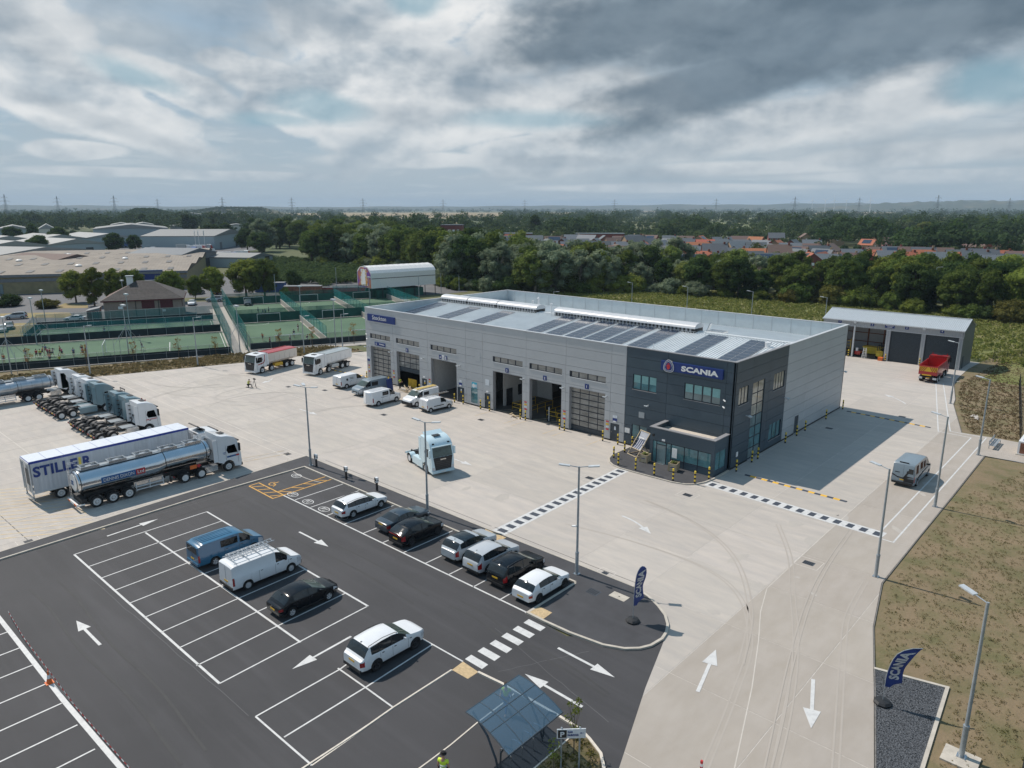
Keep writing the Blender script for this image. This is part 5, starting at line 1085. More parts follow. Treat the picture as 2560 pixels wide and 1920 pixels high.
 sub([(('windscreen',s),0)for s in 'LR'],['glass_green' if gl=='glass' else gl],'windscreen');sub([(('rear_window',s),0)for s in 'LR'],[gl],'rear_window');sub([(('sunroof',s),0)for s in 'LR'],[gl],'sunroof')
 for q in range(len(S['side'])):
  for s in 'LR':sub([(('side_window%d'%q,s),0)],[S.get('side_mat',gl)],'side_window')
 for s in 'LR':sub([(('headlight',s),0)],['lamp_clear'],'headlight');sub([(('tail_light',s),0)],['lamp_red'],'tail_light')
 for c in(yf,yr):
  for s in(-1,1):wheel(t,s*(Wd/2-.105),c,r,.21,rimstyle)
 zb=lerp_tab(belt,f2-S['side'][0][0])
 for s in(-1,1):
  m_=MB();y=f2-S['side'][0][0]-.18;x=s*(Wd/2*.96);m_.loft([[(x+s*a,y+b*.9,zb+.07+c)for b,c in((-.05,-.07),(.06,-.05),(.06,.05),(-.05,.08))]for a in(0,.10,.19)]);m_.build('mirror',[S.get('mirror',paint_m)],t,smooth=50)
 zp=S.get('plate',.62);p=MB();p.box(-.26,-f2-.015,zp-.055,.26,-f2-.001,zp+.055);p.build('rear_plate',['plate_yellow'],t);p=MB();p.box(-.26,f2,.42,.26,f2+.015,.53);p.build('front_plate',['plate_white'],t)
 g=MB();g.box(-.5,f2-.02,.5 if 0 else.56,.5,f2+.008,.70);g.build('grille',['trim'],t)
 dl=MB()
 for a in S.get('doors',[]):
  for s in(-1,1):
   y=f2-a;w=hw0;zb_=lerp_tab(belt,y)
   dl.add([(s*(w*1.0+.004),y-.008,.42),(s*(w*1.0+.004),y+.008,.42),(s*(w*.985+.006),y+.008,zb_-.06),(s*(w*.985+.006),y-.008,zb_-.06)],[(0,1,2,3),(3,2,1,0)])
   dl.box(s*(w*.99)if s>0 else-w*.99-.03,y+.12,zb_-.14,s*(w*.99)+.03 if s>0 else-w*.99,y+.26,zb_-.11)
 if dl.f:dl.build('door_line',['trim'],t)
 if S.get('rails'):
  for s in(-1,1):
   q=MB();ya,yb_=f2-S['rails'][0],f2-S['rails'][1];xx=s*(hw0*(.955-tumble*.5)-.02);q.pipe([(xx,ya,lerp_tab(top,ya)-.03),(xx,ya-.12,lerp_tab(top,ya-.12)+.03),(xx,(ya+yb_)/2,H+.02),(xx,yb_+.12,lerp_tab(top,yb_+.12)+.03),(xx,yb_,lerp_tab(top,yb_)-.03)],.018,6);q.build('roof_rail',['trim'],t)
 if S.get('fin',True):q=MB();y=f2-S['fin_at']if S.get('fin_at')else-f2+.75;z=lerp_tab(top,y);q.add([(0,y-.1,z),(.02,y+.05,z),(0,y-.1,z+.07),(-.02,y+.05,z)],[(0,1,2),(0,2,3),(1,3,2)]);q.build('aerial_fin',['trim'],t)
 if S.get('lightbar'):q=MB();q.box(-hw0*.80,-f2-.012,S['lightbar']-.03,hw0*.80,-f2+.02,S['lightbar']+.03);q.build('rear_light_bar',['lamp_bright'],t)
 if S.get('bumper'):q=MB();q.box(-hw0*.86,-f2-.03,.28,hw0*.86,-f2+.05,.46);q.build('rear_bumper',['trim'],t)
 return t
CARS=dict(
suv=dict(L=4.62,W=1.86,H=1.68,wb=2.76,fo=.90,r=.36,clear=.24,top=[(0,.74),(.06,.86),(.25,.98),(1.10,1.12),(1.25,1.15),(2.05,1.60),(2.5,1.67),(3.2,1.68),(4.1,1.61),(4.30,1.55),(4.56,1.08),(4.62,.98)],belt=[(0,.72),(.3,.93),(1.2,1.06),(3.6,1.10),(4.3,1.16),(4.62,.96)],side=[(1.55,2.55),(2.63,3.45),(3.52,4.05)],ws=(1.22,2.05),rw=(4.16,4.54),doors=[1.45,2.59,3.46],rails=(2.1,4.1),cladding=True,dark_pillar=True,bumper=True,plate=.80,tl=.26,hl=.45),
estate=dict(L=4.82,W=1.83,H=1.48,wb=2.80,fo=.92,r=.335,top=[(0,.62),(.06,.74),(.3,.84),(1.20,.99),(1.32,1.02),(2.15,1.41),(2.6,1.47),(3.3,1.48),(4.3,1.39),(4.42,1.34),(4.74,.98),(4.82,.90)],belt=[(0,.6),(.3,.80),(1.3,.93),(3.8,1.0),(4.4,1.05),(4.82,.86)],side=[(1.6,2.55),(2.62,3.45),(3.52,4.3)],ws=(1.3,2.15),rw=(4.35,4.73),doors=[1.5,2.58,3.46],rails=(2.3,4.3),dark_pillar=True,plate=.58,tl=.26),
sedan=dict(L=4.72,W=1.83,H=1.42,wb=2.80,fo=.88,r=.34,top=[(0,.62),(.06,.74),(.3,.84),(1.20,.97),(1.32,1.0),(2.15,1.36),(2.55,1.415),(3.0,1.40),(3.3,1.36),(4.12,1.03),(4.25,1.02),(4.64,1.02),(4.72,.95)],belt=[(0,.6),(.3,.80),(1.3,.91),(3.6,.98),(4.2,1.0),(4.72,.90)],side=[(1.6,2.55),(2.62,3.6)],ws=(1.3,2.15),rw=(3.35,4.08),doors=[1.5,2.58,3.4],dark_pillar=True,plate=.86,tl=.24,fin_at=3.2),
coupe_suv=dict(L=4.50,W=1.84,H=1.58,wb=2.72,fo=.86,r=.355,clear=.22,top=[(0,.72),(.06,.84),(.25,.95),(1.10,1.07),(1.25,1.10),(2.05,1.51),(2.5,1.575),(3.0,1.57),(3.7,1.48),(4.34,1.16),(4.46,1.10),(4.50,1.0)],belt=[(0,.7),(.3,.90),(1.2,1.02),(3.6,1.07),(4.2,1.10),(4.50,.98)],side=[(1.5,2.45),(2.52,3.5)],ws=(1.22,2.05),rw=(3.78,4.33),doors=[1.42,2.48,3.4],dark_pillar=True,cladding=True,bumper=True,plate=.70,tl=.30,lightbar=1.0,fin_at=3.5),
hatch=dict(L=4.34,W=1.80,H=1.44,wb=2.64,fo=.87,r=.33,top=[(0,.60),(.06,.74),(.28,.84),(1.10,.98),(1.22,1.01),(1.98,1.38),(2.4,1.44),(3.0,1.43),(3.75,1.35),(3.9,1.30),(4.24,.97),(4.34,.88)],belt=[(0,.6),(.3,.80),(1.2,.93),(3.4,1.0),(4.0,1.04),(4.34,.85)],side=[(1.48,2.42),(2.48,3.45)],ws=(1.2,1.98),rw=(3.82,4.22),doors=[1.4,2.45,3.3],dark_pillar=True,plate=.55,tl=.26),
mpv=dict(L=4.32,W=1.79,H=1.50,wb=2.62,fo=.92,r=.325,top=[(0,.58),(.08,.74),(.35,.88),(1.02,1.00),(1.12,1.03),(2.05,1.43),(2.5,1.495),(3.0,1.49),(3.7,1.38),(4.18,1.02),(4.28,.95),(4.32,.86)],belt=[(0,.56),(.35,.84),(1.1,.96),(3.2,1.02),(3.9,1.05),(4.32,.84)],side=[(1.42,2.35),(2.42,3.45)],ws=(1.1,2.05),rw=(3.75,4.17),doors=[1.36,2.38,3.3],nose=.95,nk=.36,tail=.6,tk=.16,plate=.60,tl=.26),
van_mid=dict(L=4.95,W=1.96,H=1.96,wb=3.0,fo=.92,r=.34,clear=.24,top=[(0,.78),(.06,.92),(.22,1.06),(.78,1.22),(.9,1.27),(1.62,1.82),(2.0,1.94),(2.6,1.96),(4.8,1.94),(4.90,1.88),(4.95,1.80)],belt=[(0,.76),(.25,1.0),(.9,1.14),(4.9,1.16),(4.95,1.14)],side=[(1.15,1.98)],ws=(.88,1.62),tumble=.17,doors=[1.08,2.05,3.2],nose=.55,nk=.22,tail=.12,tk=.03,tl=.12,tlj=(3,4),plate=.72,fin=False,mirror='trim',tailup=.06),
van_big=dict(L=5.35,W=2.0,H=2.05,wb=3.3,fo=.98,r=.345,clear=.24,top=[(0,.82),(.06,.96),(.22,1.10),(.85,1.26),(.97,1.31),(1.72,1.90),(2.1,2.03),(2.7,2.05),(5.2,2.03),(5.30,1.97),(5.35,1.88)],belt=[(0,.8),(.25,1.03),(.95,1.18),(5.3,1.20),(5.35,1.16)],side=[(1.22,2.1)],ws=(.95,1.72),tumble=.17,doors=[1.15,2.18,3.4],nose=.6,nk=.22,tail=.12,tk=.03,tl=.12,tlj=(3,4),plate=.75,fin=False,mirror='trim',cladding=False,tailup=.06),
van_small=dict(L=4.30,W=1.81,H=1.80,wb=2.73,fo=.90,r=.31,clear=.22,top=[(0,.70),(.06,.84),(.25,.98),(.95,1.12),(1.05,1.16),(1.75,1.66),(2.1,1.78),(2.5,1.80),(4.15,1.78),(4.25,1.72),(4.30,1.62)],belt=[(0,.68),(.3,.92),(1.1,1.06),(4.2,1.10),(4.3,1.08)],side=[(1.3,2.15)],ws=(1.03,1.75),tumble=.18,doors=[1.22,2.22],nose=.6,nk=.26,tail=.12,tk=.03,tl=.12,tlj=(3,),plate=.70,fin=False,mirror='trim',tailup=.06),
van_high=dict(L=5.9,W=2.02,H=2.38,wb=3.64,fo=1.0,r=.35,clear=.26,top=[(0,.85),(.06,1.0),(.25,1.16),(.85,1.34),(.97,1.4),(1.6,2.05),(2.0,2.30),(2.6,2.38),(5.75,2.35),(5.85,2.28),(5.9,2.15)],belt=[(0,.83),(.25,1.1),(.95,1.24),(5.85,1.26),(5.9,1.2)],side=[(1.2,2.0)],ws=(.95,1.6),tumble=.15,doors=[1.12,2.1,3.5],nose=.6,nk=.2,tail=.12,tk=.03,tl=.12,tlj=(3,),plate=.72,fin=False,mirror='trim',tailup=.05,cladding=True))
def sp(k,**kw):d=dict(CARS[k]);d.update(kw);return d
UP,DN=0.0,math.pi
def backdoor(t,S,m='trim',win=False,H=None):
 f=-S['L']/2;q=MB();q.box(-.006,f-.008,.45,.006,f,S['H']-.22);q.build('door_seam',['trim'],t)
 if win:q=MB();q.box(-S['W']*.38,f-.014,1.2,S['W']*.38,f-.001,S['H']-.28);q.build('rear_window',['glass'],t)
 q=MB();q.box(-S['W']*.45,f-.06,.3,S['W']*.45,f+.02,.5);q.build('rear_bumper',[m],t)
def side_panel(t,S,y0,y1,z0,z1,m,s=1,name='side_window'):
 """glazing or lettering panel on the flat flank of a van; y measured back from the nose"""
 f2=S['L']/2;tum=S['tumble'];w=S['W']/2;zb=1.15
 xx=lambda z:w*(.955-tum*.5*max(0,(z-zb)/(S['H']-1.0)))+.012 if z>zb else w*.985+.012
 q=MB();q.add([(s*xx(z0),f2-y1,z0),(s*xx(z0),f2-y0,z0),(s*xx(z1),f2-y0,z1),(s*xx(z1),f2-y1,z1)],[(0,1,2,3),(3,2,1,0)]);return q.build(name,[m],t)
def roof_ribs(t,S,m):
 q=MB();f2=S['L']/2
 for k in range(5):q.box(-.5+.25*k-.02,-f2+.3,S['H']-.0,-.5+.25*k+.02,f2-2.3,S['H']+.02)
 q.build('roof_ribs',[m],t)
# the car park
car('white estate car charging in the bay row nearest the yard','car',(-19.2,-30.75),UP,sp('estate',L=4.9,wb=2.92),'paint_white')
car('dark grey saloon parked between the white estate and the black crossover','car',(-14.1,-30.1),UP,sp('sedan'),'paint_navy')
car('glossy black crossover with a full width red rear light bar','car',(-11.45,-30.85),UP,sp('coupe_suv'),'paint_black',rimstyle='alloy_dark')
car('silver sports utility car with a dark glass sunroof','car',(-6.55,-29.75),UP,sp('suv',H=1.63,sunroof=(2.3,3.7),rails=None,L=4.55,top=[(0,.74),(.06,.86),(.25,.98),(1.10,1.10),(1.25,1.13),(2.05,1.56),(2.5,1.62),(3.2,1.63),(4.0,1.57),(4.20,1.50),(4.47,1.06),(4.55,.96)],rw=(4.05,4.44)),'paint_silver')
car('silver sports utility car with a plain painted roof','car',(-4.0,-29.95),UP,sp('suv',rails=None),'paint_silver2')
car('black sports utility car parked beside the white hatchback','car',(-1.4,-30.1),UP,sp('suv'),'paint_black',rimstyle='alloy_dark')
car('white five door hatchback at the lamp end of the bay row','car',(1.27,-30.5),UP,sp('hatch',L=4.5,wb=2.72),'paint_white',rimstyle='alloy_dark')
car('black rounded hatchback parked alone in the middle block','car',(-9.35,-42.45),UP,sp('mpv',L=4.55,wb=2.75),'paint_black')
car('white sports utility car with black wheels nearest the camera','car',(-.85,-42.25),UP,sp('suv',L=4.8,wb=2.84,H=1.72,rails=(2.1,4.2),side_mat='glass'),'paint_white',rimstyle='alloy_dark')
t=car('blue panel van with a tinted side window in the car park','van',(-19.75,-42.6),UP,sp('van_mid',L=5.2,wb=3.05),'paint_blue',name='panel_van');S_=sp('van_mid',L=5.2);backdoor(t,S_,'paint_blue',True);side_panel(t,S_,2.15,3.45,1.22,1.72,'glass');roof_ribs(t,S_,'paint_blue')
t=car('white panel van carrying a silver ladder on its roof rack in the car park','van',(-14.75,-42.45),UP,sp('van_big'),'paint_white',name='panel_van',rimstyle='steel');S_=CARS['van_big'];backdoor(t,S_,'trim')
q=MB()
for y in(-2.2,-1.3,-.4,.5):q.tube((-.85,y,2.12),(.85,y,2.12),.025,n=6)
for s in(-1,1):q.tube((s*.82,-2.4,2.12),(s*.82,.8,2.12),.025,n=6)
q.build('roof_rack',['steel'],t)
for s in(1,-1):side_panel(t,S_,2.3,4.35,.62,.72,'trim',s,'side_strip')
def ladder(label,loc,rz,L_,w=.42,parent=None,group=None):
 t=thing('roof_ladder',label,'ladder',loc,rz,group);q=MB()
 for s in(-1,1):q.box(s*w/2-.025,-L_/2,0,s*w/2+.025,L_/2,.08)
 q.build('stile',['steel'],t);k=-L_/2+.15
 while k<L_/2:b=MB();b.box(-w/2,k-.03,.01,w/2,k+.03,.05);b.build('rung',['steel'],t);k+=.32
 return t
ladder('double silver ladder lying on the roof of the white car park van',(-15.35,-42.9,2.16),0,3.5,.44);ladder('narrow silver ladder beside the double ladder on the white car park van',(-14.85,-43.2,2.16),0,2.8,.3)
# vans in front of the workshop
t=car('white panel van with black lettering behind the grey van','van',(-57.75,-4.6),R(4),sp('van_mid'),'paint_white',name='panel_van',rimstyle='steel');S_=CARS['van_mid'];backdoor(t,S_);o=side_panel(t,S_,3.6,3.9,1.15,1.45,'trim',1,'logo');side_panel(t,S_,2.6,3.2,1.28,1.38,'paint_grey',1,'lettering_line');side_panel(t,S_,2.6,3.3,1.45,1.52,'paint_grey',1,'lettering_line')
t=car('metallic grey panel van with its side door open','van',(-52.2,-5.2),DN,sp('van_big',L=5.1,wb=3.0),'paint_greyblue',name='panel_van');S_=sp('van_big',L=5.1);side_panel(t,S_,2.25,3.35,.55,1.75,'interior_dark',-1,'open_doorway');side_panel(t,S_,2.25,3.35,.55,1.75,'interior_dark',1,'open_doorway')
b=MB();b.box(.55,-1.3,.55,.95,-.9,1.3);b.build('boxes_inside',['wood'],t)
t=car('white panel van with tinted side windows and no roof rack','van',(-46.5,-7.25),R(2),sp('van_big',L=5.0,wb=3.1),'paint_white',name='panel_van',rimstyle='alloy');S_=sp('van_big',L=5.0);backdoor(t,S_,'paint_white');side_panel(t,S_,2.28,3.3,1.28,1.78,'glass');side_panel(t,S_,2.4,3.6,1.08,1.12,'trim',1,'door_track');roof_ribs(t,S_,'paint_white')
t=car('white panel van with a black bumper and planks on its roof facing the yard','van',(-42.45,-4.05),DN+R(0),sp('van_big',L=5.0,wb=3.1,H=1.98),'paint_white',name='panel_van',rimstyle='steel');S_=sp('van_big',L=5.0);q=MB();q.box(-.95,2.1,.3,.95,2.52,.72);q.build('front_bumper',['trim'],t);side_panel(t,S_,2.3,3.2,.6,1.75,'interior_dark',-1,'open_doorway');side_panel(t,S_,2.3,3.2,.6,1.75,'interior_dark',1,'open_doorway')
q=MB()
for y in(-2.0,-1.0,.1):q.tube((-.85,y,2.10),(.85,y,2.10),.025,n=6)
q.build('roof_rack',['steel'],t)
t=thing('roof_planks','wooden planks and poles on the roof of the white van facing the yard','planks',(-42.3,-3.4,2.13));
for k in range(4):q=MB();q.box(-.3+.2*k,-1.7+.1*k,0,-.18+.2*k,1.8,.05);q.build('plank',['wood_pale' if k%2 else 'post_yellow'],t)
t=car('small white van with a black side strip nearest the workshop wall','van',(-38.75,-4.5),R(-4),sp('van_small',L=4.4,wb=3.0,fo=.82),'paint_white',name='panel_van',rimstyle='steel');S_=sp('van_small',L=4.4);backdoor(t,S_);side_panel(t,S_,1.7,3.3,.66,.78,'trim',1,'side_strip')
q=MB()
for y in(-1.7,-.6):q.tube((-.7,y,1.93),(.7,y,1.93),.025,n=6)
q.build('roof_rack',['steel'],t);ladder('long silver ladder on the roof of the small white van',(-39.0,-4.4,1.96),R(-4),4.0,.42)
# the patterned van on the exit lane
S_=CARS['van_high'];t=car('tall silver van with printed black graphics standing on the exit lane','van',(14.05,9.95),UP-R(1),sp('van_high',L=5.9,wb=3.7),'paint_greyblue',name='panel_van',rimstyle='steel');backdoor(t,S_,'trim')
f=-2.95;q=MB()
for pts in([(-.85,1.02),(.05,.80),(.95,.52),(.95,.62),(.3,.86),(.55,1.02),(.95,1.1),(.3,1.14),(.0,.94)],[(.0,.9),(.3,1.45),(.28,1.6),(.45,1.72),(.5,1.5),(.22,.98)],[(.1,.86),(.95,.95),(.95,.56),(.1,.52)],[(-.95,1.1),(-.4,.84),(-.3,.9),(-.9,1.18)]):q.prism(pts,f-.022,f-.004,axis='y')
q.build('rear_graphic',['trim'],t);q=MB();q.box(.45,f-.02,1.42,.84,f-.004,1.9);q.build('rear_window',['glass'],t);q=MB();q.box(-.72,f-.02,1.36,-.3,f-.003,1.44);q.build('rear_lettering',['trim'],t)
q=MB();q.box(-.45,f+.12,2.36,.35,f+.2,2.42);q.build('brake_light',['trim'],t)
for k,(y0,y1,z0,z1)in enumerate([(2.3,2.9,1.35,2.0),(3.2,4.0,1.45,2.1),(4.6,5.3,1.3,2.1)]):side_panel(t,sp('van_high',tumble=.15),y0,y1,z0,z1,'rust',1,'side_graphic')
q=MB();q.add([(1.022,-2.6,.7),(1.022,-1.6,.95),(1.022,.5,1.15),(1.022,2.0,1.16),(1.022,.3,1.03),(1.022,-1.5,.78)],[(0,1,2,3,4,5),(5,4,3,2,1,0)]);q.build('side_graphic',['trim'],t)
# lorries; local +Y is forward, the origin on the ground under the front axle
def cab(t,m,high=True,flap=False,mirror=None,front='trim',H=3.75,bumper=None,name='cab'):
 W_=1.24;arch=[(-.64*math.cos(a),.52+.64*math.sin(a))for a in[math.pi*i/10 for i in range(11)]]
 rf=[(1.12,2.86),(1.08,3.0),(.72,3.42 if high else 3.05),(.1,3.66 if high else 3.12),(-.5,3.74 if high else 3.14),(-.98,H if high else 3.14)]
 out=[(-1.0,1.1),(-.66,1.1)]+[(a,z)for a,z in arch if z>1.05 or a>.3]+[(.66,.38),(1.36,.32),(1.42,.9),(1.40,1.5),(1.345,1.95)]+rf
 out=[(-1.0,1.1),(-.62,.95)]+[(a,z)for a,z in arch[2:]]+[(.66,.38),(1.36,.32),(1.42,.9),(1.40,1.5),(1.345,1.95)]+rf
 cy,cz=.2,2.0;rings=[]
 for x,k in((-W_,.955),(-W_+.035,.985),(-W_+.12,1),(W_-.12,1),(W_-.035,.985),(W_,.955)):rings.append([(x,cy+(a-cy)*(k if z>.7 else k),max(.32,cz+(z-cz)*(k if z>1.2 else 1)))for a,z in out])
 b=MB();b.loft(rings,caps=True);b.f=[q[::-1]for q in b.f];body=b.build(name,[m],t,smooth=30)
 q=MB();q.add([(-1.07,1.352,1.93),(1.07,1.352,1.93),(1.02,1.135,2.88),(-1.02,1.135,2.88)],[(0,1,2,3)]);q.v=[(x,y+.02,z)for x,y,z in q.v];q.build('windscreen',['glass_green'],body)
 q=MB();q.box(-1.12,1.10,2.88,1.12,1.32,2.99)if front=='trim' else q.box(-1.12,1.10,2.88,1.12,1.22,2.96);q.build('sun_visor',['trim' if front=='trim' else m],body)
 q=MB();q.prism([(-.86,.62),(.86,.62),(1.04,1.90),(-1.04,1.90)],1.38,1.435,axis='y');g=q.build('grille',['trim'],body)
 q=MB()
 for k in range(5):q.box(-.78,1.435,.72+.18*k,.78,1.455,.80+.18*k)
 q.build('grille_bar',['rim_dark'],g);letters('badge','SCANIA','chrome',g,(0,1.46,1.68),.12,xdir=(-1,0,0),width=.62)
 for s in(-1,1):
  q=MB();q.prism([(s*.86,.60),(s*1.16,.62),(s*1.18,.95),(s*.90,.90)],1.36,1.44,axis='y');q.build('headlight',['lamp_clear'],body)
  q=MB();x=s*(W_+.012)
  q.add([(x,1.02,1.78),(x,.05,1.85),(x,-.12,2.2),(x,.02,2.62),(x,.78,2.66)],[(0,1,2,3,4),(4,3,2,1,0)]);q.build('side_window',['glass'],body)
  q=MB();q.add([(x,1.04,.75),(x,1.06,.75),(x,1.04,1.75),(x,1.02,1.75)],[(0,1,2,3),(3,2,1,0)]);q.add([(x,-.2,1.2),(x,-.18,1.2),(x,-.18,2.7),(x,-.2,2.7)],[(0,1,2,3),(3,2,1,0)]);q.box(x-.01 if s>0 else x-.02,.12,1.48,x+.02 if s>0 else x+.01,.28,1.56);q.build('door_line',['trim'],body)
  q=MB();q.box(s*1.27-.02,1.15,1.85,s*1.27+.02,1.2,2.75);q.loft([[(s*1.27+s*u,1.16+v,z)for u,v in((.0,-.06),(.22,-.02),(.22,.08),(.0,.1))]for z in(1.95,2.7)]);q.build('mirror',[mirror or 'trim'],body,smooth=40)
 q=MB();q.box(-1.22,1.2,.30,1.22,1.47,.56);q.build('bumper',[bumper or m],body);q=MB();q.box(-.26,1.47,.36,.26,1.485,.46);q.build('front_plate',['plate_white'],body)
 q=MB();q.box(-.38,-.3,(3.72 if high else 3.13),.38,.25,(3.765 if high else 3.17));q.build('roof_hatch',['trim'],body)
 q=MB()
 for k in range(9):q.box(-1.05+.25*k,-1.03,1.3,-.93+.25*k,-1.0,3.3 if high else 2.9)
 q.build('rear_panel_ribs',[m],body)
 for s in(-1,1):
  q=MB();q.box(s*1.2-.03,-1.42,1.2,s*1.2+.03,-1.01,3.45 if high else 3.0);q.build('air_deflector',[m if high else m],body)
 q=MB()
 for z in(1.6,2.1,2.6,3.1):q.box(-1.17,-1.2,z,-.8,-1.03,z+.05);q.box(.8,-1.2,z,1.17,-1.03,z+.05)
 q.pipe([(-.4,-1.05,2.2),(-.4,-1.2,1.8),(-.3,-1.3,1.3)],.03,5);q.pipe([(-.2,-1.05,2.2),(-.2,-1.25,1.9),(-.25,-1.4,1.3)],.03,5);q.pipe([(.0,-1.05,2.2),(.0,-1.25,1.7),(-.1,-1.5,1.3)],.03,5);q.build('air_lines',['trim'],body)
 if flap:q=MB();q.loft([[(-1.0,a,z),(1.0,a,z),(1.0,a-.02,z-.04),(-1.0,a-.02,z-.04)]for a,z in((-.3,H-.05),(-.95,H+.28),(-1.02,H+.25))]);q.build('roof_spoiler',[m],body,smooth=30)
 if high:
  for s in(-1,1):q=MB();q.add([(s*.72,.985,3.12),(s*1.0,.985,3.12),(s*.92,.90,3.24),(s*.72,.90,3.24)],[(0,1,2,3),(3,2,1,0)]);q.v=[(x,y+.03,z+.01)for x,y,z in q.v];q.build('roof_lamp',['glass'],body)
 return body
def chassis(t,ylen,axles,m='trim',z=.86,deck=None,skirt=None,guards=True,twin=True,gm='trim',tanks=True,rs='hub_in'):
 q=MB()
 for s in(-1,1):q.box(s*.42-.04,-ylen,z-.13,s*.42+.04,.9,z+.12)
 k=-ylen+.2
 while k<0:q.box(-.38,k,z-.08,.38,k+.1,z+.06);k+=.9
 q.build('chassis',[m],t)
 for s in(-1,1):wheel(t,s*(1.22-.16),0,.5,.32,'hub_out')
 for y in axles:
  if y<-2.5 or twin:
   for s in(-1,1):wheel(t,s*(1.22-.27 if y<-2.4 else 1.22-.16),y,.5,.54 if y<-2.4 else.32,rs if y<-2.4 else 'hub_out')
  else:
   for s in(-1,1):wheel(t,s*(1.22-.16),y,.5,.32,'hub_out')
  if guards and y<-2.4:
   for s in(-1,1):
    b=MB();pr=[(y+.60*math.cos(a),.5+.60*math.sin(a))for a in[math.pi*(.06+.88*i/9)for i in range(10)]];b.loft([[(x,u,v)for u,v in pr]+[(x,y+(u-y)*.955,.5+(v-.5)*.955)for u,v in pr[::-1]]for x in(s*.68,s*1.24)]);b.build('mudguard',[gm],t,smooth=40)
 if guards:b=MB();b.prism([(.45*math.cos(a),-3.6+.42*math.sin(a))for a in[2*math.pi*i/14 for i in range(14)]],z+.2,z+.3);b.box(-.45,-4.3,z+.1,.45,-3.1,z+.2);b.build('fifth_wheel',['black'],t)
 if deck:b=MB();b.box(-.62,deck[0],z+.13,.62,deck[1],z+.17);b.build('deck_plate',['galv'],t)
 if skirt:
  for s in(-1,1):b=MB();b.box(s*1.2-.03,skirt[0],.30,s*1.2+.03,skirt[1],1.02);b.box(min(s*.65,s*1.2),skirt[0],.98,max(s*.65,s*1.2),skirt[1],1.02);b.build('side_skirt',[skirt[2]],t)
 elif tanks:
  for s in(-1,1):b=MB();b.cbox((s*.88,-1.75,.68),(.6,1.3,.58));b.build('fuel_tank',['steel' if s>0 else 'trim'],t,smooth=30)
 b=MB();b.box(-1.1,-ylen-.06,z-.2,1.1,-ylen+.02,z-.02);b.build('tail_beam',[gm],t)
 for s in(-1,1):b=MB();b.box(s*.92-.2,-ylen-.1,z-.19,s*.92+.2,-ylen-.06,z-.05);b.build('tail_light',['lamp_red'],t)
 b=MB();b.box(-.26,-ylen-.09,z-.18,.26,-ylen-.06,z-.07);b.build('rear_plate',['plate_yellow'],t)
def tractor(label,loc,rz,m,axles=(-3.85,-5.15),ylen=5.75,high=True,flap=False,skirt=None,gm='trim',group=None,mirror=None,deck=(-2.7,-1.25),front='trim',H=3.75,rs='hub_in',bumper=None):
 t=thing('tractor_unit',label,'lorry',(loc[0],loc[1],0),rz,group);c=cab(t,m,high,flap,mirror,front,H,bumper);chassis(t,ylen,axles,deck=deck,skirt=skirt,gm=gm,rs=rs);return t,c
YF=-34.12
t,c=tractor('white tractor unit with red door lettering and red beacons beside the curtain trailer',(-57.0,YF),0,'paint_white');letters('lettering','WARD','sign_red',c,(1.262,.38,1.62),.15,xdir=(0,1,0),width=1.25)
for x in(-.5,.5):q=MB();q.tube((x,.2,3.72),(x,.2,3.88),.07);q.build('beacon',['lamp_red'],c)
tractor('grey blue tractor unit parked directly beside the white one with red door lettering',(-60.5,YF),0,'paint_teal');t,c=tractor('grey blue tractor unit with a roof light bar third from the curtain trailer',(-63.7,YF),0,'paint_teal')
q=MB();q.tube((-.8,.3,3.95),(.8,.3,3.95),.04)
for k in range(4):q.tube((-.6+.4*k,.28,3.95),(-.6+.4*k,.36,3.95),.09,n=10)
for s in(-1,1):q.tube((s*.7,.3,3.7),(s*.7,.3,3.95),.03)
q.build('light_bar',['trim'],c)
tractor('grey blue three axle tractor unit with matching side skirts in the lorry row',(-70.6,YF),0,'paint_teal',skirt=(-3.1,-1.05,'paint_teal'))
tractor('plain white tractor unit behind the skirted grey blue one',(-73.9,YF),0,'paint_white');t,c=tractor('white tractor unit with red flank lettering beside the green cab',(-77.2,YF),0,'paint_white');q=MB()
for k in range(4):q.add([(1.262,-.6,1.35+.45*k),(1.262,-.55+.0,1.35+.45*k),(1.262,-.25,1.62+.45*k),(1.262,-.33,1.65+.45*k)],[(0,1,2,3),(3,2,1,0)])
for k in range(3):q.box(1.25,-.7,1.5+.5*k,1.262,-.3,1.56+.5*k)
q.build('lettering',['sign_red'],c)
t,c=tractor('green and white tractor unit coupled to a steel tank trailer',(-83.4,YF-.3),0,'paint_white')
q=MB();x=1.263;q.add([(x,a,z)for a,z in[(-.95,1.15),(.1,1.15),(.5,1.35),(.15,1.75),(-.15,1.95),(-.35,2.4),(-.3,2.9),(-.5,3.25),(-.95,3.3)]],[tuple(range(9)),tuple(range(8,-1,-1))]);q.add([(-x,a,z)for a,z in[(-.95,1.15),(.1,1.15),(.5,1.35),(.15,1.75),(-.35,2.4),(-.3,2.9),(-.95,3.3)]],[tuple(range(7)),tuple(range(6,-1,-1))]);q.build('green_livery',['paint_green'],c)
q=MB();q.add([(x+.005,a,z)for a,z in[(.0,1.45),(.75,1.45),(.7,1.62),(.45,1.8),(.2,1.65)]],[tuple(range(5)),tuple(range(4,-1,-1))]);q.build('yellow_logo',['plate_yellow'],c)
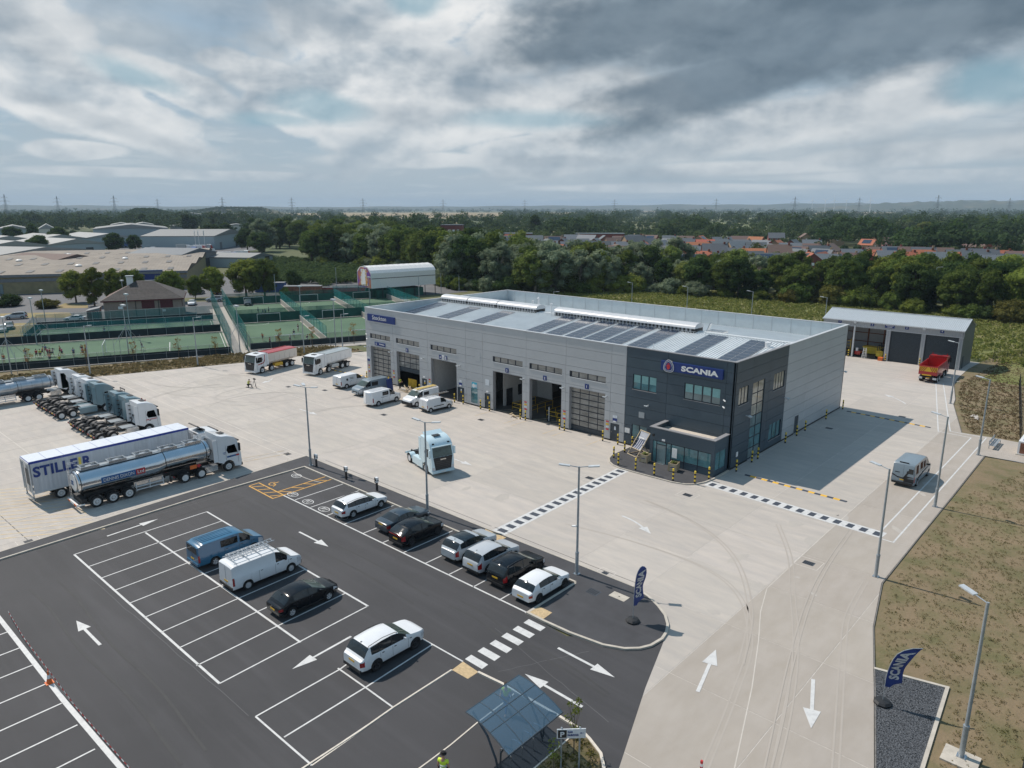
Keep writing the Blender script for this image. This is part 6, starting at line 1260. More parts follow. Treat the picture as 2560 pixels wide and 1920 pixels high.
# tank trailers
def tank_trailer(label,loc,L_,near,m='tank_steel',banner=None,y_ax=(-10.9,-9.5,-8.15),zc=2.45,rx=1.2,rz_=.95,dull=False,front_low=.32):
 """local origin: front centre of the tank on the ground, running back along -Y"""
 t=thing('tank_trailer',label,'tank trailer',loc)
 def ring(y,k,dz=0):return[(rx*k*math.cos(a),y,zc+dz+rz_*k*math.sin(a))for a in[2*math.pi*i/32 for i in range(32)]]
 b=MB();b.loft([ring(-.28,.30,.10),ring(-.10,.75,.10),ring(0-.02,.93,.08),ring(-.25,.985,.05),ring(-.3,1,.05),ring(-4.2,1,0.05),ring(-4.9,1.06,-.06),ring(-L_+.3,1.06,-.08),ring(-L_+.22,1.04,-.08),ring(-L_+.05,.95,-.08),ring(-L_,.80,-.08),ring(-L_+.10,.3,-.08)][::-1]);body=b.build('tank',[m],t,smooth=35)
 for y in(-.32,-4.2,-L_+.25):q=MB();q.loft([ring(y,1.075 if y<-4.5 else 1.015,-.08 if y<-4.5 else.05),ring(y-.06,1.075 if y<-4.5 else 1.015,-.08 if y<-4.5 else.05)]);q.build('band',['trim'],body)
 q=MB();
 for s in(-.45,.45):q.pipe([(s,-.4,zc+rz_+.12),(s,-L_+.3,zc+rz_+.08)],.03,5)
 q.box(-.5,-L_+.4,zc+rz_-.03,.5,-.5,zc+rz_+.03);q.build('walkway',['galv'],body)
 n=5
 for k in range(n):
  y=-L_+1.3+k*(L_-2.6)/(n-1);q=MB()
  for e in((-.5,y-.75,-.42,y+.75),(.42,y-.75,.5,y+.75),(-.42,y-.75,.42,y-.67),(-.42,y+.67,.42,y+.75)):q.box(e[0],e[1],zc+rz_+.03,e[2],e[3],zc+rz_+.26)
  q.build('coaming',['steel' if not dull else 'galv'],body);q=MB();q.tube((0,y,zc+rz_),(0,y,zc+rz_+.16),.27,n=14);q.tube((0,y+.4,zc+rz_),(0,y+.4,zc+rz_+.12),.1,n=8);q.build('hatch',['steel'],body,smooth=30)
 q=MB()
 for s in(-1,1):q.box(s*.5-.06,-L_+.5,.95,s*.5+.06,-.8,1.25)
 q.box(-1.1,-L_+.1,.55,1.1,-L_+.5,1.0);q.build('chassis',['trim'],t)
 for y in y_ax:
  for s in(-1,1):
   wheel(t,s*1.02,y,.52,.38,'hub_out');b=MB();pr=[(y+.64*math.cos(a),.52+.64*math.sin(a))for a in[math.pi*(.05+.9*i/9)for i in range(10)]];b.loft([[(xx,u,v)for u,v in pr]+[(xx,y+(u-y)*.95,.52+(v-.52)*.95)for u,v in pr[::-1]]for xx in(s*.80,s*1.22)]);b.build('mudguard',['trim'],t,smooth=40)
 for s in(-1,1):
  q=MB();
  for z in(.55,.85):q.box(s*1.18-.03,-7.1,z,s*1.18+.03,-4.6,z+.1)
  for y in(-7.1,-5.9,-4.7):q.box(s*1.18-.04,y,.5,s*1.18+.02,y+.08,1.2)
  q.build('side_guard',['galv_light'],t);q=MB();q.box(s*.9-.2,-7.2,1.0,s*.9+.2,-4.6,1.35);q.build('hose_box',['steel' if s>0 else 'trim'],t)
  q=MB();q.box(s*.75-.06,-3.9,.35,s*.75+.06,-3.75,1.3);q.build('landing_leg',['trim'],t)
 q=MB();q.box(-1.2,-L_-.35,.48,1.2,-L_-.2,.68);q.box(-1.2,-L_-.2,.5,-1.1,-L_+.3,.6);q.box(1.1,-L_-.2,.5,1.2,-L_+.3,.6);q.build('under_run_bar',['white'],t);q=MB()
 for s in(-1,1):q.box(s*.8-.3,-L_-.37,.50,s*.8+.3,-L_-.35,.66)
 q.build('reflector_board',['orange'],t);q=MB()
 for s in(-.9,-.5):q.pipe([(s,-L_-.15,.6),(s,-L_-.12,zc+rz_+.5),(s,-L_+.5,zc+rz_+.5)],.025,5)
 k=.8
 while k<3.2:q.tube((-.9,-L_-.14,k),(-.5,-L_-.14,k),.02,n=5);k+=.3
 q.build('rear_ladder',['steel'],t)
 return t,body
t,c=tractor('white tractor unit with a blue door strip pulling the polished tanker',(-38.1,-33.85),0,'paint_white',axles=(-2.75,-4.35),ylen=5.2,high=True,H=3.92,deck=None,bumper='trim')
q=MB();q.box(1.25,-.1,1.42,1.266,.82,1.58);q.build('door_strip',['dd_blue'],c);q=MB();q.box(1.25,.82,1.42,1.267,1.15,1.58);q.build('door_strip',['dd_red'],c);q=MB();q.box(1.255,-.45,1.85,1.266,-.25,1.9);q.box(1.255,-.5,1.98,1.266,-.2,2.03);q.build('small_print',['dd_blue'],c)
t,body=tank_trailer('polished steel fuel tanker trailer with a blue and red name banner',(-38.0,-35.6,0),11.65,1,y_ax=(-10.4,-9.05,-7.7))
mk=lambda z:1.2*1.06*math.sqrt(max(0,1-((z-2.37)/(.95*1.06))**2))
q=MB();zs_=[2.05+.11*k for k in range(6)]
for a,b_ in zip(zs_,zs_[1:]):q.add([(mk(a)+.015,-9.85,a),(mk(a)+.015,-6.95,a),(mk(b_)+.015,-6.95,b_),(mk(b_)+.015,-9.85,b_)],[(0,1,2,3)])
q.build('name_banner',['dd_blue'],body);q=MB()
for a,b_ in zip(zs_,zs_[1:]):q.add([(mk(a)+.015,-6.95,a),(mk(a)+.015,-6.15,a),(mk(b_)+.015,-6.15,b_),(mk(b_)+.015,-6.95,b_)],[(0,1,2,3)])
q.build('name_banner',['dd_red'],body);letters('lettering','DD','white',body,(1.300,-8.4,2.33),.29,xdir=(0,1,0),width=2.55);letters('lettering','Ltd','white',body,(1.302,-6.55,2.33),.28,xdir=(0,1,0),width=.55)
q=MB();q.prism([(.78*math.cos(a)*1.1,2.37+.74*math.sin(a))for a in[2*math.pi*i/24 for i in range(24)]],-11.70,-11.67,axis='y');q.build('rear_panel',['white'],body);q=MB();q.box(-.45,-11.73,2.35,.1,-11.71,2.50);q.box(-.45,-11.73,2.12,.1,-11.71,2.28);q.build('rear_notice',['dd_blue'],body)
q=MB();q.box(1.18,-2.1,1.2,1.2,-1.45,1.58);q.build('hazard_plate',['orange'],t);q=MB();q.prism([(-1.25+.0,1.2),(-1.0,1.39),(-1.25,1.58),(-1.5,1.39)],1.17,1.19,axis='x');q.build('hazard_diamond',['sign_red'],t)
t,body=tank_trailer('dull steel tank trailer behind the green and white cab',(-83.4,-36.3,0),12.5,1,m='tank_dull',y_ax=(-10.9,-9.6,-8.3),rx=1.2,rz_=.86,dull=True,zc=2.15);q=MB()
for k in range(9):q.loft([[(1.215*math.cos(a)*(1 if k<3 else 1.06),-1.3-k*1.25-e,2.15+(.05 if k<3 else-.07)+.87*math.sin(a)*(1 if k<3 else 1.06))for a in[math.pi*(-.5+i/12)for i in range(13)]]for e in(0,.06)],closed=False,caps=False)
q.build('seam_band',['galv'],body)
# curtain trailer
TX,TY=-42.65,-35.55
t,c=tractor('white tractor unit coupled to the blue striped curtain trailer',(TX,-33.75),0,'paint_white',high=False,H=3.14,axles=(-3.7,),ylen=4.9,deck=None)
q=MB();q.loft([[(-.95,a,z),(.95,a,z),(.95,a-.02,z-.05),(-.95,a-.02,z-.05)]for a,z in((.0,3.2),(-.75,3.85),(-.85,3.8))]);q.build('roof_spoiler',['trim'],c)
t=thing('curtain_trailer','long silver curtain sided trailer with huge blue lettering','trailer',(TX,TY,0));LT=14.05;WX=1.26
b=MB();b.box(-WX,-LT,3.92,WX,0,3.98);b.box(-WX-.01,-LT,3.78,-WX+.05,0,3.92);b.box(WX-.05,-LT,3.78,WX+.01,0,3.92);b.box(-WX+.05,-LT+.0,3.78,WX-.05,-LT+.06,3.92);b.box(-WX+.05,-.06,3.78,WX-.05,0,3.92);b.v=b.v;rf_=MB();
for k in range(10):rf_.box(-WX+.02,-LT+k*LT/10+.015,3.98,WX-.02,-LT+(k+1)*LT/10-.015,3.995)
b.build('roof_rail',['stripe_blue'],t);rf_.build('roof',['trailer_roof'],t)
for s in(-1,1):
 b=MB();n=150;x=s*WX;b.loft([[(x+s*(.014*math.sin(k*1.7)+.010*math.sin(k*.61)),-LT+.1+k*(LT-.2)/n,z)for k in range(n+1)]for z in(1.12,1.7,2.6,3.78)],closed=False,caps=False);cu=b.build('curtain',['curtain'],t,smooth=60)
 b=MB();b.box(s*WX-.03,-LT,.98,s*WX+.03,0,1.12);b.build('side_rail',['galv_light'],t)
 if s>0:letters('lettering','STILLE','text_blue',cu,(WX+.035,-12.05,2.98),.98,xdir=(0,1,0),width=3.55);me,asp=TXT['STILLER']
b=MB();b.box(WX+.03,-10.18,2.5,WX+.045,-9.98,3.46);b.build('lettering',['vinyl_yellow'],t)
letters('lettering','R','text_blue',t,(WX+.035,-9.48,2.98),.98,xdir=(0,1,0),width=.72)
b=MB();b.box(-WX,-LT,1.0,WX,-LT+.05,3.78);b.box(-WX,-.05,1.0,WX,0,3.78);b.build('end_wall',['curtain'],t)
for s in(-1,1):b=MB();b.box(min(s*.04,s*1.2),-LT-.03,1.1,max(s*.04,s*1.2),-LT,3.7);d_=b.build('rear_door',['paint_silver2'],t);b=MB();b.tube((s*.5,-LT-.05,1.1),(s*.5,-LT-.05,3.7),.02,n=5);b.tube((s*.9,-LT-.05,1.1),(s*.9,-LT-.05,3.7),.02,n=5);b.build('lock_bar',['galv'],d_)
b=MB();b.box(.0,-LT-.045,1.75,1.1,-LT-.031,3.25);b.build('rear_poster',['tile_brown'],t);b=MB();b.box(-WX-.02,-LT-.06,1.0,-WX+.1,-LT,3.9);b.box(WX-.1,-LT-.06,1.0,WX+.02,-LT,3.9);b.box(-WX+.1,-LT-.06,3.7,WX-.1,-LT,3.9);b.build('door_frame',['galv_light'],t)
b=MB()
for s in(-1,1):b.box(s*.5-.06,-LT+.3,.75,s*.5+.06,-1,1.0)
b.box(-1.2,-LT-.02,.42,1.2,-LT+.08,.56);b.box(-1.1,-LT+.02,.5,-1.0,-LT+.1,1.0);b.box(1.0,-LT+.02,.5,1.1,-LT+.1,1.0);b.build('chassis',['galv'],t)
for y in(-11.9,-10.6,-9.3):
 for s in(-1,1):wheel(t,s*1.02,y,.50,.38,'hub_out')
for s in(-1,1):b=MB();b.box(s*1.16-.02,-8.4,.5,s*1.16+.02,-4,.62);b.box(s*1.16-.02,-8.4,.75,s*1.16+.02,-4,.87);b.build('side_guard',['galv_light'],t);b=MB();b.box(s*1.0-.25,-8.2,.6,s*1.0+.2,-6.8,.98);b.build('pallet_box',['galv'],t)
# the pale blue demonstrator in the middle of the yard
h=R(-90-14);t,c=tractor('pale ice blue two axle tractor unit with a black grille driving across the yard',(-21.62,-19.75),h,'paint_ice',axles=(-3.75,),ylen=4.9,flap=True,skirt=(-3.0,-.72,'paint_ice'),gm='paint_ice',mirror='paint_ice',deck=None,front='body',H=3.72,rs='hub_in')
# tippers
def tipper(label,loc,rz,cabm,bodym,cover,axles=(-1.95,-5.2,-6.45),open_=False,stripe=None,under='galv_light'):
 t=thing('tipper_lorry',label,'lorry',(loc[0],loc[1],0),rz);c=cab(t,cabm,False,H=3.14);chassis(t,7.2,axles,guards=False,tanks=False);q=MB()
 z0,z1,y0,y1=1.22,2.95,-7.6,-1.35
 sec=lambda y,k=0,dz=0:[(-.85+k,y,z0+k),(-1.22+k,y,z0+.35),(-1.25+k,y,z1+dz),(1.25-k,y,z1+dz),(1.22-k,y,z0+.35),(.85-k,y,z0+k)]
 if not open_:q.loft([sec(y0),sec(y1)])
 else:
  q.box(-1.2,y0,z0,1.2,y1,z0+.1);q.box(-1.25,y0,z0,-1.17,y1,z1-.35);q.box(1.17,y0,z0,1.25,y1,z1-.35);q.box(-1.17,y0,z0+.1,1.17,y0+.07,z1-.35);q.box(-1.17,y1-.07,z0+.1,1.17,y1,z1-.15)
 b_=q.build('tipper_body',[bodym],t,smooth=25)
 q=MB()
 if not open_:
  q.loft([[(-1.2,y,z1+.01),(-.6,y,z1+.10),(0,y,z1+.13),(.6,y,z1+.10),(1.2,y,z1+.01)]for y in[y0+.1+k*(y1-y0-.2)/12 for k in range(13)]],closed=False,caps=False);q.build('cover_sheet',[cover],b_,smooth=60)
 q=MB();q.box(-1.29,y0,z1-(.35 if open_ else 0)-.02,-1.2,y1,z1-(.35 if open_ else 0)+.08);q.box(1.2,y0,z1-(.35 if open_ else 0)-.02,1.29,y1,z1-(.35 if open_ else 0)+.08);q.build('top_rail',[cover if not open_ else bodym],b_)
 q=MB()
 for s in(-1,1):
  for k in range(6):q.box(s*1.245-.02,y0+.5+k*1.1,z0+.35,s*1.245+.02,y0+.58+k*1.1,z1-.4)
 q.build('body_rib',[bodym],b_)
 for s in(-1,1):q=MB();q.box(s*1.1-.05,-4.4,.6,s*1.1+.05,-2.7,1.05);q.box(s*.75-.25,-4.3,.65,s*.75+.25,-2.8,1.1);q.build('side_locker',[under],t)
 if stripe:
  for s in(-1,1):q=MB();x=s*1.264;q.add([(x,.9,1.45),(x,.9,1.58),(x,-.25,1.75),(x,-.5,2.2),(x,-.5,2.9),(x,-.62,2.9),(x,-.62,2.1),(x,-.35,1.62)],[tuple(range(8)),tuple(range(7,-1,-1))]);q.build('red_stripe',[stripe],c)
 return t,c,b_
def tiploc(fl,rl,off=1.06):
 """front and rear wheel contact on the side the camera sees -> axle centre and heading"""
 d=Vector((fl[0]-rl[0],fl[1]-rl[1])).normalized();n=Vector((d.y,-d.x));return d,n
d,n=tiploc((-67.39,-3.45),(-69.1,2.81));rz_w=math.atan2(-d.x,d.y);t,c,b_=tipper('white tipper lorry with a grey sheeted body standing nearest the workshop',(-68.45,-3.75),rz_w,'paint_white','paint_white','paint_grey');q=MB();q.box(-.6,1.37+.0,2.1,-.1,1.40,2.5);
d,n=tiploc((-75.16,-9.13),(-76.75,-2.84));rz_r=math.atan2(-d.x,d.y);t,c,b_=tipper('cream tipper lorry with a red sheeted body and red cab stripe',(-76.2,-9.4),rz_r,'paint_white','paint_cream','paint_red',stripe='sign_red',under='plate_yellow');letters('lettering','JD','sign_red',b_,(-1.285 if 0 else 1.27,-6.6,2.4),.38,xdir=(0,1,0))
t,c,b_=tipper('red tipper lorry with an empty open body parked before storage bay four',(4.45,62.7),R(2),'paint_red','paint_red','paint_red',open_=True,axles=(-1.95,-5.2,-6.45),under='paint_red')
q=MB();q.box(-1.2,-7.63,1.75,1.2,-7.6,2.42);o=q.build('chevron_board',['plate_yellow'],b_);q=MB()
for s in(-1,1):
 for k in range(5):x_=.12+k*.27;q.add([(s*min(1.2,x_),-7.645,2.42-.0),(s*min(1.2,x_+.13),-7.645,2.42),(s*min(1.2,x_+.13+.45),-7.645,1.76),(s*min(1.2,x_+.45),-7.645,1.76)],[(0,1,2,3),(3,2,1,0)])
q.build('chevron_stripe',['paint_red'],o);q=MB();q.box(-.75,-7.66,1.12,.5,-7.6,1.28);q.build('notice_plate',['plate_yellow'],t)
for s in(-1,1):q=MB();q.box(s*.95-.25,-7.5,.55,s*.95+.25,-7.4,.85);q.build('mud_flap',['galv_light'],t);q=MB();q.tube((s*1.0,.0,3.1),(s*1.0,.0,3.45),.05);q.build('beacon',['lamp_red'],c)
# lamps
def lamp(label,x,y,h,arms,rz,z=0,r=.125,head=.62,group='lamp posts round the yard'):
 t=thing('lamp_post',label,'lamp post',(x,y,z),rz,group);q=MB();q.tube((0,0,0),(0,0,h*.20),r,n=10);q.tube((0,0,h*.20),(0,0,h),r*.72,r*.55,n=10);q.tube((0,0,h*.19),(0,0,h*.21),r*1.12,n=10);q.build('pole',['galv'],t,smooth=40)
 q=MB();q.box(-.2,-.2,0,.2,.2,.03)
 for s in(-1,1):
  for u in(-1,1):q.tube((s*.15,u*.15,0),(s*.15,u*.15,.1),.02,n=5)
 q.build('base_plate',['steel'],t)
 for a in arms:
  c,s=math.cos(a),math.sin(a);b=MB();b.tube((0,0,h-.05),(c*.65,s*.65,h+.04),.03,n=6);ar=b.build('arm',['galv'],t);b=MB();b.cbox((c*(.65+head*.6),s*(.65+head*.6),h+.08),(head*1.25,.30,.07),rz=a,ry=-.10);b.build('lamp_head',['galv_light'],ar)
 return t
PI=math.pi
LP=[('twin headed lamp post at the car park corner nearest the tankers',-32.07,-27.56,8.2,(R(20),R(160),R(200)),0,.1),('twin headed lamp post directly in front of the pale blue tractor',-14.28,-27.35,8.15,(R(25),R(185)),0,.1),('twin headed lamp post beside the white hatchback with a security camera',1.69,-27.15,8.15,(R(35),R(215)),0,.1),
 ('single headed lamp post at the bend of the verge nearest the striped walkway',17.57,-12.86,8.15,(R(165),),0,0),('single headed lamp post beside the patterned van',17.51,3.92,8.25,(R(165),),0,0),('single headed lamp post beside the metal bench',17.42,22.38,8.3,(R(165),),0,0),('single headed lamp post beyond the far speed hump near the red tipper',10.21,44.07,8.3,(R(165),),0,0),
 ('single headed lamp post on the concrete base at bottom right',26.1,-28.75,8.2,(R(150),),0,.05),
 ('lamp post standing behind the tank trailers at the yard edge',-93.57,-28.23,7.9,(R(30),),0,0),('lamp post on the yard edge before the football pitch line',-88.33,-13.52,8.1,(R(30),),0,0),('lamp post behind the cream tipper body',-83.9,3.9,6.9,(R(30),),0,0),('lamp post behind the white tipper body',-80.2,9.6,7.0,(R(30),),0,0),
 ('lamp post showing above the rear parapet, leftmost of five',-68.0,55.3,8.2,(0,),0,0),('lamp post showing above the rear parapet, second from the left',-65.91,82.4,8.2,(PI,),0,0),('lamp post showing above the rear parapet, third of five',-51.54,83.2,8.2,(PI,),0,0),('lamp post showing above the rear parapet, fourth of five',-36.52,84.2,8.2,(PI,),0,0),('lamp post showing just left of the storage shed roof',-20.95,84.0,8.2,(PI,),0,0)]
for l_,x,y,h,arms,rz,z in LP:lamp(l_,x,y,h,arms,rz,z)
for l_,x,y,h in[('tall curved street lamp against the trees behind the storage shed roof',-26.9,153.4,9),('tall street lamp against the trees at the right of the storage shed',-15.5,144.9,11),('tall street lamp half hidden in the trees right of the willows',-80.2,160,9.5)]:lamp(l_,x,y,h,(R(-10),),0,0,.1,group='street lamps on the road behind the meadow')
t=thing('security_camera','white security camera on the twin lamp post beside the white hatchback','camera',(1.69,-27.15,3.9));q=MB();q.tube((0,-.1,0),(0,-.3,0),.03);q.tube((-.25,-.32,-.06),(.1,-.32,.04),.07);q.build('housing',['white_plastic'],t);q=MB();q.tube((-.28,-.32,-.07),(-.25,-.32,-.06),.055);q.build('lens',['black'],t)
t=thing('concrete_pad','square concrete base under the bottom right lamp post','concrete base',(26.1,-28.9,-.05));q=MB();q.box(-.75,-.65,0,.75,.65,.10);q.build('slab',['kerb'],t)
# charging posts
for(x,y),l_ in zip([(-31.28,-27.4),(-26.05,-27.45),(-21.55,-27.2)],['charging post beside the corner lamp post','middle charging post behind the empty charging bays','charging post behind the white estate car']):
 t=thing('charging_post',l_,'charging post',(x,y,.1),0,'car charging posts');q=MB();q.box(-.09,-.07,0,.09,.07,.95);q.build('stand',['black'],t);q=MB();q.box(-.16,-.12,.85,.16,.12,1.32);b=q.build('housing',['white_plastic'],t);q=MB();q.box(-.17,-.13,.80,-.04,.13,1.30);q.build('side_cover',['trim'],b);q=MB();q.tube((.05,-.12,1.1),(.05,-.16,1.1),.07,n=10);q.tube((.17,.02,1.05),(.2,.02,1.05),.06,n=10);q.build('socket',['black'],b)
# feather flags
def flag(label,x,y,z,rz,H_,bend):
 t=thing('feather_flag',label,'flag',(x,y,z),rz,'blue feather flags');q=MB();q.lathe([(.01,0),(.44,0),(.46,.10),(.36,.20),(.12,.24),(.01,.25)],n=8);q.build('water_base',['trim'],t,smooth=30)
 n=16;P=[]
 for k in range(n+1):
  f=k/n;z_=.2+f*(H_-.2)if f<.75 else.2+(H_-.2)*(.75+.25*math.sin((f-.75)/.25*PI/2)*.92);xx=bend*max(0,f-.35)**2*1.4+(bend*.9*(1-math.cos((f-.75)/.25*PI/2))if f>.75 else 0);P.append((xx,z_))
 q=MB();q.pipe([(a,0,b)for a,b in P],.018,6);q.build('mast',['galv'],t);s=MB();w0=.78;rings=[]
 for k in range(4,n+1):
  f=k/n;a,b=P[k];w=w0*min(1,(f-.22)/.08+.25)*(1 if f<.8 else max(.05,1-((f-.8)/.2)**2));wav=.05*math.sin(f*14);drop=.42*(1-min(1,(f-.25)/.12))if f<.37 else 0
  rings.append([(a,-.012,b),(a+w*.5,wav-.012,b-.02),(a+w,wav*1.6-.012,b+drop*.8-.05*(f>.9)),(a+w,wav*1.6+.012,b+drop*.8-.05*(f>.9)),(a+w*.5,wav+.012,b-.02),(a,.012,b)])
 s.loft(rings);so=s.build('sail',['sign_blue'],t,smooth=50)
 me,asp=TXT['SCANIA'];me=me.copy();me.materials.clear();me.materials.append(MATS['white']);L_=H_*.47;hh=.50
 for sd in(-1,1):
  m2=me.copy();co=np.empty(len(m2.vertices)*3);m2.vertices.foreach_get('co',co);co=co.reshape(-1,3);u=(co[:,0]/asp+.5);v=co[:,1]
  f=.40+u*.47;zz=np.interp(f,[k/n for k in range(n+1)],[p[1]for p in P]);aa=np.interp(f,[k/n for k in range(n+1)],[p[0]for p in P]);vv=-v*hh if sd<0 else-v*hh
  if sd>0:vv=v*hh if 0 else-v*hh
  wv=.05*np.sin(f*14)*(.5+vv/w0)*1.6;co2=np.stack([aa+w0*.46+vv,wv+sd*.03,zz],-1);m2.vertices.foreach_set('co',co2.ravel());m2.update();link('lettering',m2,so)
 return t
flag('narrow upright blue feather flag on the asphalt island',8.06,-29.62,.10,R(75),3.75,.40);flag('curving blue feather flag on the gravel strip at bottom right',22.12,-27.15,.0,R(32),3.55,1.05)
# cycle shelter
t=thing('cycle_shelter','curved see-through roofed cycle shelter with dark steel arches','shelter',(0,0,0));cyl=[(8.35,2.26),(8.95,2.38),(9.65,2.45),(10.35,2.44),(11.05,2.36),(11.75,2.22)];ya,yb_=-44.55,-40.75
def skew(x,y):f=(x-8.35)/3.4;return y-.65*f
q=MB();q.loft([[(x,skew(x,y),z)for x,z in cyl]+[(x,skew(x,y),z-.012)for x,z in cyl[::-1]]for y in(ya,yb_)]);ro=q.build('roof_sheet',['shelter_sheet'],t,smooth=50)
q=MB()
for y in[ya+(yb_-ya)*k/4 for k in range(5)]:q.pipe([(x,skew(x,y),z-.03)for x,z in cyl],.035,6)
for i in(0,2,5):x,z=cyl[i];q.tube((x,skew(x,ya),z-.02),(x,skew(x,yb_),z-.02),.035,n=6)
x,z=cyl[3];q.tube((x,skew(x,ya),z-.02),(x,skew(x,yb_),z-.02),.03,n=6);q.build('roof_frame',['door_dark'],t)
for y in(ya+.35,yb_-.35):
 q=MB();q.pipe([(10.6+.05,skew(10.6,y),0),(10.35,skew(10.35,y),.8),(9.7,skew(9.7,y),1.6),(8.5,skew(8.5,y),2.15)],.055,8);q.pipe([(10.65,skew(10.6,y),.1),(10.75,skew(10.75,y),1.4),(11.1,skew(11.1,y),2.0),(11.6,skew(11.6,y),2.18)],.045,8);q.build('arch_post',['door_dark'],t,smooth=40)
HP=[(10.33,-43.9),(10.33,-43.1),(10.33,-42.3),(10.33,-41.55)]
for i,(x,y)in enumerate(HP):
 g=thing('cycle_hoop',['cycle hoop nearest the camera under the shelter','second cycle hoop from the camera under the shelter','third cycle hoop from the camera under the shelter','farthest cycle hoop from the camera under the shelter'][i],'cycle hoop',(x,y,0),0,'cycle hoops under the shelter');q=MB();q.pipe([(-.35,0,0),(-.35,0,.65)]+[(-.35+.35*(1-math.cos(a)),0,.65+.18*math.sin(a))for a in[PI*k/8 for k in range(1,9)]]+[(.35,0,0)],.025,7);q.build('tube',['steel'],g,smooth=40)
# sign
t=thing('parking_sign','grey CAR PARKING sign on two posts at the planting bed','sign',(12.75,-42.1,0),R(45));q=MB()
q.box(-.62,-.02,1.75,.72,.02,2.25);pn=q.build('sign_panel',['sign_pale'],t)
for x in(-.4,.45):q=MB();q.tube((x,.05,0),(x,.05,2.3),.04,n=8);q.build('post',['galv'],t)
q=MB();q.box(-.57,-.03,1.80,-.17,-.02,2.20);q.build('symbol_panel',['trim'],pn);letters('lettering','P','sign_pale',pn,(-.37,-.045,2.0),.26,width=.2);letters('lettering','CARP','text_blue',pn,(.0,-.035,2.1),.10,width=.24);letters('lettering','PARK','text_blue',pn,(.13,-.035,1.93),.10,width=.50);q=MB();q.box(.48,-.032,2.02,.64,-.022,2.035);q.prism([(.44,2.028),(.52,2.07),(.52,1.985)],-.032,-.022,axis='y');q.build('arrow',['text_blue'],pn)
t=thing('red_post','short red and white marker post at the bottom edge of the road','marker post',(*G(1752,1938),0));q=MB();q.box(-.05,-.05,0,.05,.05,.8);q.build('post',['sign_red'],t);q=MB();q.box(-.055,-.055,.5,.055,.055,.65);q.build('band',['white'],t)
# cone and tape
def cone(label,x,y,z=.006):
 t=thing('traffic_cone',label,'traffic cone',(x,y,z));q=MB();q.box(-.2,-.2,0,.2,.2,.04);q.build('base',['orange'],t);q=MB();q.lathe([(.15,.04),(.095,.30)],n=14);q.lathe([(.06,.50),(.028,.75)],n=14);q.build('body',['orange'],t,smooth=40);q=MB();q.lathe([(.097,.28),(.06,.52)],n=14);q.build('sleeve',['white'],t,smooth=40);return t
cone('orange and white traffic cone on the wide white line at bottom left',-12.45,-56.55)
t=thing('barrier_tape','red and white barrier tape strung along the wide white line','barrier tape',(0,0,0));q=MB();q2=MB();pts=[(-22,-56.2,.35),(-18,-56.35,.25),(-12.45,-56.5,.72),(-9,-56.3,.12),(-5,-56.15,.1),(-1,-56.0,.15)]
for a,b in zip(pts,pts[1:]):
 n=14
 for k in range(n):
  P0=[a[i]+(b[i]-a[i])*k/n for i in range(3)];P1=[a[i]+(b[i]-a[i])*(k+1)/n for i in range(3)];(q if k%2 else q2).add([(P0[0],P0[1],P0[2]),(P1[0],P1[1],P1[2]),(P1[0],P1[1]+.02,P1[2]+.06),(P0[0],P0[1]+.02,P0[2]+.06)],[(0,1,2,3),(3,2,1,0)])
q.build('red_length',['sign_red'],t)['kind']='stuff';q2.build('white_length',['white'],t)['kind']='stuff'
# verge side: bench, condenser, fences
t=thing('metal_bench','grey slatted metal bench on the concrete pad','bench',(18.2,27.0,0));q=MB()
for k,n_ in enumerate((0,1,2)):b=MB();b.box(-.35+.2*k,-1.6,.43,-.2+.2*k,1.6,.47);b.build('seat_slat',['galv'],t)
for k in range(2):b=MB();b.box(-.42,-1.6,.6+.2*k,-.38,1.6,.72+.2*k);b.build('back_slat',['galv'],t)
for y in(-1.3,0,1.3):b=MB();b.box(-.42,y-.03,0,-.36,y+.03,.95);b.box(.2,y-.03,0,.26,y+.03,.43);b.build('leg',['galv'],t)
t=thing('condenser_unit','white boxed air conditioning condenser at the right edge of the pad','air conditioner',(21.3,27.0,0));b=MB();b.box(-.9,-1.6,.1,.9,1.6,1.5);b.build('casing',['white_plastic'],t);b=MB();b.box(-.7,-1.62,.2,.8,-1.6,1.35);b.build('grille',['rust'],t)
for y in(-.8,.8):b=MB();b.tube((0,y,1.5),(0,y,1.58),.6,n=20);b.build('fan_guard',['text_blue'],t)
b=MB();b.box(-1.0,-1.7,0,1.0,1.7,.1);b.build('plinth',['kerb'],t)
def mesh_fence(label,pts,h,post=2.6,net='mesh_dark',pm='trim',z=0,rails=(0,1),group=None,solid=None,pr=.04):
 t=thing('fence',label,'fence',(0,0,0),0,group);q=MB()
 for a,b in zip(pts,pts[1:]):q.add([(a[0],a[1],z+(solid or 0)),(b[0],b[1],z+(solid or 0)),(b[0],b[1],z+h),(a[0],a[1],z+h)],[(0,1,2,3)])
 q.build('mesh_panel' if 'mesh' in net else 'net',[net],t)
 if solid:q=MB();[q.add([(a[0],a[1],z),(b[0],b[1],z),(b[0],b[1],z+solid),(a[0],a[1],z+solid)],[(0,1,2,3)])for a,b in zip(pts,pts[1:])];q.build('screen',[solidm[0]],t)
 for a,b in zip(pts,pts[1:]):
  L_=math.dist(a,b);n=max(1,int(L_/post))
  for k in range(n+1):
   x=a[0]+(b[0]-a[0])*k/n;y=a[1]+(b[1]-a[1])*k/n;q=MB();q.tube((x,y,z),(x,y,z+h+.05),pr,n=6);q.build('post',[pm],t)
  q=MB()
  for r in rails:q.tube((a[0],a[1],z+h*r+.02),(b[0],b[1],z+h*r+.02),.02,n=5)
  q.build('rail',[pm],t)
 return t
solidm=['dark_fence']
mesh_fence('dark mesh fence running down the dry verge towards the condenser',[(9.0,80),(13.8,88),(20.5,88),(15.2,63),(19.9,31)],1.7,2.5,z=-.05)
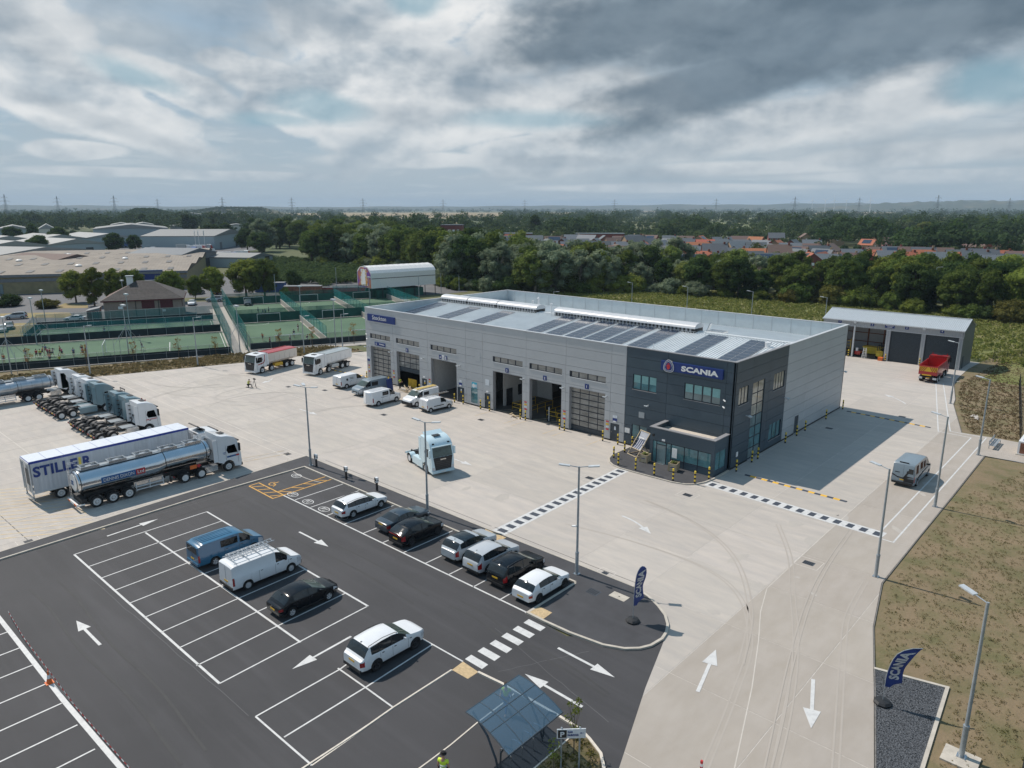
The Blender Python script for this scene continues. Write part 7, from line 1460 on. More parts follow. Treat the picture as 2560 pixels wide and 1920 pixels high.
mesh_fence('dark mesh fence along the right edge of the dry bank at bottom right',[(24,22.5),(28.5,0),(29.6,-14),(28.4,-27),(28.9,-40)],1.8,2.5,z=-.05)
for p,l_ in[((21.3,-10.5),0)]:pass
# hedge shrubs at the bottom right are placed with the plants
# sports pitches
U=Vector((.388,.922));V=Vector((-.922,.388));O=Vector((-93.3,-4.7))
def SP(s,t_):p=O+U*s+V*t_;return(p.x,p.y)
def rectp(s0,t0,s1,t1):return[SP(s0,t0),SP(s1,t0),SP(s1,t1),SP(s0,t1)]
PIT=[('left_pitch',-44,1.5,-.5,27),('left_pitch',-36,30,-1.5,46),('pitch',3.2,4,17,37),('pitch',3.2,38,17,71),('pitch',18,4,31.6,37),('pitch',18,38,31.6,71),('pitch',32.6,4,47,37),('pitch',32.6,38,47,71)]
ap=MB();ap.poly([SP(-50,46.5),SP(75,76),SP(75,180),SP(-70,180),SP(-70,60)],-.06);ap.poly([SP(-55,28),SP(-36.5,28),SP(-36.5,47),SP(-55,47)],-.062);struct('service_road',ap.build('service_road',['asphalt_old']))
wb_=MB();wb_.poly([SP(-46,.5),SP(52,-1),SP(52,76),SP(-1.2,76),SP(-1.2,47),SP(-37,47),SP(-46,28)],-.055);struct('pitch_surround',wb_.build('pitch_surround',['wall_grey']))
for nm,s0,t0,s1,t1 in PIT:
 q=MB();q.poly(rectp(s0,t0,s1,t1),-.03);o=q.build('football_pitch',['turf']);struct('football_pitch',o);l_=MB();c=[SP(s0+.5,t0+.6),SP(s1-.5,t0+.6),SP(s1-.5,t1-.6),SP(s0+.5,t1-.6)]
 if s0<0:l_.band([SP(s0+.5,t0+2.5),SP(s1-.4,t0+2.5),SP(s1-.4,t1-1),SP(s0+.5,t1-1)],.12,-.02,closed=True);l_.band([SP(s1-10,t0+2.5),SP(s1-10,t1-9)],.12,-.02)
 else:l_.band([SP(s0+4+3*math.cos(a*PI/8),t1-1+3*math.sin(-a*PI/8))for a in range(9)],.12,-.02);l_.band([SP(s0+4+3*math.cos(a*PI/8),t0+1+3*math.sin(a*PI/8))for a in range(9)],.12,-.02)
 struct('pitch_line',l_.build('pitch_line',['white_line']))
def screen_fence(label,pts,h0,h1,m,net='net_teal',group='pitch fences'):
 solidm[0]=m;return mesh_fence(label,pts,h1,3.4,net=net,pm='green_fence' if m=='green_fence' else 'galv',solid=h0,group=group,rails=(.5,1),pr=.035)
screen_fence('dark screened fence between the yard verge and the near football pitch',[SP(-46,.6),SP(-.4,.6)],1.3,1.9,'dark_fence','mesh_dark');screen_fence('dark screened fence between the near pitch and the narrow pitch behind it',[SP(-46,27.6),SP(-.6,27.6)],1.5,3.6,'dark_fence');screen_fence('dark screened fence behind the narrow pitch before the clubhouse',[SP(-36.5,46.6),SP(-1.2,46.6)],1.5,3.2,'dark_fence')
screen_fence('short end fence of the narrow pitch',[SP(-36.5,30),SP(-36.5,46.6)],1.4,3.0,'dark_fence');screen_fence('high teal net on the near side of the sloping walkway',[SP(-.2,.5),SP(-.2,74)],.9,4.6,'green_fence','net_teal');screen_fence('high teal net on the far side of the sloping walkway',[SP(2.6,2),SP(2.6,74)],.8,4.6,'green_fence','net_teal')
screen_fence('green fence at the yard end of the small pitches',[SP(3.2,3),SP(47,3)],1.2,2.2,'dark_fence','mesh_dark');screen_fence('tall green fence across the middle of the small pitches',[SP(3.2,37.5),SP(47,37.5)],2.1,3.0,'green_fence','net_green');screen_fence('tall green fence at the car park end of the small pitches',[SP(3.2,72),SP(32,72)],2.0,3.0,'green_fence','net_green');screen_fence('green fence at the far right end of the small pitches',[SP(32,72),SP(52,72)],2.2,4.0,'green_fence','net_teal')
for s in(17.4,32.1,47.4):
 t=thing('pitch_wall','low grey wall between the %s pitches'%{17.4:'first and second pair of',32.1:'second and third pair of',47.4:'third pair of'}[s],'wall',(0,0,0));q=MB();a,b=SP(s,4),SP(s,71);dx=U*.14;q.prism([(a[0]-dx.x,a[1]-dx.y),(a[0]+dx.x,a[1]+dx.y),(b[0]+dx.x,b[1]+dx.y),(b[0]-dx.x,b[1]-dx.y)],-.05,1.15);q.build('wall_body',['wall_grey'],t)
 screen_fence('teal net standing on the %s low pitch wall'%{17.4:'first',32.1:'second',47.4:'third'}[s],[SP(s,4),SP(s,71)],1.0,3.4,'green_fence','net_teal')
def goal(label,s,t_,w,h,along='s'):
 t=thing('goal_frame',label,'goal',(0,0,0),0,'football goals');q=MB();a,b=SP(s-w/2,t_),SP(s+w/2,t_)
 if along=='t':a,b=SP(s,t_-w/2),SP(s,t_+w/2)
 q.pipe([(a[0],a[1],0),(a[0],a[1],h),(b[0],b[1],h),(b[0],b[1],0)],.05,6);q.build('frame',['white'],t);q=MB();q.add([(a[0],a[1],0),(b[0],b[1],0),(b[0],b[1],h),(a[0],a[1],h)],[(0,1,2,3)]);q.build('net',['mesh_dark'],t)
for i,(s,t_)in enumerate([(10.3,36.5),(25,36.5),(40,36.6),(10.3,71),(25,71),(40,71),(10.3,5),(25,5)]):goal(['goal before the middle fence of the first small pitch','goal before the middle fence of the second small pitch','goal before the middle fence of the third small pitch','goal at the car park end of the first small pitch','goal at the car park end of the second small pitch','goal at the car park end of the third small pitch','goal at the yard end of the first small pitch','goal at the yard end of the second small pitch'][i],s,t_,5.0,2.0)
goal('full size white goal crossing the near pitch',-21,8.5,6.0,2.3,'t')
t=thing('flight_of_railings','white slatted railing down the sloping walkway','railing',(0,0,0));q=MB()
for k in range(22):a=SP(2.3,4+k*1.5);b=SP(2.3,4.7+k*1.5);q2=MB();q2.add([(a[0],a[1],.1),(b[0],b[1],.1),(b[0],b[1],1.25),(a[0],a[1],1.25)],[(0,1,2,3)]);q2.build('panel',['white_plastic'],t)
def floodpole(label,x,y,h,guy=False,m='galv',head=True):
 t=thing('floodlight_pole',label,'floodlight',(x,y,0),0,'floodlight poles round the pitches');q=MB();q.tube((0,0,0),(0,0,h),.10,.07,n=8);q.build('pole',[m],t)
 if head:q=MB();q.cbox((.3,0,h),(.6,.5,.25),rz=.3);q.cbox((-.4,.1,h),(.6,.5,.25),rz=.3);q.build('floodlight',['galv_light'],t)
 if guy:
  q=MB()
  for a in(0.1,1.9,3.3,5.0):q.tube((0,0,h*.62),(2.6*math.cos(a),2.6*math.sin(a),h*.30),.03,n=5);q.tube((2.6*math.cos(a),2.6*math.sin(a),h*.42),(2.6*math.cos(a),2.6*math.sin(a),0),.035,n=5)
  q.build('stay',[m],t)
FL=[((100,1570),9,True),((320,1320),9,True),((400,1160),8,False),((1120,1450),9.5,True),((1135,1270),9,False),((1085,1040),8,False)]
for i,((px,py),h,gu)in enumerate(FL):x,y=G(px*.28933,480+py*.28933);floodpole(['guyed pole at the left edge of the near pitch','guyed pole between the pitches left of the clubhouse','slim pole left of the narrow pitch','guyed floodlight pole in the middle of the near pitch fence','floodlight pole before the clubhouse front','pole at the clubhouse front corner'][i],x,y,h,gu)
for i,(px,py,h)in enumerate([(395,1110,8),(690,1340,9),(985,1000,8),(700,880,8),(175,960,8),(1125,900,8),(1410,940,7),(1600,870,6),(1755,860,5)]):x,y=G(640+px*.28933,480+py*.28933);floodpole(['green floodlight pole between first and second small pitches','floodlight pole behind the white tipper body','floodlight pole at the third small pitch','pole at the car park end of the second pitch','pole at the car park end of the first pitch','net pole before the long white tent','net pole right of the white tent middle','net pole at the right end of the white tent','last net pole before the grey roof'][i],x,y,h,False,'galv',i<3)
x,y=G(1965*.28933,480+1400*.28933);floodpole('stayed floodlight pole at the foot of the walkway nets',-93.8,-3.2,8.5,True)
# players
PL=[(38,1478,'stand','kit_orange','player in a brown shirt alone at the left edge of the pitch'),(226,1430,'stand','kit_navy','player in navy beside the left pitch pole'),(235,1492,'run','kit_red','player in dark red nearest the tank trailers'),(320,1435,'walk','kit_red','player in maroon left of the group'),(352,1435,'stand','kit_yellow','player in a green bib left of the group'),(370,1412,'run','kit_orange','player in orange at the back left of the group'),(398,1395,'walk','kit_blue','player in blue at the back of the group'),(418,1420,'run','kit_pink','player in pink inside the group'),(435,1472,'run','kit_orange','player in orange running ahead of the group'),(437,1425,'stand','kit_red','player in red at the centre of the group'),(457,1425,'run','kit_white','tall player in white stepping out of the group'),
 (522,1405,'walk','kit_orange','player in orange right of the group, rear one'),(540,1420,'run','kit_pink','player in pink right of the group, front one'),(520,1490,'run','kit_yellow','player in green nearest the verge'),(640,1423,'walk','kit_blue','player in blue standing before the goal'),(710,1395,'stand','kit_navy','player in navy inside the goal, left'),(722,1418,'walk','kit_orange','player in orange at the goal mouth'),(745,1405,'stand','kit_blue','player in blue at the goal post'),(1235,1368,'run','kit_navy','lone player in dark blue on the right half of the near pitch'),(905,1230,'stand','kit_navy','small dark player on the narrow pitch')]
for px,py,po,m,l_ in PL:x,y=G(px*.28933,480+py*.28933);person(po,l_,(x,y,-.03),rnd.uniform(0,6),m,'kit_navy' if m!='kit_navy' else 'kit_white',True,.95,'football players')
PL2=[(122,1325,'stand','kit_red','coach in a red shirt on the first small pitch'),(195,1290,'run','kit_blue','player in blue kicking on the first small pitch'),(298,1300,'walk','kit_white','player in white near the yard fence'),(330,1255,'walk','kit_navy','player in navy behind the player in white'),(442,1300,'run','kit_navy','player in dark kit by the low grey wall'),(365,1205,'stand','kit_navy','goalkeeper in dark green before the middle fence'),(60,1285,'run','kit_orange','player in orange at the left of the first small pitch'),(20,1050,'stand','kit_blue','distant player leftmost on the rear pitch'),(62,1070,'walk','kit_navy','distant player second on the rear pitch'),(84,1062,'run','kit_blue','distant player third on the rear pitch'),(112,1050,'stand','kit_blue','distant player fourth on the rear pitch'),(770,1060,'stand','kit_red','distant player in red beyond the second low wall'),(792,1052,'walk','kit_navy','distant dark player by the second low wall'),(845,1062,'stand','kit_red','distant pair member left by the second low wall'),(856,1060,'stand','kit_navy','distant pair member right by the second low wall'),(562,1065,'walk','kit_white','distant player in white on the second rear pitch'),(630,1070,'run','kit_navy','distant dark player on the second rear pitch')]
for px,py,po,m,l_ in PL2:x,y=G(640+px*.28933,480+py*.28933);person(po,l_,(x,y,-.03),rnd.uniform(0,6),m,'kit_navy' if m!='kit_navy' else 'kit_white',True,.95,'football players')
# people in the yard
t=person('stand','man in a yellow high visibility waistcoat seen from behind at the bottom edge',(9.15,-46.75,.01),R(25),'hiviz','cloth_navy',scale=1.04)
q=MB()
for z in(1.02,1.14):q.lathe([(.155,z),(.155,z+.04)],n=16)
q.build('reflective_band',['sign_pale'],t);q=MB();q.lathe([(.01,1.80),(.09,1.77),(.105,1.69),(.16,1.68)],(0,.03,0),n=14);q.build('cap',['cloth_black'],t)
person('walk','man in a yellow waistcoat and jeans walking under the cycle shelter',(7.85,-41.2,.01),R(200),'hiviz','kit_blue',scale=1.03)
person('stand','second man in a striped shirt walking beside the man under the shelter',(7.45,-41.0,.01),R(200),'kit_white','kit_blue',scale=1.0)if False else None
t=person('kneel','photographer in a yellow waistcoat kneeling behind a tripod in the yard',(-67.9,-15.3,0),R(-60),'hiviz','cloth_navy')
t=thing('camera_tripod','black camera tripod before the kneeling photographer','tripod',(-66.95,-14.85,0));q=MB()
for a in(0,2.1,4.2):q.tube((0,0,1.2),(.4*math.cos(a),.4*math.sin(a),0),.03,n=6)
q.build('legs',['black'],t);q=MB();q.cbox((0,0,1.35),(.35,.18,.2));q.tube((.15,0,1.35),(.4,.0,1.35),.07);q.build('camera_body',['black'],t)
person('work','worker in a yellow waistcoat standing at the half open bay five door',(-50.6,-1.0,0),R(-80),'hiviz','cloth_black')
person('work','worker in a yellow top inside bay two',(-26.0,6.5,.02),R(180),'hiviz','cloth_black')
t=thing('timber_pile','heap of broken timber and boxes in front of bay five','timber',(-48.3,-1.2,0));r=random.Random(5)
for k in range(12):q=MB();q.cbox((r.uniform(-.9,.9),r.uniform(-.6,.6),r.uniform(.08,.6)),(r.uniform(.7,1.4),.12,.08),rz=r.uniform(0,3),ry=r.uniform(-.5,.5));q.build('plank',['wood_pale' if k%3 else 'wood'],t)
t=thing('box_stack','brown boxes inside the open wash bay','boxes',(-40.6,3.2,.02))
for k,(x,y,z)in enumerate([(0,0,0),(.7,.1,0),(.3,0,.5),(-.5,.4,0)]):q=MB();q.box(x-.3,y-.3,z,x+.3,y+.3,z+.5);q.build('box',['wood'],t)
t=thing('pallet_stack','small pile of timber blocks at the mouth of bay three','timber',(-28.9,-.3,0))
for k in range(5):q=MB();q.cbox((r.uniform(-.5,.5),r.uniform(-.3,.3),.12+.1*k*.5),(.9,.14,.1),rz=r.uniform(0,3));q.build('plank',['wood_pale'],t)
t=thing('door_panel','dark blue panel board leaning behind the grey van','board',(-50.4,-3.0,0));q=MB();q.cbox((0,0,1.0),(.08,1.0,2.0),rx=.1);q.build('panel',['sign_blue'],t)
for l_,x,y in[('white sign on a stand inside bay two',-24.4,1.2)]:t=thing('post_sign',l_,'post',(x,y,0));q=MB();q.tube((0,0,0),(0,0,1.8),.05);q.build('post',['sign_pale'],t);q=MB();q.lathe([(.01,0),(.3,0),(.3,.06),(.01,.06)],n=12);q.build('foot',['black'],t)
# clubhouse with hipped roof
def T1(x,y,h=0.0):return G(x*.28933,480+y*.28933,h)
def T2(x,y,h=0.0):return G(640+x*.28933,480+y*.28933,h)
def T3(x,y,h=0.0):return G(1280+x*.28933,480+y*.28933,h)
def T4(x,y,h=0.0):return G(1920+x*.28933,480+y*.28933,h)
t=thing('clubhouse','pinkish brick clubhouse with a hipped brown tiled roof and maroon shutters','building',(-146.1,.45,0),R(-26));W2,D_=8.15,14.0
q=MB();q.box(-D_,-W2,-.1,0,W2,5.0);q.build('wall',['brick_pale'],t)
# hipped roof: local x is depth (0 front), y along the front
e=.5;zr,ze=8.7,4.95;c=[(-D_-e,-W2-e,ze),(e,-W2-e,ze),(e,W2+e,ze),(-D_-e,W2+e,ze)];r0,r1=(-D_/2,-W2+6.6,zr),(-D_/2,W2-6.6,zr)
q=MB();q.add(c+[r0,r1],[(1,2,5,4),(3,0,4,5),(0,1,4),(2,3,5),(0,3,2,1)]);ro=q.build('roof',['tile_dark'],t)
def tile_rows(fc,n):
 """courses of tiles laid over a roof face given as lower pair and upper pair"""
 a,b,c_,d=[Vector(p)for p in fc]
 nm=(b-a).cross(d-a).normalized()
 if nm.z<0:nm=-nm
 for k in range(n):
  f0,f1=k/n,(k+1)/n;p0=a.lerp(d,f0);p1=b.lerp(c_,f0);p2=b.lerp(c_,f1);p3=a.lerp(d,f1);q=MB();q.add([p0+nm*.10,p1+nm*.10,p2+nm*.03,p3+nm*.03,p0+nm*.02,p1+nm*.02],[(0,1,2,3),(4,5,1,0)]);q.build('tile_course',['tile_brown'],ro)
tile_rows([c[1],c[2],r1,r0],22);tile_rows([c[2],c[3],r1,r1],22)
q=MB();q.box(e-.0,-W2-e,ze-.25,e+.12,W2+e,ze);q.box(-D_-e,W2+e,ze-.25,e,W2+e+.12,ze);q.build('gutter',['maroon'],t)
for y in(1.0,4.9):q=MB();q.box(0,y-1.35,2.9,.08,y+1.35,4.75);s_=q.build('shutter',['maroon'],t);q=MB();[q.box(.08,y-1.3+.25*k,2.95,.11,y-1.2+.25*k,4.7)for k in range(11)];q.build('shutter_slat',['maroon'],s_)
q=MB();q.box(-2.2,W2,3.0,-.6,W2+.08,4.7);q.build('shutter',['maroon'],t)
q=MB();q.box(-7.6,-3.6,7.6,-6.2,-2.3,9.8);cowl=q.build('chimney',['pvc_white'],t);q=MB();q.box(-7.8,-3.8,9.8,-6.0,-2.1,10.0);q.build('cap',['galv'],cowl)
for y in(-4.2,-1.6,3.2):q=MB();q.tube((.1,y,0),(.1,y,4.8),.07,n=6);q.build('drainpipe',['trim'],t)
q=MB();q.box(0,-5.2,3.0,.5,-4.2,3.6);q.build('air_unit',['white_plastic'],t);q=MB();q.box(0,3.9,2.0,.04,4.6,2.5);q.build('notice',['white'],t)
t=thing('store_shed','small maroon lean-to store at the left of the clubhouse','shed',(-151.6,-8.4,0),R(-26));q=MB();q.box(-2.0,-1.2,0,2.0,1.2,3.0);q.build('wall',['maroon'],t);q=MB();q.prism([(-1.4,3.0),(1.4,3.0),(1.4,3.6)],-2.2,2.2,axis='x');q.build('roof',['grey_band'],t)
# big asbestos roofed warehouse
a0=Vector((-208,38));ud=Vector((.48,.877));
t=thing('warehouse','wide brown fibre cement roofed warehouse with a blue sign behind the trees','building',(a0.x,a0.y,0),math.atan2(ud.y,ud.x));LW_,DW=140,135;HE=5.6
q=MB();q.box(-LW_,0,-.1,0,DW,HE);q.build('wall',['yellow_brick'],t);q=MB();q.box(-LW_,-.15,3.6,0,-.0,4.6);q.box(-LW_,-.6,HE-.5,.3,-.0,HE+.25);q.build('wall_band',['grey_band'],t)
nb=4;bd_=DW/nb;prof=[]
for k in range(nb):prof+=[(k*bd_,HE),(k*bd_+bd_/2,HE+1.2)]
prof.append((DW,HE));q=MB();n=int((LW_)/1.1);xs_=np.linspace(-LW_,.4,260)
q.loft([[(x,y-.5,z+.25+(.05 if i%2 else 0))for y,z in prof]for i,x in enumerate(xs_)],closed=False,caps=False);ro=q.build('roof',['asbestos'],t)
q=MB();q.prism([(y,z+.2)for y,z in prof]+[(DW,HE-.1),(0,HE-.1)],-.02,.35,axis='x');q.build('gable',['bark'],t)
for k in range(nb):
 for s in(0,1):
  for j in range(17):
   x=-6-j*8.0-(4 if(s+k)%2 else 0);y0=k*bd_+(3 if s==0 else bd_/2+4);zz=lambda y:HE+.42+1.2*(1-abs((y-k*bd_)-bd_/2)/(bd_/2))
   q=MB();q.add([(x,y0-.5,zz(y0)),(x+1.7,y0-.5,zz(y0)),(x+1.7,y0+4.5,zz(y0+5)),(x,y0+4.5,zz(y0+5))],[(0,1,2,3)]);q.build('rooflight',['rooflight'],ro)
for i,(j,k)in enumerate([(3,0),(6,1),(8,0),(10,2),(12,1),(14,0),(15,2),(5,2),(11,0),(2,1),(13,1)]):x=-8-j*8.6;y=k*bd_+bd_/2-2;q=MB();q.lathe([(.9,0),(1.1,.5),(.6,.8),(.01,.85)],(x,y,HE+1.2),n=12);q.build('roof_vent',['pvc_white'],ro)
q=MB();q.box(-17.5,-.3,3.2,-7,-.16,6.2);o=q.build('shop_sign',['sign_blue'],t);q=MB();q.box(-17.8,-.29,3.0,-6.8,-.17,3.2);q.box(-17.8,-.29,6.2,-6.8,-.17,6.4);q.build('sign_edge',['white'],o);letters('lettering','m','plate_yellow',o,(-14.6,-.36,4.6),1.7,width=3.4)
for x,z,w_,h_,m in[(-60,4.9,2,1.3,'interior_dark'),(-66,4.9,2,1.3,'interior_dark'),(-72,4.9,2,1.3,'interior_dark'),(-55,.1,3.4,3,'pane'),(-64,.1,2.4,2.4,'maroon'),(-72,.1,2.4,2.4,'pane'),(-84,.1,4,4,'interior_dark')]:q=MB();q.box(x,-.25,z,x+w_,-.16,z+h_);q.build('window' if z>1 else 'door',[m],t)
# long white tent on legs beside the pitches
e0,e1=Vector((*T2(1005,925),0)),Vector((*T2(1552,880),0));ud=(e1-e0).normalized();Lt=(e1-e0).length;t=thing('barrel_roofed_hall','long white barrel roofed hall raised on posts with a bright mural on its end','building',e0,math.atan2(ud.y,ud.x));Wt=9.0
pr=[(0,3.0),(0,7.3),(.7,8.1),(2.2,8.9),(4.5,9.25),(6.8,8.9),(8.3,8.1),(9,7.3),(9,3.0)]
q=MB();q.loft([[(x,y,z)for y,z in pr]for x in(0,Lt)],caps=False,closed=False);q.build('side_sheet',['pvc_white'],t)
q=MB();
for k in range(13):q.loft([[(Lt*k/12-.04+dx,y+(y-4.5)*.012,z+.06)for y,z in pr[1:-1]]for dx in(0,.22)],closed=False,caps=False)
q.build('roof_rib',['white'],t);q=MB();q.prism(pr,-.06,0,axis='x');q.prism(pr,Lt,Lt+.06,axis='x');q.build('end_wall',['pvc_white'],t)
q=MB();q.prism([(.3,3.1),(8.7,3.1),(8.7,7.2),(6.5,8.8),(2.5,8.8),(.3,7.2)],-.12,-.07,axis='x');mu=q.build('mural',['mural'],t);q=MB();q.prism([(2.2,3.6),(6.9,3.4),(6.4,8.3),(2.9,8.4)],-.15,-.12,axis='x');q.build('mural_panel',['mural2'],mu);q=MB();q.prism([(3.4,4),(5.6,3.8),(5.2,7.8),(3.8,7.9)],-.17,-.15,axis='x');q.build('mural_panel',['white'],mu)
q=MB();q.box(0,-.06,5.7,Lt,-.01,5.86);q.build('wall_band',['trim'],t)
for k in range(7):
 for y in(.2,8.8):q=MB();q.tube((Lt*k/6,y,0),(Lt*k/6,y,3.1),.12,n=6);q.build('post',['trim'],t)
q=MB();q.box(2,.5,0,Lt-4,8.5,2.3);q.build('ground_floor',['green_fence'],t)
for nm,l_,x,y,w_,d_,h_,m in[('shipping_container','dark rusty shipping container beside the bramble bank',*T2(410,890),11,3,2.7,'rust'),('brick_wall','long reddish wall at the back of the car park',*T2(770,880),17,.4,1.9,'brick_red'),('shipping_container','blue container behind the big single tree',*T2(130,860),9,3,2.8,'kit_blue')]:
 t=thing(nm,l_,nm.split('_')[1],(x,y,0),R(48));q=MB();q.box(-w_/2,-d_/2,0,w_/2,d_/2,h_);q.build('body',[m],t);q=MB();q.box(-w_/2-.1,-d_/2-.1,h_,w_/2+.1,d_/2+.1,h_+.12);q.build('cap',['grey_band'],t)
# ground patches on the left
def patch(name,pts,m,z):q=MB();q.poly(pts,z);struct(name,q.build(name,[m]))
patch('retail_car_park',[T1(-400,1300),T1(420,1170),T1(760,1110),T1(1835,1010),T1(2212,930),T2(1000,900),T2(900,850),T2(300,870),T1(2000,880),T1(1200,900),T1(500,880),T1(-400,960)],'asphalt_old',-.05)
patch('lawn',[T1(-200,1310),T1(0,1290),T1(330,1250),T1(370,1180),T1(450,1155),T1(420,1130),T1(200,1130),T1(-200,1150)],'dry_lawn',-.03);patch('lawn',[T1(480,990),T1(560,960),T1(760,975),T1(760,1000),T1(500,1005)],'dry_lawn',-.03);patch('lawn',[T1(0,1050),T1(150,1045),T1(420,1040),T1(600,1040),T1(620,1060),T1(560,1085),T1(400,1085),T1(0,1085)],'dry_lawn',-.03)
patch('lawn',[T1(1560,950),T1(1560,915),T1(2100,900),T2(60,890),T2(190,910),T2(60,930)],'terrain',-.04);patch('path',[T2(170,780),T2(200,770),T2(290,850),T2(300,900),T2(240,900)],'dry_lawn',-.03)
patch('lorry_park',[T1(930,500),T1(880,420),T1(1100,385),T1(1850,370),T1(2110,380),T2(0,470),T2(0,500),T1(1840,560)],'asphalt_old',-.04)
patch('verge',[(-92.6,-28.4),(-112,-75),(-118,-60),(-107,-38),(-93.5,-5.2),(-86.5,13.0),(-78.4,13),(-83.4,2.0),(-85.4,-7.0)],'dirt_grass',-.04)
mk_=MB()
for k in range(16):
 a=T2(60+k*70,955-k*3);b=T2(70+k*70,930-k*3);mk_.band([a,b],.25,-.02)
struct('bay_line',mk_.build('bay_line',['white_line']))
# trees
def rand_dirs(r,n):v=r.normal(size=(n,3));return v/np.linalg.norm(v,axis=1)[:,None]
def crown_mesh(name,seed,rx,rz,zc,ncl,nleaf,leaf,mt,shape='round',cl=.30,core=True):
 r=np.random.RandomState(seed);C=[]
 d=rand_dirs(r,ncl*3);d=d[d[:,2]>-.93][:ncl];rad=r.uniform(.45,1.0,len(d))**.6
 cen=d*rad[:,None]
 if shape=='poplar':cen[:,:2]*=(1-np.abs(cen[:,2:3])*.5)
 cen=cen*np.array([rx,rx,rz])*(1-cl*.55);rr=r.uniform(.7,1.3,len(cen))*cl*rx
 V_=[];k=max(1,nleaf//len(cen))
 for c_,q in zip(cen,rr):
  u=rand_dirs(r,k);u[:,2]=np.abs(u[:,2])*np.where(r.rand(k)<.68,1,-1);p=c_+u*q*r.uniform(.75,1.12,k)[:,None]*np.array([1,1,.85])
  nrm=u+rand_dirs(r,k)*.75;nrm/=np.linalg.norm(nrm,axis=1)[:,None];a=np.cross(nrm,rand_dirs(r,k));a/=np.linalg.norm(a,axis=1)[:,None];b=np.cross(nrm,a);s=leaf*r.uniform(.6,1.3,k)[:,None]
  V_.append(np.stack([p-a*s,p-b*s*.6,p+a*s,p+b*s*.6],1))
 V_=np.concatenate(V_).reshape(-1,3);nf=len(V_)//4;F_=np.arange(nf*4).reshape(-1,4).tolist();V_=V_+np.array([0,0,zc]);vl=V_.tolist()
 if core:
  for c_,q in zip(cen,rr):
   o=len(vl);t_=(1+5**.5)/2;ico=np.array([(-1,t_,0),(1,t_,0),(-1,-t_,0),(1,-t_,0),(0,-1,t_),(0,1,t_),(0,-1,-t_),(0,1,-t_),(t_,0,-1),(t_,0,1),(-t_,0,-1),(-t_,0,1)])/1.902
   vl+=(ico*q*.78*np.array([1,1,.85])+c_+np.array([0,0,zc])).tolist();F_+=[[o+i for i in f]for f in[(0,11,5),(0,5,1),(0,1,7),(0,7,10),(0,10,11),(1,5,9),(5,11,4),(11,10,2),(10,7,6),(7,1,8),(3,9,4),(3,4,2),(3,2,6),(3,6,8),(3,8,9),(4,9,5),(2,4,11),(6,2,10),(8,6,7),(9,8,1)]]
 me=bpy.data.meshes.new(name);me.from_pydata(vl,[],F_);me.materials.append(MATS[mt]);me.update();return me
def trunk_mesh(seed,h,r0,spread,n=5,mt='bark'):
 r=random.Random(seed);q=MB();q.tube((0,0,-.3),(.1,.05,h*.45),r0,r0*.75,n=8);
 for k in range(n):a=6.28*k/n+r.uniform(-.4,.4);z=h*r.uniform(.36,.46);q.tube((.1,.05,z),(spread*.55*math.cos(a),spread*.55*math.sin(a),h*r.uniform(.68,.85)),r0*.5,r0*.16,n=5)
 q.tube((.1,.05,h*.44),(0,0,h*.88),r0*.7,r0*.2,n=6);return q.mesh('trunk',[mt])
# unit trees about 10 m tall
PROTO={'broad':[(crown_mesh('crown',s,4.1,4.7,5.5,52,5200,.24,'leaf_mid'),trunk_mesh(s,10,.26,4))for s in(1,2,3)],
  'tall':[(crown_mesh('crown',s,3.1,5.0,5.2,48,5200,.23,'leaf_mid',cl=.32),trunk_mesh(s,10,.24,3))for s in(4,5)],
  'willow':[(crown_mesh('crown',s,4.2,4.8,5.2,62,5200,.22,'leaf_silver',cl=.24,core=True),trunk_mesh(s,10,.3,4.4,7,'bark_pale'))for s in(6,7)],
  'poplar':[(crown_mesh('crown',8,1.6,5.0,5.4,34,2600,.22,'leaf_dark','poplar',.42),trunk_mesh(8,10,.2,1))],
  'shrub':[(crown_mesh('crown',s,5.0,3.6,3.1,34,3600,.28,'leaf_olive',cl=.34),trunk_mesh(s,5,.15,3))for s in(9,10)],
  'sapling':[(crown_mesh('crown',11,2.2,3.6,6.0,16,260,.20,'leaf_gold',cl=.3,core=False),trunk_mesh(11,10,.12,2))]}
LEAFS=['leaf_mid','leaf_olive','leaf_silver','leaf_dark','leaf_light','leaf_brown']
tr=random.Random(21);ntree=[0]
def tree(kind,label,x,y,h,leaf=None,group=None,w=1.0,z=0,cat='tree',name=None):
 cm,tm=tr.choice(PROTO[kind]);t=thing(name or{'broad':'broadleaf_tree','tall':'broadleaf_tree','willow':'willow_tree','poplar':'poplar_tree','shrub':'shrub','sapling':'young_tree'}[kind],label,cat,(x,y,z),tr.uniform(0,6.28),group);s=h/10;t.scale=(s*w,s*w,s)
 c=link('crown',cm,t);link('trunk',tm,t)
 if leaf:paint(c,MATS[leaf])
 ntree[0]+=1;return t
# the row before the warehouse
for l_,px,py,h,lf,w_,kd in[('leftmost light green tree of the row before the warehouse',660,955,9.0,'leaf_olive',1.05,'broad'),('second, taller light green tree of the row before the warehouse',820,985,10.6,'leaf_olive',.95,'tall'),('third light green tree, above the left slope of the clubhouse roof',995,960,9.8,'leaf_olive',.95,'tall'),('fourth light green tree, above the clubhouse chimney',1160,950,9.3,'leaf_olive',.9,'broad'),('fifth light green tree, above the right slope of the clubhouse roof',1490,950,9.2,'leaf_olive',1.05,'broad'),('small light green tree right of the clubhouse',1690,920,7.0,'leaf_olive',.85,'broad'),('round light green tree at the right end of the row',1840,910,9.0,'leaf_olive',1.0,'broad'),('large spreading tree standing alone before the blue container',2130,905,11.5,'leaf_olive',1.15,'broad'),('large tree immediately right of the spreading lone tree',2290,900,11.2,'leaf_mid',1.05,'broad')]:x,y=T1(px,py);tree(kd,l_,x,y,h,lf,'trees before the warehouse',w_)
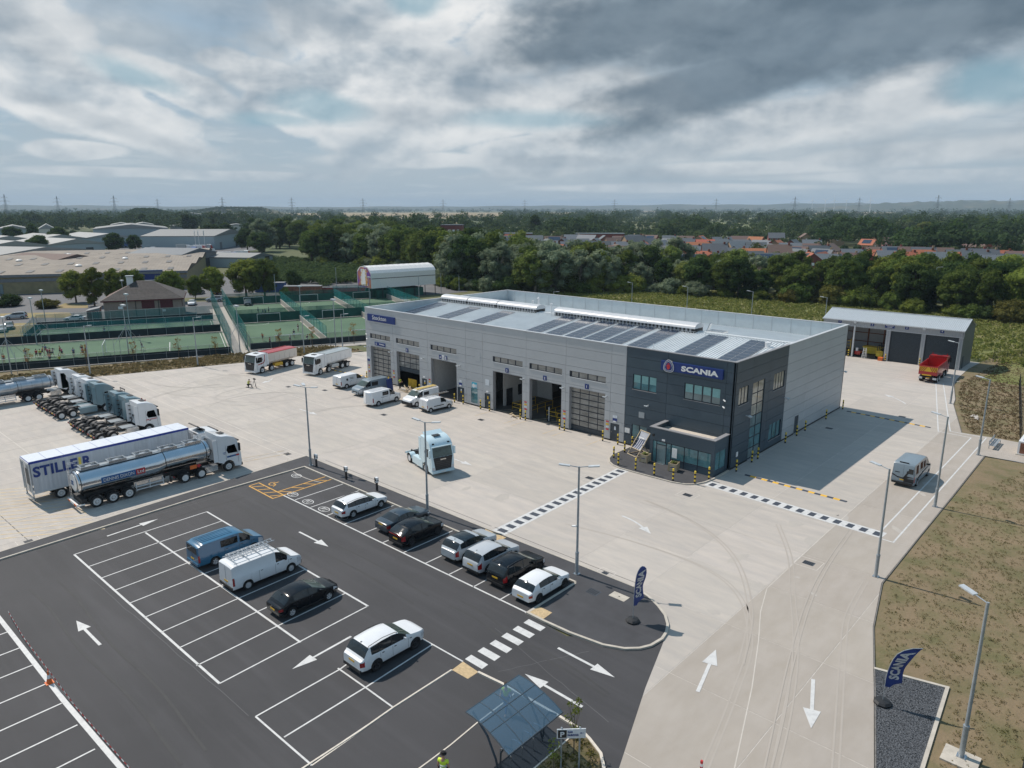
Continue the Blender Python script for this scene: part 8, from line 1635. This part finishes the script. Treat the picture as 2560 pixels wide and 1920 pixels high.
for l_,px,py,h,lf,w_ in[('dark clipped hedge mass at the left edge',60,985,3.4,'leaf_dark',2.2),('low olive bush left of the warehouse trees',420,1000,2.6,'leaf_brown',2.4),('round bush right of the warehouse gable',1930,620,4.5,'leaf_mid',1.2),('second round bush right of the warehouse gable',2100,640,4.5,'leaf_dark',1.2),('small bush beside the sandy path',250+2212,905,3.0,'leaf_olive',1),('dark bush among the brambles',330+2212,820,6.0,'leaf_dark',.9)]:x,y=T1(px,py);tree('shrub',l_,x,y,h*1.4,lf,'bushes on the left',w_/1.4*1.0)
# the belt of trees behind the building
front=[(-272,122),(-245,132),(-214,128),(-190,122),(-167,113),(-150,104),(-141,101),(-125,104),(-109,112),(-103,118),(-97,131),(-86,134),(-75,135),(-57,136),(-38,143),(-23,141),(-11,137),(5,138),(22,136),(45,132)]
cum=[0]
for a,b in zip(front,front[1:]):cum.append(cum[-1]+math.dist(a,b))
def along(s):
 for k in range(len(front)-1):
  if s<=cum[k+1]:f=(s-cum[k])/(cum[k+1]-cum[k]);return(front[k][0]+(front[k+1][0]-front[k][0])*f,front[k][1]+(front[k+1][1]-front[k][1])*f)
 return front[-1]
dirv=Vector((-.55,.83));GL={'leaf_silver':'silvery green','leaf_dark':'dark green','leaf_mid':'mid green','leaf_olive':'olive green','leaf_brown':'brownish green','leaf_light':'pale green'}
def zone(x):return 'at the far left wood' if x<-200 else 'behind the white hall' if x<-135 else 'above the ridge rooflights' if x<-85 else 'above the solar panels' if x<-50 else 'left of the storage shed' if x<-22 else 'right of the storage shed'
for row in range(4):
 s=tr.uniform(0,4)
 while s<cum[-1]:
  x,y=along(s);x+=dirv.x*row*10.5+tr.uniform(-2.5,2.5);y+=dirv.y*row*10.5+tr.uniform(-2.5,2.5);u=tr.random()
  h=(12.4 if x>-45 else 11.0 if x>-95 else 14.5 if x>-135 else 17.0)+row*.15+tr.uniform(-1.8,1.6)
  if-60<x:lf='leaf_mid' if u<.45 else 'leaf_dark' if u<.75 else 'leaf_olive'
  elif-150<x<=-60:lf='leaf_silver' if u<.5 else 'leaf_mid' if u<.75 else 'leaf_dark' if u<.9 else 'leaf_light'
  else:lf='leaf_mid' if u<.4 else 'leaf_silver' if u<.65 else 'leaf_olive' if u<.8 else 'leaf_dark'
  if-62<x<-52 and row==0:h*=.75
  kd='willow' if lf=='leaf_silver' else('tall' if tr.random()<.45 else 'broad')
  tree(kd,'%s %s %s tree, %s row of the belt %s'%('short' if h<12.4 else 'tall' if h>14.5 else 'middling',{'tall':'upright','broad':'spreading','willow':'feathery'}[kd],GL[lf],['front','second','third','back'][row],zone(x)),x,y,h,lf,'trees of the belt behind the workshop');s+=tr.uniform(6.2,8.2)if row else tr.uniform(5.2,7.2)
x,y=T2(1720,790);tree('tall','brownish conical tree standing out of the silvery belt',x,y,17.5,'leaf_brown',None,.9);x,y=T3(330,880);tree('willow','large pale willow with visible stems left of the meadow edge',x,y,15.5,'leaf_silver',None,1.2)
x,y=T3(200,880);tree('willow','yellowish willow beside the large pale willow',x,y,14.5,'leaf_light',None,1.1)
# bushes along the foot of the belt
for s in np.arange(4,cum[-1],4.6):
 x,y=along(s+tr.uniform(-2,2));lf=tr.choice(['leaf_silver','leaf_olive','leaf_mid','leaf_dark']if x<-60 else['leaf_olive','leaf_brown','leaf_dark','leaf_mid']);tree('shrub','%s bush at the foot of the tree belt %s'%(GL[lf],zone(x)),x+tr.uniform(-2,2),y-tr.uniform(2,6),tr.uniform(5.0,9.5),lf,'bushes at the foot of the tree belt',1.0,-.3)
# wood on the left, behind the brambles
for k in range(72):
 px=tr.uniform(-20,1250);py=tr.uniform(420,580);x,y=T2(px,py)
 if px<500 and py>520:continue
 lf=tr.choice(['leaf_mid','leaf_mid','leaf_silver','leaf_silver','leaf_olive','leaf_dark']);tree(tr.choice(['broad','tall','willow']),'%s tree of the wood behind the brambles, %s'%(GL[lf],'left end' if px<300 else 'left of the middle' if px<600 else 'right of the middle' if px<900 else 'right end'),x,y,tr.uniform(15,21),lf,'trees in the wood behind the brambles',1.1)
for s,t_ in[(-3,-1.5),(-9,-.8),(-16,-.9),(-23,-.7),(-31,-.9),(-38,-.6),(8,.2),(14,.3),(22,1.0)]:x,y=SP(s,t_);tree('sapling','thin young tree with yellow leaves on the verge by the %s'%('walkway nets' if s>-5 and s<0 else 'near pitch' if s<0 else 'small pitches'),x,y,4.2 if s<0 else 4.6,'leaf_gold','young trees on the pitch verge',.9,-.05)
for l_,(x,y),h,w_ in[('thin staked young tree in the planting bed behind the shelter',(12.3,-41.2),3.4,.8),('small dry shrub in the planting bed behind the sign',(12.2,-42.6),1.8,1.2)]:tree('sapling',l_,x,y,h,'leaf_olive',None,w_)
for k,(x,y)in enumerate([(30.0,-26),(30.6,-29),(29.8,-31.5),(30.8,-23),(31.5,-27)]):tree('shrub',['dark shrub at the right edge behind the mesh fence, nearest the lamp','dark shrub at the right edge below the lamp','dark shrub at the bottom right corner','dark shrub at the right edge above the lamp base','dark shrub farthest out at the right edge'][k],x,y,2.6,'leaf_dark',None,.8)
# uncountable growth: brambles, tussocks, far woods
def leafmass(name,pts,size,per,mt,h0,spread,seed=1,flat=.7,kind='stuff'):
 """leaf sized faces heaped round many points; pts (n,3) with per-point radius spread"""
 r=np.random.RandomState(seed);n=len(pts);P_=np.repeat(np.array(pts),per,0);sp_=np.repeat(np.broadcast_to(np.asarray(spread,float),(n,)),per);k=len(P_)
 u=rand_dirs(r,k);u[:,2]=np.abs(u[:,2]);p=P_+u*sp_[:,None]*r.uniform(.55,1.0,k)[:,None]*np.array([1,1,h0]);nrm=u+rand_dirs(r,k)*flat;nrm/=np.linalg.norm(nrm,axis=1)[:,None];a=np.cross(nrm,rand_dirs(r,k));a/=np.linalg.norm(a,axis=1)[:,None];b=np.cross(nrm,a)
 s=(np.repeat(np.broadcast_to(np.asarray(size,float),(n,)),per)*r.uniform(.6,1.3,k))[:,None];V_=np.stack([p-a*s,p-b*s*.7,p+a*s,p+b*s*.7],1).reshape(-1,3)
 me=bpy.data.meshes.new(name);nf=len(V_)//4;me.vertices.add(len(V_));me.vertices.foreach_set('co',V_.ravel());me.loops.add(nf*4);me.loops.foreach_set('vertex_index',np.arange(nf*4));me.polygons.add(nf);me.polygons.foreach_set('loop_start',np.arange(0,nf*4,4));me.polygons.foreach_set('loop_total',np.full(nf,4));me.materials.append(MATS[mt]);me.update(calc_edges=True)
 o=link(name,me);o['kind']=kind;return o
nr=np.random.RandomState(4)
def scatter_px(fn,n,x0,x1,y0,y1,test=None):
 out=[]
 while len(out)<n:
  a,b=nr.uniform(x0,x1),nr.uniform(y0,y1)
  if test and not test(a,b):continue
  x,y=fn(a,b);out.append((x,y,0))
 return np.array(out)
bp=scatter_px(T2,1500,60,960,590,850,lambda a,b:b>590+(a-500)*.10 and b<790+max(0,60-abs(a-600))*0.5);bp[:,2]=nr.uniform(.2,1.6,len(bp));leafmass('bramble_bank',bp,.42,40,'bramble',.55,1.9,11)
def region(n,poly,z=-.05):
 P_=np.array(poly);lo,hi=P_.min(0),P_.max(0);out=[]
 def ins(x,y):
  c_=False
  for i in range(len(P_)):
   x1,y1=P_[i-1];x2,y2=P_[i]
   if(y1>y)!=(y2>y)and x<(x2-x1)*(y-y1)/(y2-y1)+x1:c_=not c_
  return c_
 while len(out)<n:
  x,y=nr.uniform(lo[0],hi[0]),nr.uniform(lo[1],hi[1])
  if ins(x,y):out.append((x,y,z))
 return np.array(out)
leafmass('dry_tussocks',region(4200,[(18.6,7),(18.7,-13.5),(20,-20),(21.3,-23.5),(24.6,-22.8),(26.2,-40),(34,-40),(30,10),(22,21)]),.035,8,'grass_tuft',1.0,.13,12,1.2)
leafmass('weed_clumps',region(150,[(18.6,7),(18.7,-13.5),(20,-20),(21.3,-23.5),(24.6,-22.8),(26.2,-40),(34,-40),(30,10),(22,21)]),.04,18,'leaf_brown',.35,.28,13,1.0)
leafmass('dry_tussocks',region(2600,[(8.6,58),(11,44.5),(14.8,31),(20,31),(16,62),(22,88),(10,80)]),.07,8,'grass_tuft',1.0,.2,14,1.2)
MD=[(-125,88),(12,78),(60,66),(88,66),(90,146),(-60,148),(-120,125)];leafmass('meadow_grass',region(15000,MD,.25),.24,7,'meadow_blade',1.0,.6,15,1.0);leafmass('meadow_grass',region(2600,MD,.2),.26,9,'leaf_olive',.8,.7,16,1.0)
leafmass('verge_grass',region(1500,[(-92.9,-28.4),(-100,-45),(-104,-42),(-93.7,-5.6),(-88,11),(-79,13),(-83.6,2.0),(-85.6,-7.0)]),.16,12,'grass_tuft',.9,.42,17,1.0)
leafmass('bed_growth',region(260,[(11.6,-39.9),(12.6,-40.2),(13.4,-40.9),(14,-42.5),(14.6,-47),(11.7,-47)],.03),.05,14,'leaf_brown',.9,.2,18,1.0)
gv=region(5200,[(20.9,-24.4),(24.2,-23.55),(25.2,-37),(24.6,-37),(23.25,-32.3)],.005);leafmass('gravel_stones',gv,.035,1,'gravel',.3,.02,19,.4)
# far woods as heaps of clumps, thinning with distance
def far_clumps(name,px0,px1,d0,d1,n,mt,hs,ss,seed,per=26,thr=-.25,k=1.0):
 """crowns standing in copses: a slow pattern leaves open ground between them and sets the crown size"""
 r=np.random.RandomState(seed);P_=[];S_=[]
 for i in range(n):
  px=r.uniform(px0,px1);d=d0*(d1/d0)**r.uniform(0,1)
  if any(a<px<b and c*.97<d<e for a,b,c,e in FIELDS):continue
  x,y=polar(px,d)
  if any(((x-cx)**2+(y-cy)**2)<rr_*rr_ for cx,cy,rr_ in CLEAR):continue
  f=math.sin(x*.011*k+1.3)*math.cos(y*.009*k-.4)+.7*math.sin(x*.023*k-y*.019*k+2)+.3*math.sin(x*.06*k+y*.05*k)
  if f<thr:continue
  g=.8+.35*math.sin(x*.05+y*.031)+r.uniform(-.15,.25);h=r.uniform(*hs)*g;s=r.uniform(*ss)*g;P_.append((x,y,h-s*.8));S_.append(s)
 S_=np.array(S_);return leafmass(name,np.array(P_),np.maximum(.75,S_*.17),per,mt,1.05,S_,seed+50,.55)
CLEAR=[]
def clear(px,d,r):x,y=polar(px,d);CLEAR.append((x,y,r))
# houses of the estate
hr=random.Random(9)
def house(label,x,y,rz,w,d,h,wall,roof,group,hip=False,panels=False):
 t=thing('brick_house',label,'house',(x,y,0),rz,group);q=MB();q.box(-w/2,-d/2,0,w/2,d/2,h);q.prism([(-d/2,h),(d/2,h),(0,h+d*.36)],-w/2,w/2,axis='x');q.build('wall',[wall],t);o=.35;zz=h+d*.36;q=MB()
 for s in(-1,1):q.loft([[(a,s*(d/2+o),h-o*.72+.0),(a,0,zz+.10),(a,0,zz-.04),(a,s*(d/2+o),h-o*.72-.14)]for a in(-w/2-.25,w/2+.25)])
 ro=q.build('roof',[roof],t);q=MB();q.box(w/2-1.3,-.35,zz-.9,w/2-.5,.35,zz+.8);q.build('chimney',[wall],ro)if hr.random()<.5 else None
 if panels:q=MB();q.add([(-w*.3,-d*.40,h+d*.36*.2+.16),(w*.3,-d*.40,h+d*.36*.2+.16),(w*.3,-d*.08,h+d*.36*.84+.16),(-w*.3,-d*.08,h+d*.36*.84+.16)],[(0,1,2,3)]);q.build('solar_panel',['solar'],ro)
 for z in(1.0,h-1.5):
  for s in((-.28,.28)if w<9 else(-.32,0,.32)):
   q=MB();q.box(s*w-.55,-d/2-.05,z,s*w+.55,-d/2+.02,z+1.15);f=q.build('window',['white'],t);q=MB();q.box(s*w-.45,-d/2-.07,z+.1,s*w+.45,-d/2-.05,z+1.05);q.build('pane',['glass'],f)
 q=MB();q.box(-w/2-.05,-.5,h-1.4,-w/2+.02,.5,h-.3);q.box(w/2-.02,-.5,h-1.4,w/2+.05,.5,h-.3);q.build('gable_window',['white'],t)
 return t
RF={'slate':'grey slate','pantile':'orange tiled','tile_dark':'brown tiled'};WL={'brick_red':'red brick','brick_buff':'buff brick','render_wall':'pale rendered'}
def estate(rows_,where,roofs,walls,group,wr=(8,13),face=None):
 for ri,(d,a,b,step)in enumerate(rows_):
  px=a
  while px<b:
   x,y=polar(px+hr.uniform(-6,6),d+hr.uniform(-9,9));w=hr.uniform(*wr);rf_=hr.choice(roofs);wl_=hr.choice(walls);brg=math.atan2(CAM[1]-y,CAM[0]-x)+PI/2;rz=(face if face is not None else hr.choice([0.1,0.45,1.75,1.3,.2,-.4]))+brg;hh=hr.choice([5.0,5.2,5.0,7.4 if hr.random()<.15 else 5.0])
   pn=hr.random()<.12;house('%s %s house, %s roof%s, %s %s'%('wide' if w>9.7 else 'narrow',WL[wl_],RF[rf_],' and panels' if pn else '',['nearest row','second row','third row','fourth row','fifth row','sixth row','farthest row'][ri],where),x,y,rz,w,hr.uniform(8.2,10),hh,wl_,rf_,group,panels=pn);px+=step*hr.uniform(.85,1.2)
estate([(300,1290,1960,56),(318,1240,2080,52),(340,1300,2120,50),(366,1240,2100,48),(396,1150,2120,46),(432,1180,2060,44),(480,1240,1900,42)],'above the workshop',['slate','slate','slate','pantile','tile_dark'],['brick_red','brick_red','brick_buff'],'houses of the estate above the workshop roof')
estate([(345,2140,2620,42),(378,2210,2620,38)],'of the right hand terraces',['slate','tile_dark','slate','pantile'],['brick_red','brick_buff'],'houses of the right hand rows',(8,11),.25);estate([(318,1990,2200,46),(480,2180,2560,60),(560,1950,2560,80)],'among trees at right',['slate','pantile','tile_dark'],['brick_red','brick_buff'],'houses among the trees at the right')
estate([(440,930,1250,44),(500,1000,1300,50)],'left of the estate',['slate','tile_dark','pantile'],['brick_red'],'houses left of the estate')
for l_,px,d in[('three storey dark brick block with white windows, left of the pair',1005,560),('three storey dark brick block with white windows, right of the pair',1130,560),('low red brick block with a flat roof at the estate edge',1270,520),('long flat roofed dark block behind the estate',1500,520)]:
 x,y=polar(px,d);t=thing('apartment_block',l_,'building',(x,y,0),R(40));w_=16 if px<1200 else 34;h_=13 if px<1200 else 8;q=MB();q.box(-w_/2,-6,0,w_/2,6,h_);q.build('wall',['brick_red'],t);q=MB();q.box(-w_/2-.3,-6.3,h_,w_/2+.3,6.3,h_+.5);q.build('roof',['slate'],t)
 for i in range(4):
  for z in range(int(h_//3.4)):q=MB();q.box(-w_*.35+i*w_*.2,-6.1,1.5+z*3.3,-w_*.35+i*w_*.2+1.8,-5.98,3.3+z*3.3);q.build('window',['white'],t)
FIELDS=[(850,1260,1900,4300),(860,1180,1250,1500),(665,800,2100,3900),(1345,1445,2700,4300),(1368,1462,760,960),(1585,1645,750,920),(2040,2250,3200,5200),(470,640,2300,3300),(1480,1640,5000,7000),(2260,2420,2000,2500)]
for a,b,c_,d_ in FIELDS:patch('field',[polar(a,c_),polar(b,c_),polar(b,d_),polar(a,d_)],'wheat',-.02)
for px,d,r in[(100,420,120),(300,450,130),(420,520,120),(250,620,150),(420,700,140),(520,560,90),(560,480,60),(80,620,130)]:clear(px,d,r)
W_=lambda*a,**k:far_clumps('far_woods',*a,**k)
W_(900,2620,290,500,260,'leaf_far2',(4,8),(2.2,3.4),31,60);W_(2030,2620,400,800,520,'leaf_far',(9,15),(4,6),32,110,-.5);W_(2030,2620,420,800,200,'leaf_dark',(10,16),(4,6),42,110,-.5)
W_(560,1250,400,800,420,'leaf_far',(9,15),(4,6.5),37,110,-.6);W_(700,1250,420,800,160,'leaf_far2',(9,14),(4,6),43,110,-.6);W_(1000,2620,500,780,420,'leaf_far2',(5,9),(2.8,4.5),39,60,-.3);W_(-60,620,640,1300,900,'leaf_far',(10,17),(5,8),38,80,-.5)
W_(-60,2620,560,1350,1700,'leaf_far',(8,15),(4.5,8),33,72,-.75);W_(-60,2620,600,1350,800,'leaf_dark',(8,16),(4.5,8),44,72,-.5);W_(-60,2620,600,1350,520,'leaf_far2',(8,13),(4.5,7),45,72,-.6)
W_(1250,2100,620,1050,1300,'leaf_far2',(6,8),(2.6,3.6),36,34,-9)
W_(-60,2620,1350,3200,3000,'leaf_far',(8,15),(7,13),34,40,-.7,.5);W_(-60,2620,1350,3200,1300,'leaf_dark',(8,15),(7,13),46,40,-.4,.5);W_(-60,2620,3200,8000,3600,'leaf_far',(9,18),(14,30),35,26,-.5,.25)
for a,b,c,d in[(1300,1700,1100,1250),(1750,2100,1100,1400),(2100,2500,1000,1150),(300,620,1300,1600),(1500,2000,1700,2100),(2100,2600,1500,1900)]:patch('field',[polar(a,c),polar(b,c),polar(b,d),polar(a,d)],'pasture',-.03)
# single tall poplars out in the distance
for l_,px,d,h in[('dark poplar rising over the estate',1338,640,22),('dark poplar at the left of the estate',1375,700,15),('tall poplar among the industrial roofs',70,600,17),('poplar before the wooded hill',352,900,22),('poplars left of the field, first',462,800,22),('poplars left of the field, second',478,815,20)]:x,y=polar(px,d);tree('poplar',l_,x,y,h,'leaf_dark','distant poplars',1.6)
for l_,px,d,h in[('dark tree between the industrial sheds, first',80,470,12),('dark tree between the industrial sheds, second',138,560,14),('dark tree between the industrial sheds, third',275,480,12),('round dark tree by the lorry park',325,500,10),('dark tree behind the white shed',520,600,14),('tree at the left edge behind the first shed',20,600,14),('pale round tree far right among the woods',2320,640,16),('dark tree behind the grey shed, right',610,470,14),('dark tree behind the grey shed, left',560,640,14),('tree beside the lorry park fence',640,430,13)]:x,y=polar(px,d);tree('broad',l_,x,y,h,'leaf_light' if 'pale' in l_ else 'leaf_dark','trees among the sheds',1.2)
# industrial estate
def shed(label,px0,px1,d,dep,h,wall,roof,rise=2.0,rot=0.0,name='industrial_shed',bays=1):
 a=Vector(polar(px0,d));b=Vector(polar(px1,d*(1+rot)));u=(b-a).normalized();L_=(b-a).length;t=thing(name,label,'building',(a.x,a.y,0),math.atan2(u.y,u.x));q=MB();q.box(0,0,0,L_,dep,h);q.build('wall',[wall],t);q=MB();w_=L_/bays
 for k in range(bays):q.loft([[(k*w_-.2,y,h),(k*w_+w_/2,y,h+rise),((k+1)*w_+.2,y,h),((k+1)*w_+.2,y,h-.4),(k*w_+w_/2,y,h+.1),(k*w_-.2,y,h-.4)]for y in(-.4,dep+.4)])
 q.build('roof',[roof],t)
 for k in range(bays*2):q=MB();q.box(L_*(k+.3)/(bays*2),-.1,0,L_*(k+.3)/(bays*2)+4,-.02,4.2);q.build('door',['interior_dark' if k%2 else 'grey_band'],t)
 q=MB()
 for k in range(bays*4):q.box(L_*(k+.2)/(bays*4),dep*.2,h+rise*.3,L_*(k+.2)/(bays*4)+2,dep*.8,h+rise*.95)if False else None
 return t
shed('low maroon roofed building just behind the warehouse',72,265,330,30,4.5,'maroon','tile_dark',3.2,.06);shed('pale blue shed at the far left behind the maroon roof',-40,215,375,38,6,'shed_pale','shed_roof_pale',2.5,.10);shed('wide twin gabled grey shed second row left',-60,250,455,50,6.5,'shed_pale','shed_roof_pale',2.6,.05,bays=2);shed('long low roofed shed third row left',-60,320,530,50,7,'shed_pale','shed_roof_pale',2.4,.05,bays=3)
shed('large white gabled shed in the middle of the industrial estate',225,415,610,60,11,'shed_pale','shed_roof_pale',3.0,.0);shed('white hipped shed at the far left edge',-20,68,720,45,9,'shed_pale','shed_roof_pale',3);shed('brown roofed shed left of the dark trees',88,130,760,40,8,'render_wall','shed_roof_pale',4);shed('blue grey shed behind the large white one',270,380,800,40,10,'shed_pale','shed_roof_pale',2,bays=2);shed('long low dark shed right of centre',420,480,860,40,7,'grey_band','shed_roof_pale',2)
shed('pale gabled shed at the right of the lorry park',528,606,500,45,8.5,'shed_pale','shed_roof_pale',3.4,.12);shed('grey roofed shed at the edge of the wood',612,672,340,26,4.5,'shed_pale','shed_roof_pale',1.5,.05);shed('dark roofed shed behind the warehouse right corner',440,530,335,26,6.6,'grey_band','slate',2.2,.06);shed('distant brown roofed shed with a white front',590,630,1050,40,14,'render_wall','tile_dark',3);shed('distant long white shed',440,640,1500,80,14,'shed_pale','shed_roof_pale',3,bays=3);shed('distant white roofed house beyond the wood',890,910,850,14,7,'render_wall','shed_roof_pale',2.5);shed('distant pale shed beyond the wood',815,850,840,18,6,'render_wall','shed_roof_pale',2);shed('distant pale roof near the left field',555,620,900,30,6,'render_wall','shed_roof_pale',2)
# far lorries: small but each its own thing
def farlorry(label,px,d,L_,body,cabm,h=2.6,rz=0.0):
 x,y=polar(px,d);brg=math.atan2(CAM[1]-y,CAM[0]-x)+PI/2;t=thing('parked_lorry',label,'lorry',(x,y,0),brg+rz,'lorries in the distant lorry park');q=MB();q.box(-L_/2,-1.25,1.1,L_/2-2.8,1.25,1.1+h);q.build('body',[body],t);q=MB();q.prism([(L_/2-2.3,.6),(L_/2,.6),(L_/2,2.2),(L_/2-.4,3.3),(L_/2-2.3,3.5)],-1.2,1.2,axis='y');q.build('cab',[cabm],t);q=MB()
 for wx in(-L_/2+1.2,-L_/2+2.6,L_/2-3.6,L_/2-1.2):q.lathe([(.01,-1.2),(.5,-1.2),(.5,1.2),(.01,1.2)],(wx,0,.5),'y',10)
 q.build('wheels',['rubber'],t)
r=random.Random(17)
for k in range(34):cl_=r.choice(['paint_white','paint_white','paint_red','kit_blue','paint_silver','paint_grey']);pw=r.uniform(275,520)if k<26 else r.uniform(545,610);d=r.uniform(390,560)if k<26 else r.uniform(370,420);farlorry('%s lorry in the distant lorry park beyond the warehouse'%{'paint_white':'white','paint_red':'red','kit_blue':'blue','paint_silver':'silver','paint_grey':'grey'}[cl_],pw,d,r.choice([8,11,14]),cl_,r.choice(['paint_white','paint_red','kit_blue']),rz=r.choice([0,.2,-.2,1.5]))
# cars near the clubhouse
for l_,px,py,rz,m,k in[('silver grey car on the access road left of the clubhouse',140,1095,R(-20),'paint_silver','suv'),('white car parked facing the camera left of the clubhouse',655,1112,R(-35),'paint_white','sedan'),('dark car at the left edge by the brown lawn, upper',80,1180,R(75),'paint_navy','estate'),('dark car at the left edge by the brown lawn, lower',20,1205,R(75),'paint_silver','hatch'),('white car right of the clubhouse',1660,975,R(60),'paint_white','sedan'),('silver car in the row beyond the walkway nets',1855,945,R(-30),'paint_silver','suv'),('dark car behind the first small pitch',2145,975,R(60),'paint_navy','suv')]:x,y=T1(px,py);car(l_,'car',(x,y,-.03),rz+PI,CARS[k],m)
for i,(px,py)in enumerate([(1680,885),(1730,880),(1880,885),(2060,860),(1850,560),(1860,580),(1865,600)]):x,y=T1(px,py);car('parked car %s'%['under the small tree right of the clubhouse','beside the car under the small tree','under the round tree at the row end','under the lone spreading tree','upper of three by the warehouse gable','middle of three by the warehouse gable','lower of three by the warehouse gable'][i],'car',(x,y,-.03),R(45),CARS['hatch'],['paint_black','paint_navy','paint_black','paint_silver','paint_blue','paint_white','paint_teal'][i])
# flags and pylons
for i,px in enumerate((480,489,503)):x,y=polar(px,470);t=thing('flagpole',['flagpole in the lorry park, left','flagpole in the lorry park, middle','flagpole in the lorry park, right'][i],'flagpole',(x,y,0));q=MB();q.tube((0,0,0),(0,0,13),.15,.1,n=6);q.build('pole',['white'],t);q=MB();q.add([(0,0,12.8),(1.6,-1.2,12.2),(1.4,-1.1,9.5),(0,0,10.4)],[(0,1,2,3),(3,2,1,0)]);q.build('banner',['white'],t)
def pylon_mesh():
 q=MB()
 def bar(a,b,r_=.22):q.tube(a,b,r_*.55,n=4)
 w0,w1=4.5,.8
 lev=[(0,w0),(9,3.2),(17,2.2),(24,1.5),(30,1.1),(36,.9),(44,.2)]
 for(z0,a),(z1,b)in zip(lev,lev[1:]):
  for sx,sy in((1,1),(1,-1),(-1,-1),(-1,1)):bar((sx*a,sy*a,z0),(sx*b,sy*b,z1),.30);bar((sx*a,sy*a,z0),(-sx*b if sy==sx else sx*b,sy*b if sy==sx else-sy*b,z1),.18)
 for z,w_ in((27,7),(33,8.5),(39,5.5)):
  for s in(-1,1):bar((0,0,z+1.6),(s*w_,0,z),.22);bar((0,0,z),(s*w_,0,z),.22);bar((s*w_,0,z),(s*w_,0,z-2.4),.16)
 return q.mesh('tower',['pylon'])
pm_=pylon_mesh()
for i,(px,d)in enumerate([(15,1700),(145,1900),(287,1750),(395,2300),(557,1900),(730,1900),(908,2000),(1108,2200),(1312,2300),(1536,2200),(1790,2100),(1986,1800),(2147,2000),(2343,1700),(2522,2300)]):
 x,y=polar(px,d);t=thing('pylon','lattice electricity pylon on the skyline, number %s from the left'%['one','two','three','four','five','six','seven','eight','nine','ten','eleven','twelve','thirteen','fourteen','fifteen'][i],'pylon',(x,y,0),R(40),'pylons along the skyline');t.scale=(1.15,)*3;link('tower',pm_,t)
for i,(px,d)in enumerate([(2030,5200),(2062,5400),(2085,5300),(2115,5600),(2175,5200)]):
 x,y=polar(px,d);t=thing('wind_turbine','tiny wind turbine on the right hand skyline, %s from the left'%['first','second','third','fourth','fifth'][i],'wind turbine',(x,y,0),0,'wind turbines on the skyline');q=MB();q.tube((0,0,0),(0,0,75),2,1.2,n=6);q.build('tower',['white'],t)
 for k in range(3):a=k*2.094+i;q=MB();q.tube((0,-2,75),(34*math.sin(a),-2,75+34*math.cos(a)),1.2,.4,n=4);q.build('blade',['white'],t)
# hills
def ridge(name,px0,px1,d,hts,wd,mt,seed):
 r=np.random.RandomState(seed);n=140;q=MB();rings=[]
 for k in range(n+1):
  px=px0+(px1-px0)*k/n;f=k/n;h=np.interp(f,[a for a,_ in hts],[b for _,b in hts])*(1+.06*math.sin(k*.9+seed)+.05*math.sin(k*.37));ring=[]
  for j,(dd,hh)in enumerate(((-1,-.1),(-.6,.35),(-.25,.85),(0,1),(.4,.8),(1,-.1))):x,y=polar(px,d+dd*wd);ring.append((x,y,h*hh+r.uniform(-.5,.5)-.2))
  rings.append(ring)
 q.loft(rings,closed=False,caps=False);return struct(name,q.build(name,[mt],smooth=180))
mat('hill',(.05,.065,.035),.95,col2=(.14,.12,.06),scale=.004,det=8,mixpos=(.5,.7))
ridge('hill',270,470,1500,[(0,2),(.15,12),(.35,21),(.6,20),(.85,11),(1,2)],260,'hill',1);ridge('hill',470,720,2600,[(0,12),(.3,26),(.8,24),(1,8)],300,'hill',2)
ridge('hill',-200,2760,8600,[(0,60),(.2,45),(.35,38),(.5,48),(.62,60),(.7,66),(.8,75),(.9,95),(1,110)],1400,'hill',3);ridge('hill',2000,2760,6500,[(0,20),(.3,66),(.55,78),(.8,70),(1,80)],700,'hill',4)
far_h=[]
def hillwoods(px0,px1,d,hts,wd,n,seed):
 r=np.random.RandomState(seed);P_=[]
 for k in range(n):f=r.uniform(0,1);px=px0+(px1-px0)*f;dd=r.uniform(-.9,.3);h=np.interp(f,[a for a,_ in hts],[b for _,b in hts])*np.interp(dd,[-1,-.6,-.25,0,.4],[-.1,.35,.85,1,.8]);x,y=polar(px,d+dd*wd);P_.append((x,y,h))
 leafmass('hill_woods',np.array(P_),1.8,16,'leaf_far',1.0,6.0,seed)
hillwoods(275,465,1500,[(0,2),(.15,12),(.35,21),(.6,20),(.85,11),(1,2)],260,1500,61);hillwoods(475,700,2600,[(0,12),(.3,26),(.8,24),(1,8)],300,900,62)
# haze
hz_=MB();hz_.box(-9500,-700,-1.2,9600,12500,150.0);hm=bpy.data.materials.new('haze');hm.use_nodes=True;nt=hm.node_tree;nt.nodes.clear();o=nt.nodes.new('ShaderNodeOutputMaterial');pv=nt.nodes.new('ShaderNodeVolumePrincipled');pv.inputs['Color'].default_value=(.62,.80,1.0,1);pv.inputs['Density'].default_value=HAZE;nt.links.new(pv.outputs[0],o.inputs['Volume'])
if HAZE>0:o=hz_.build('haze',[hm]);o['kind']='stuff'
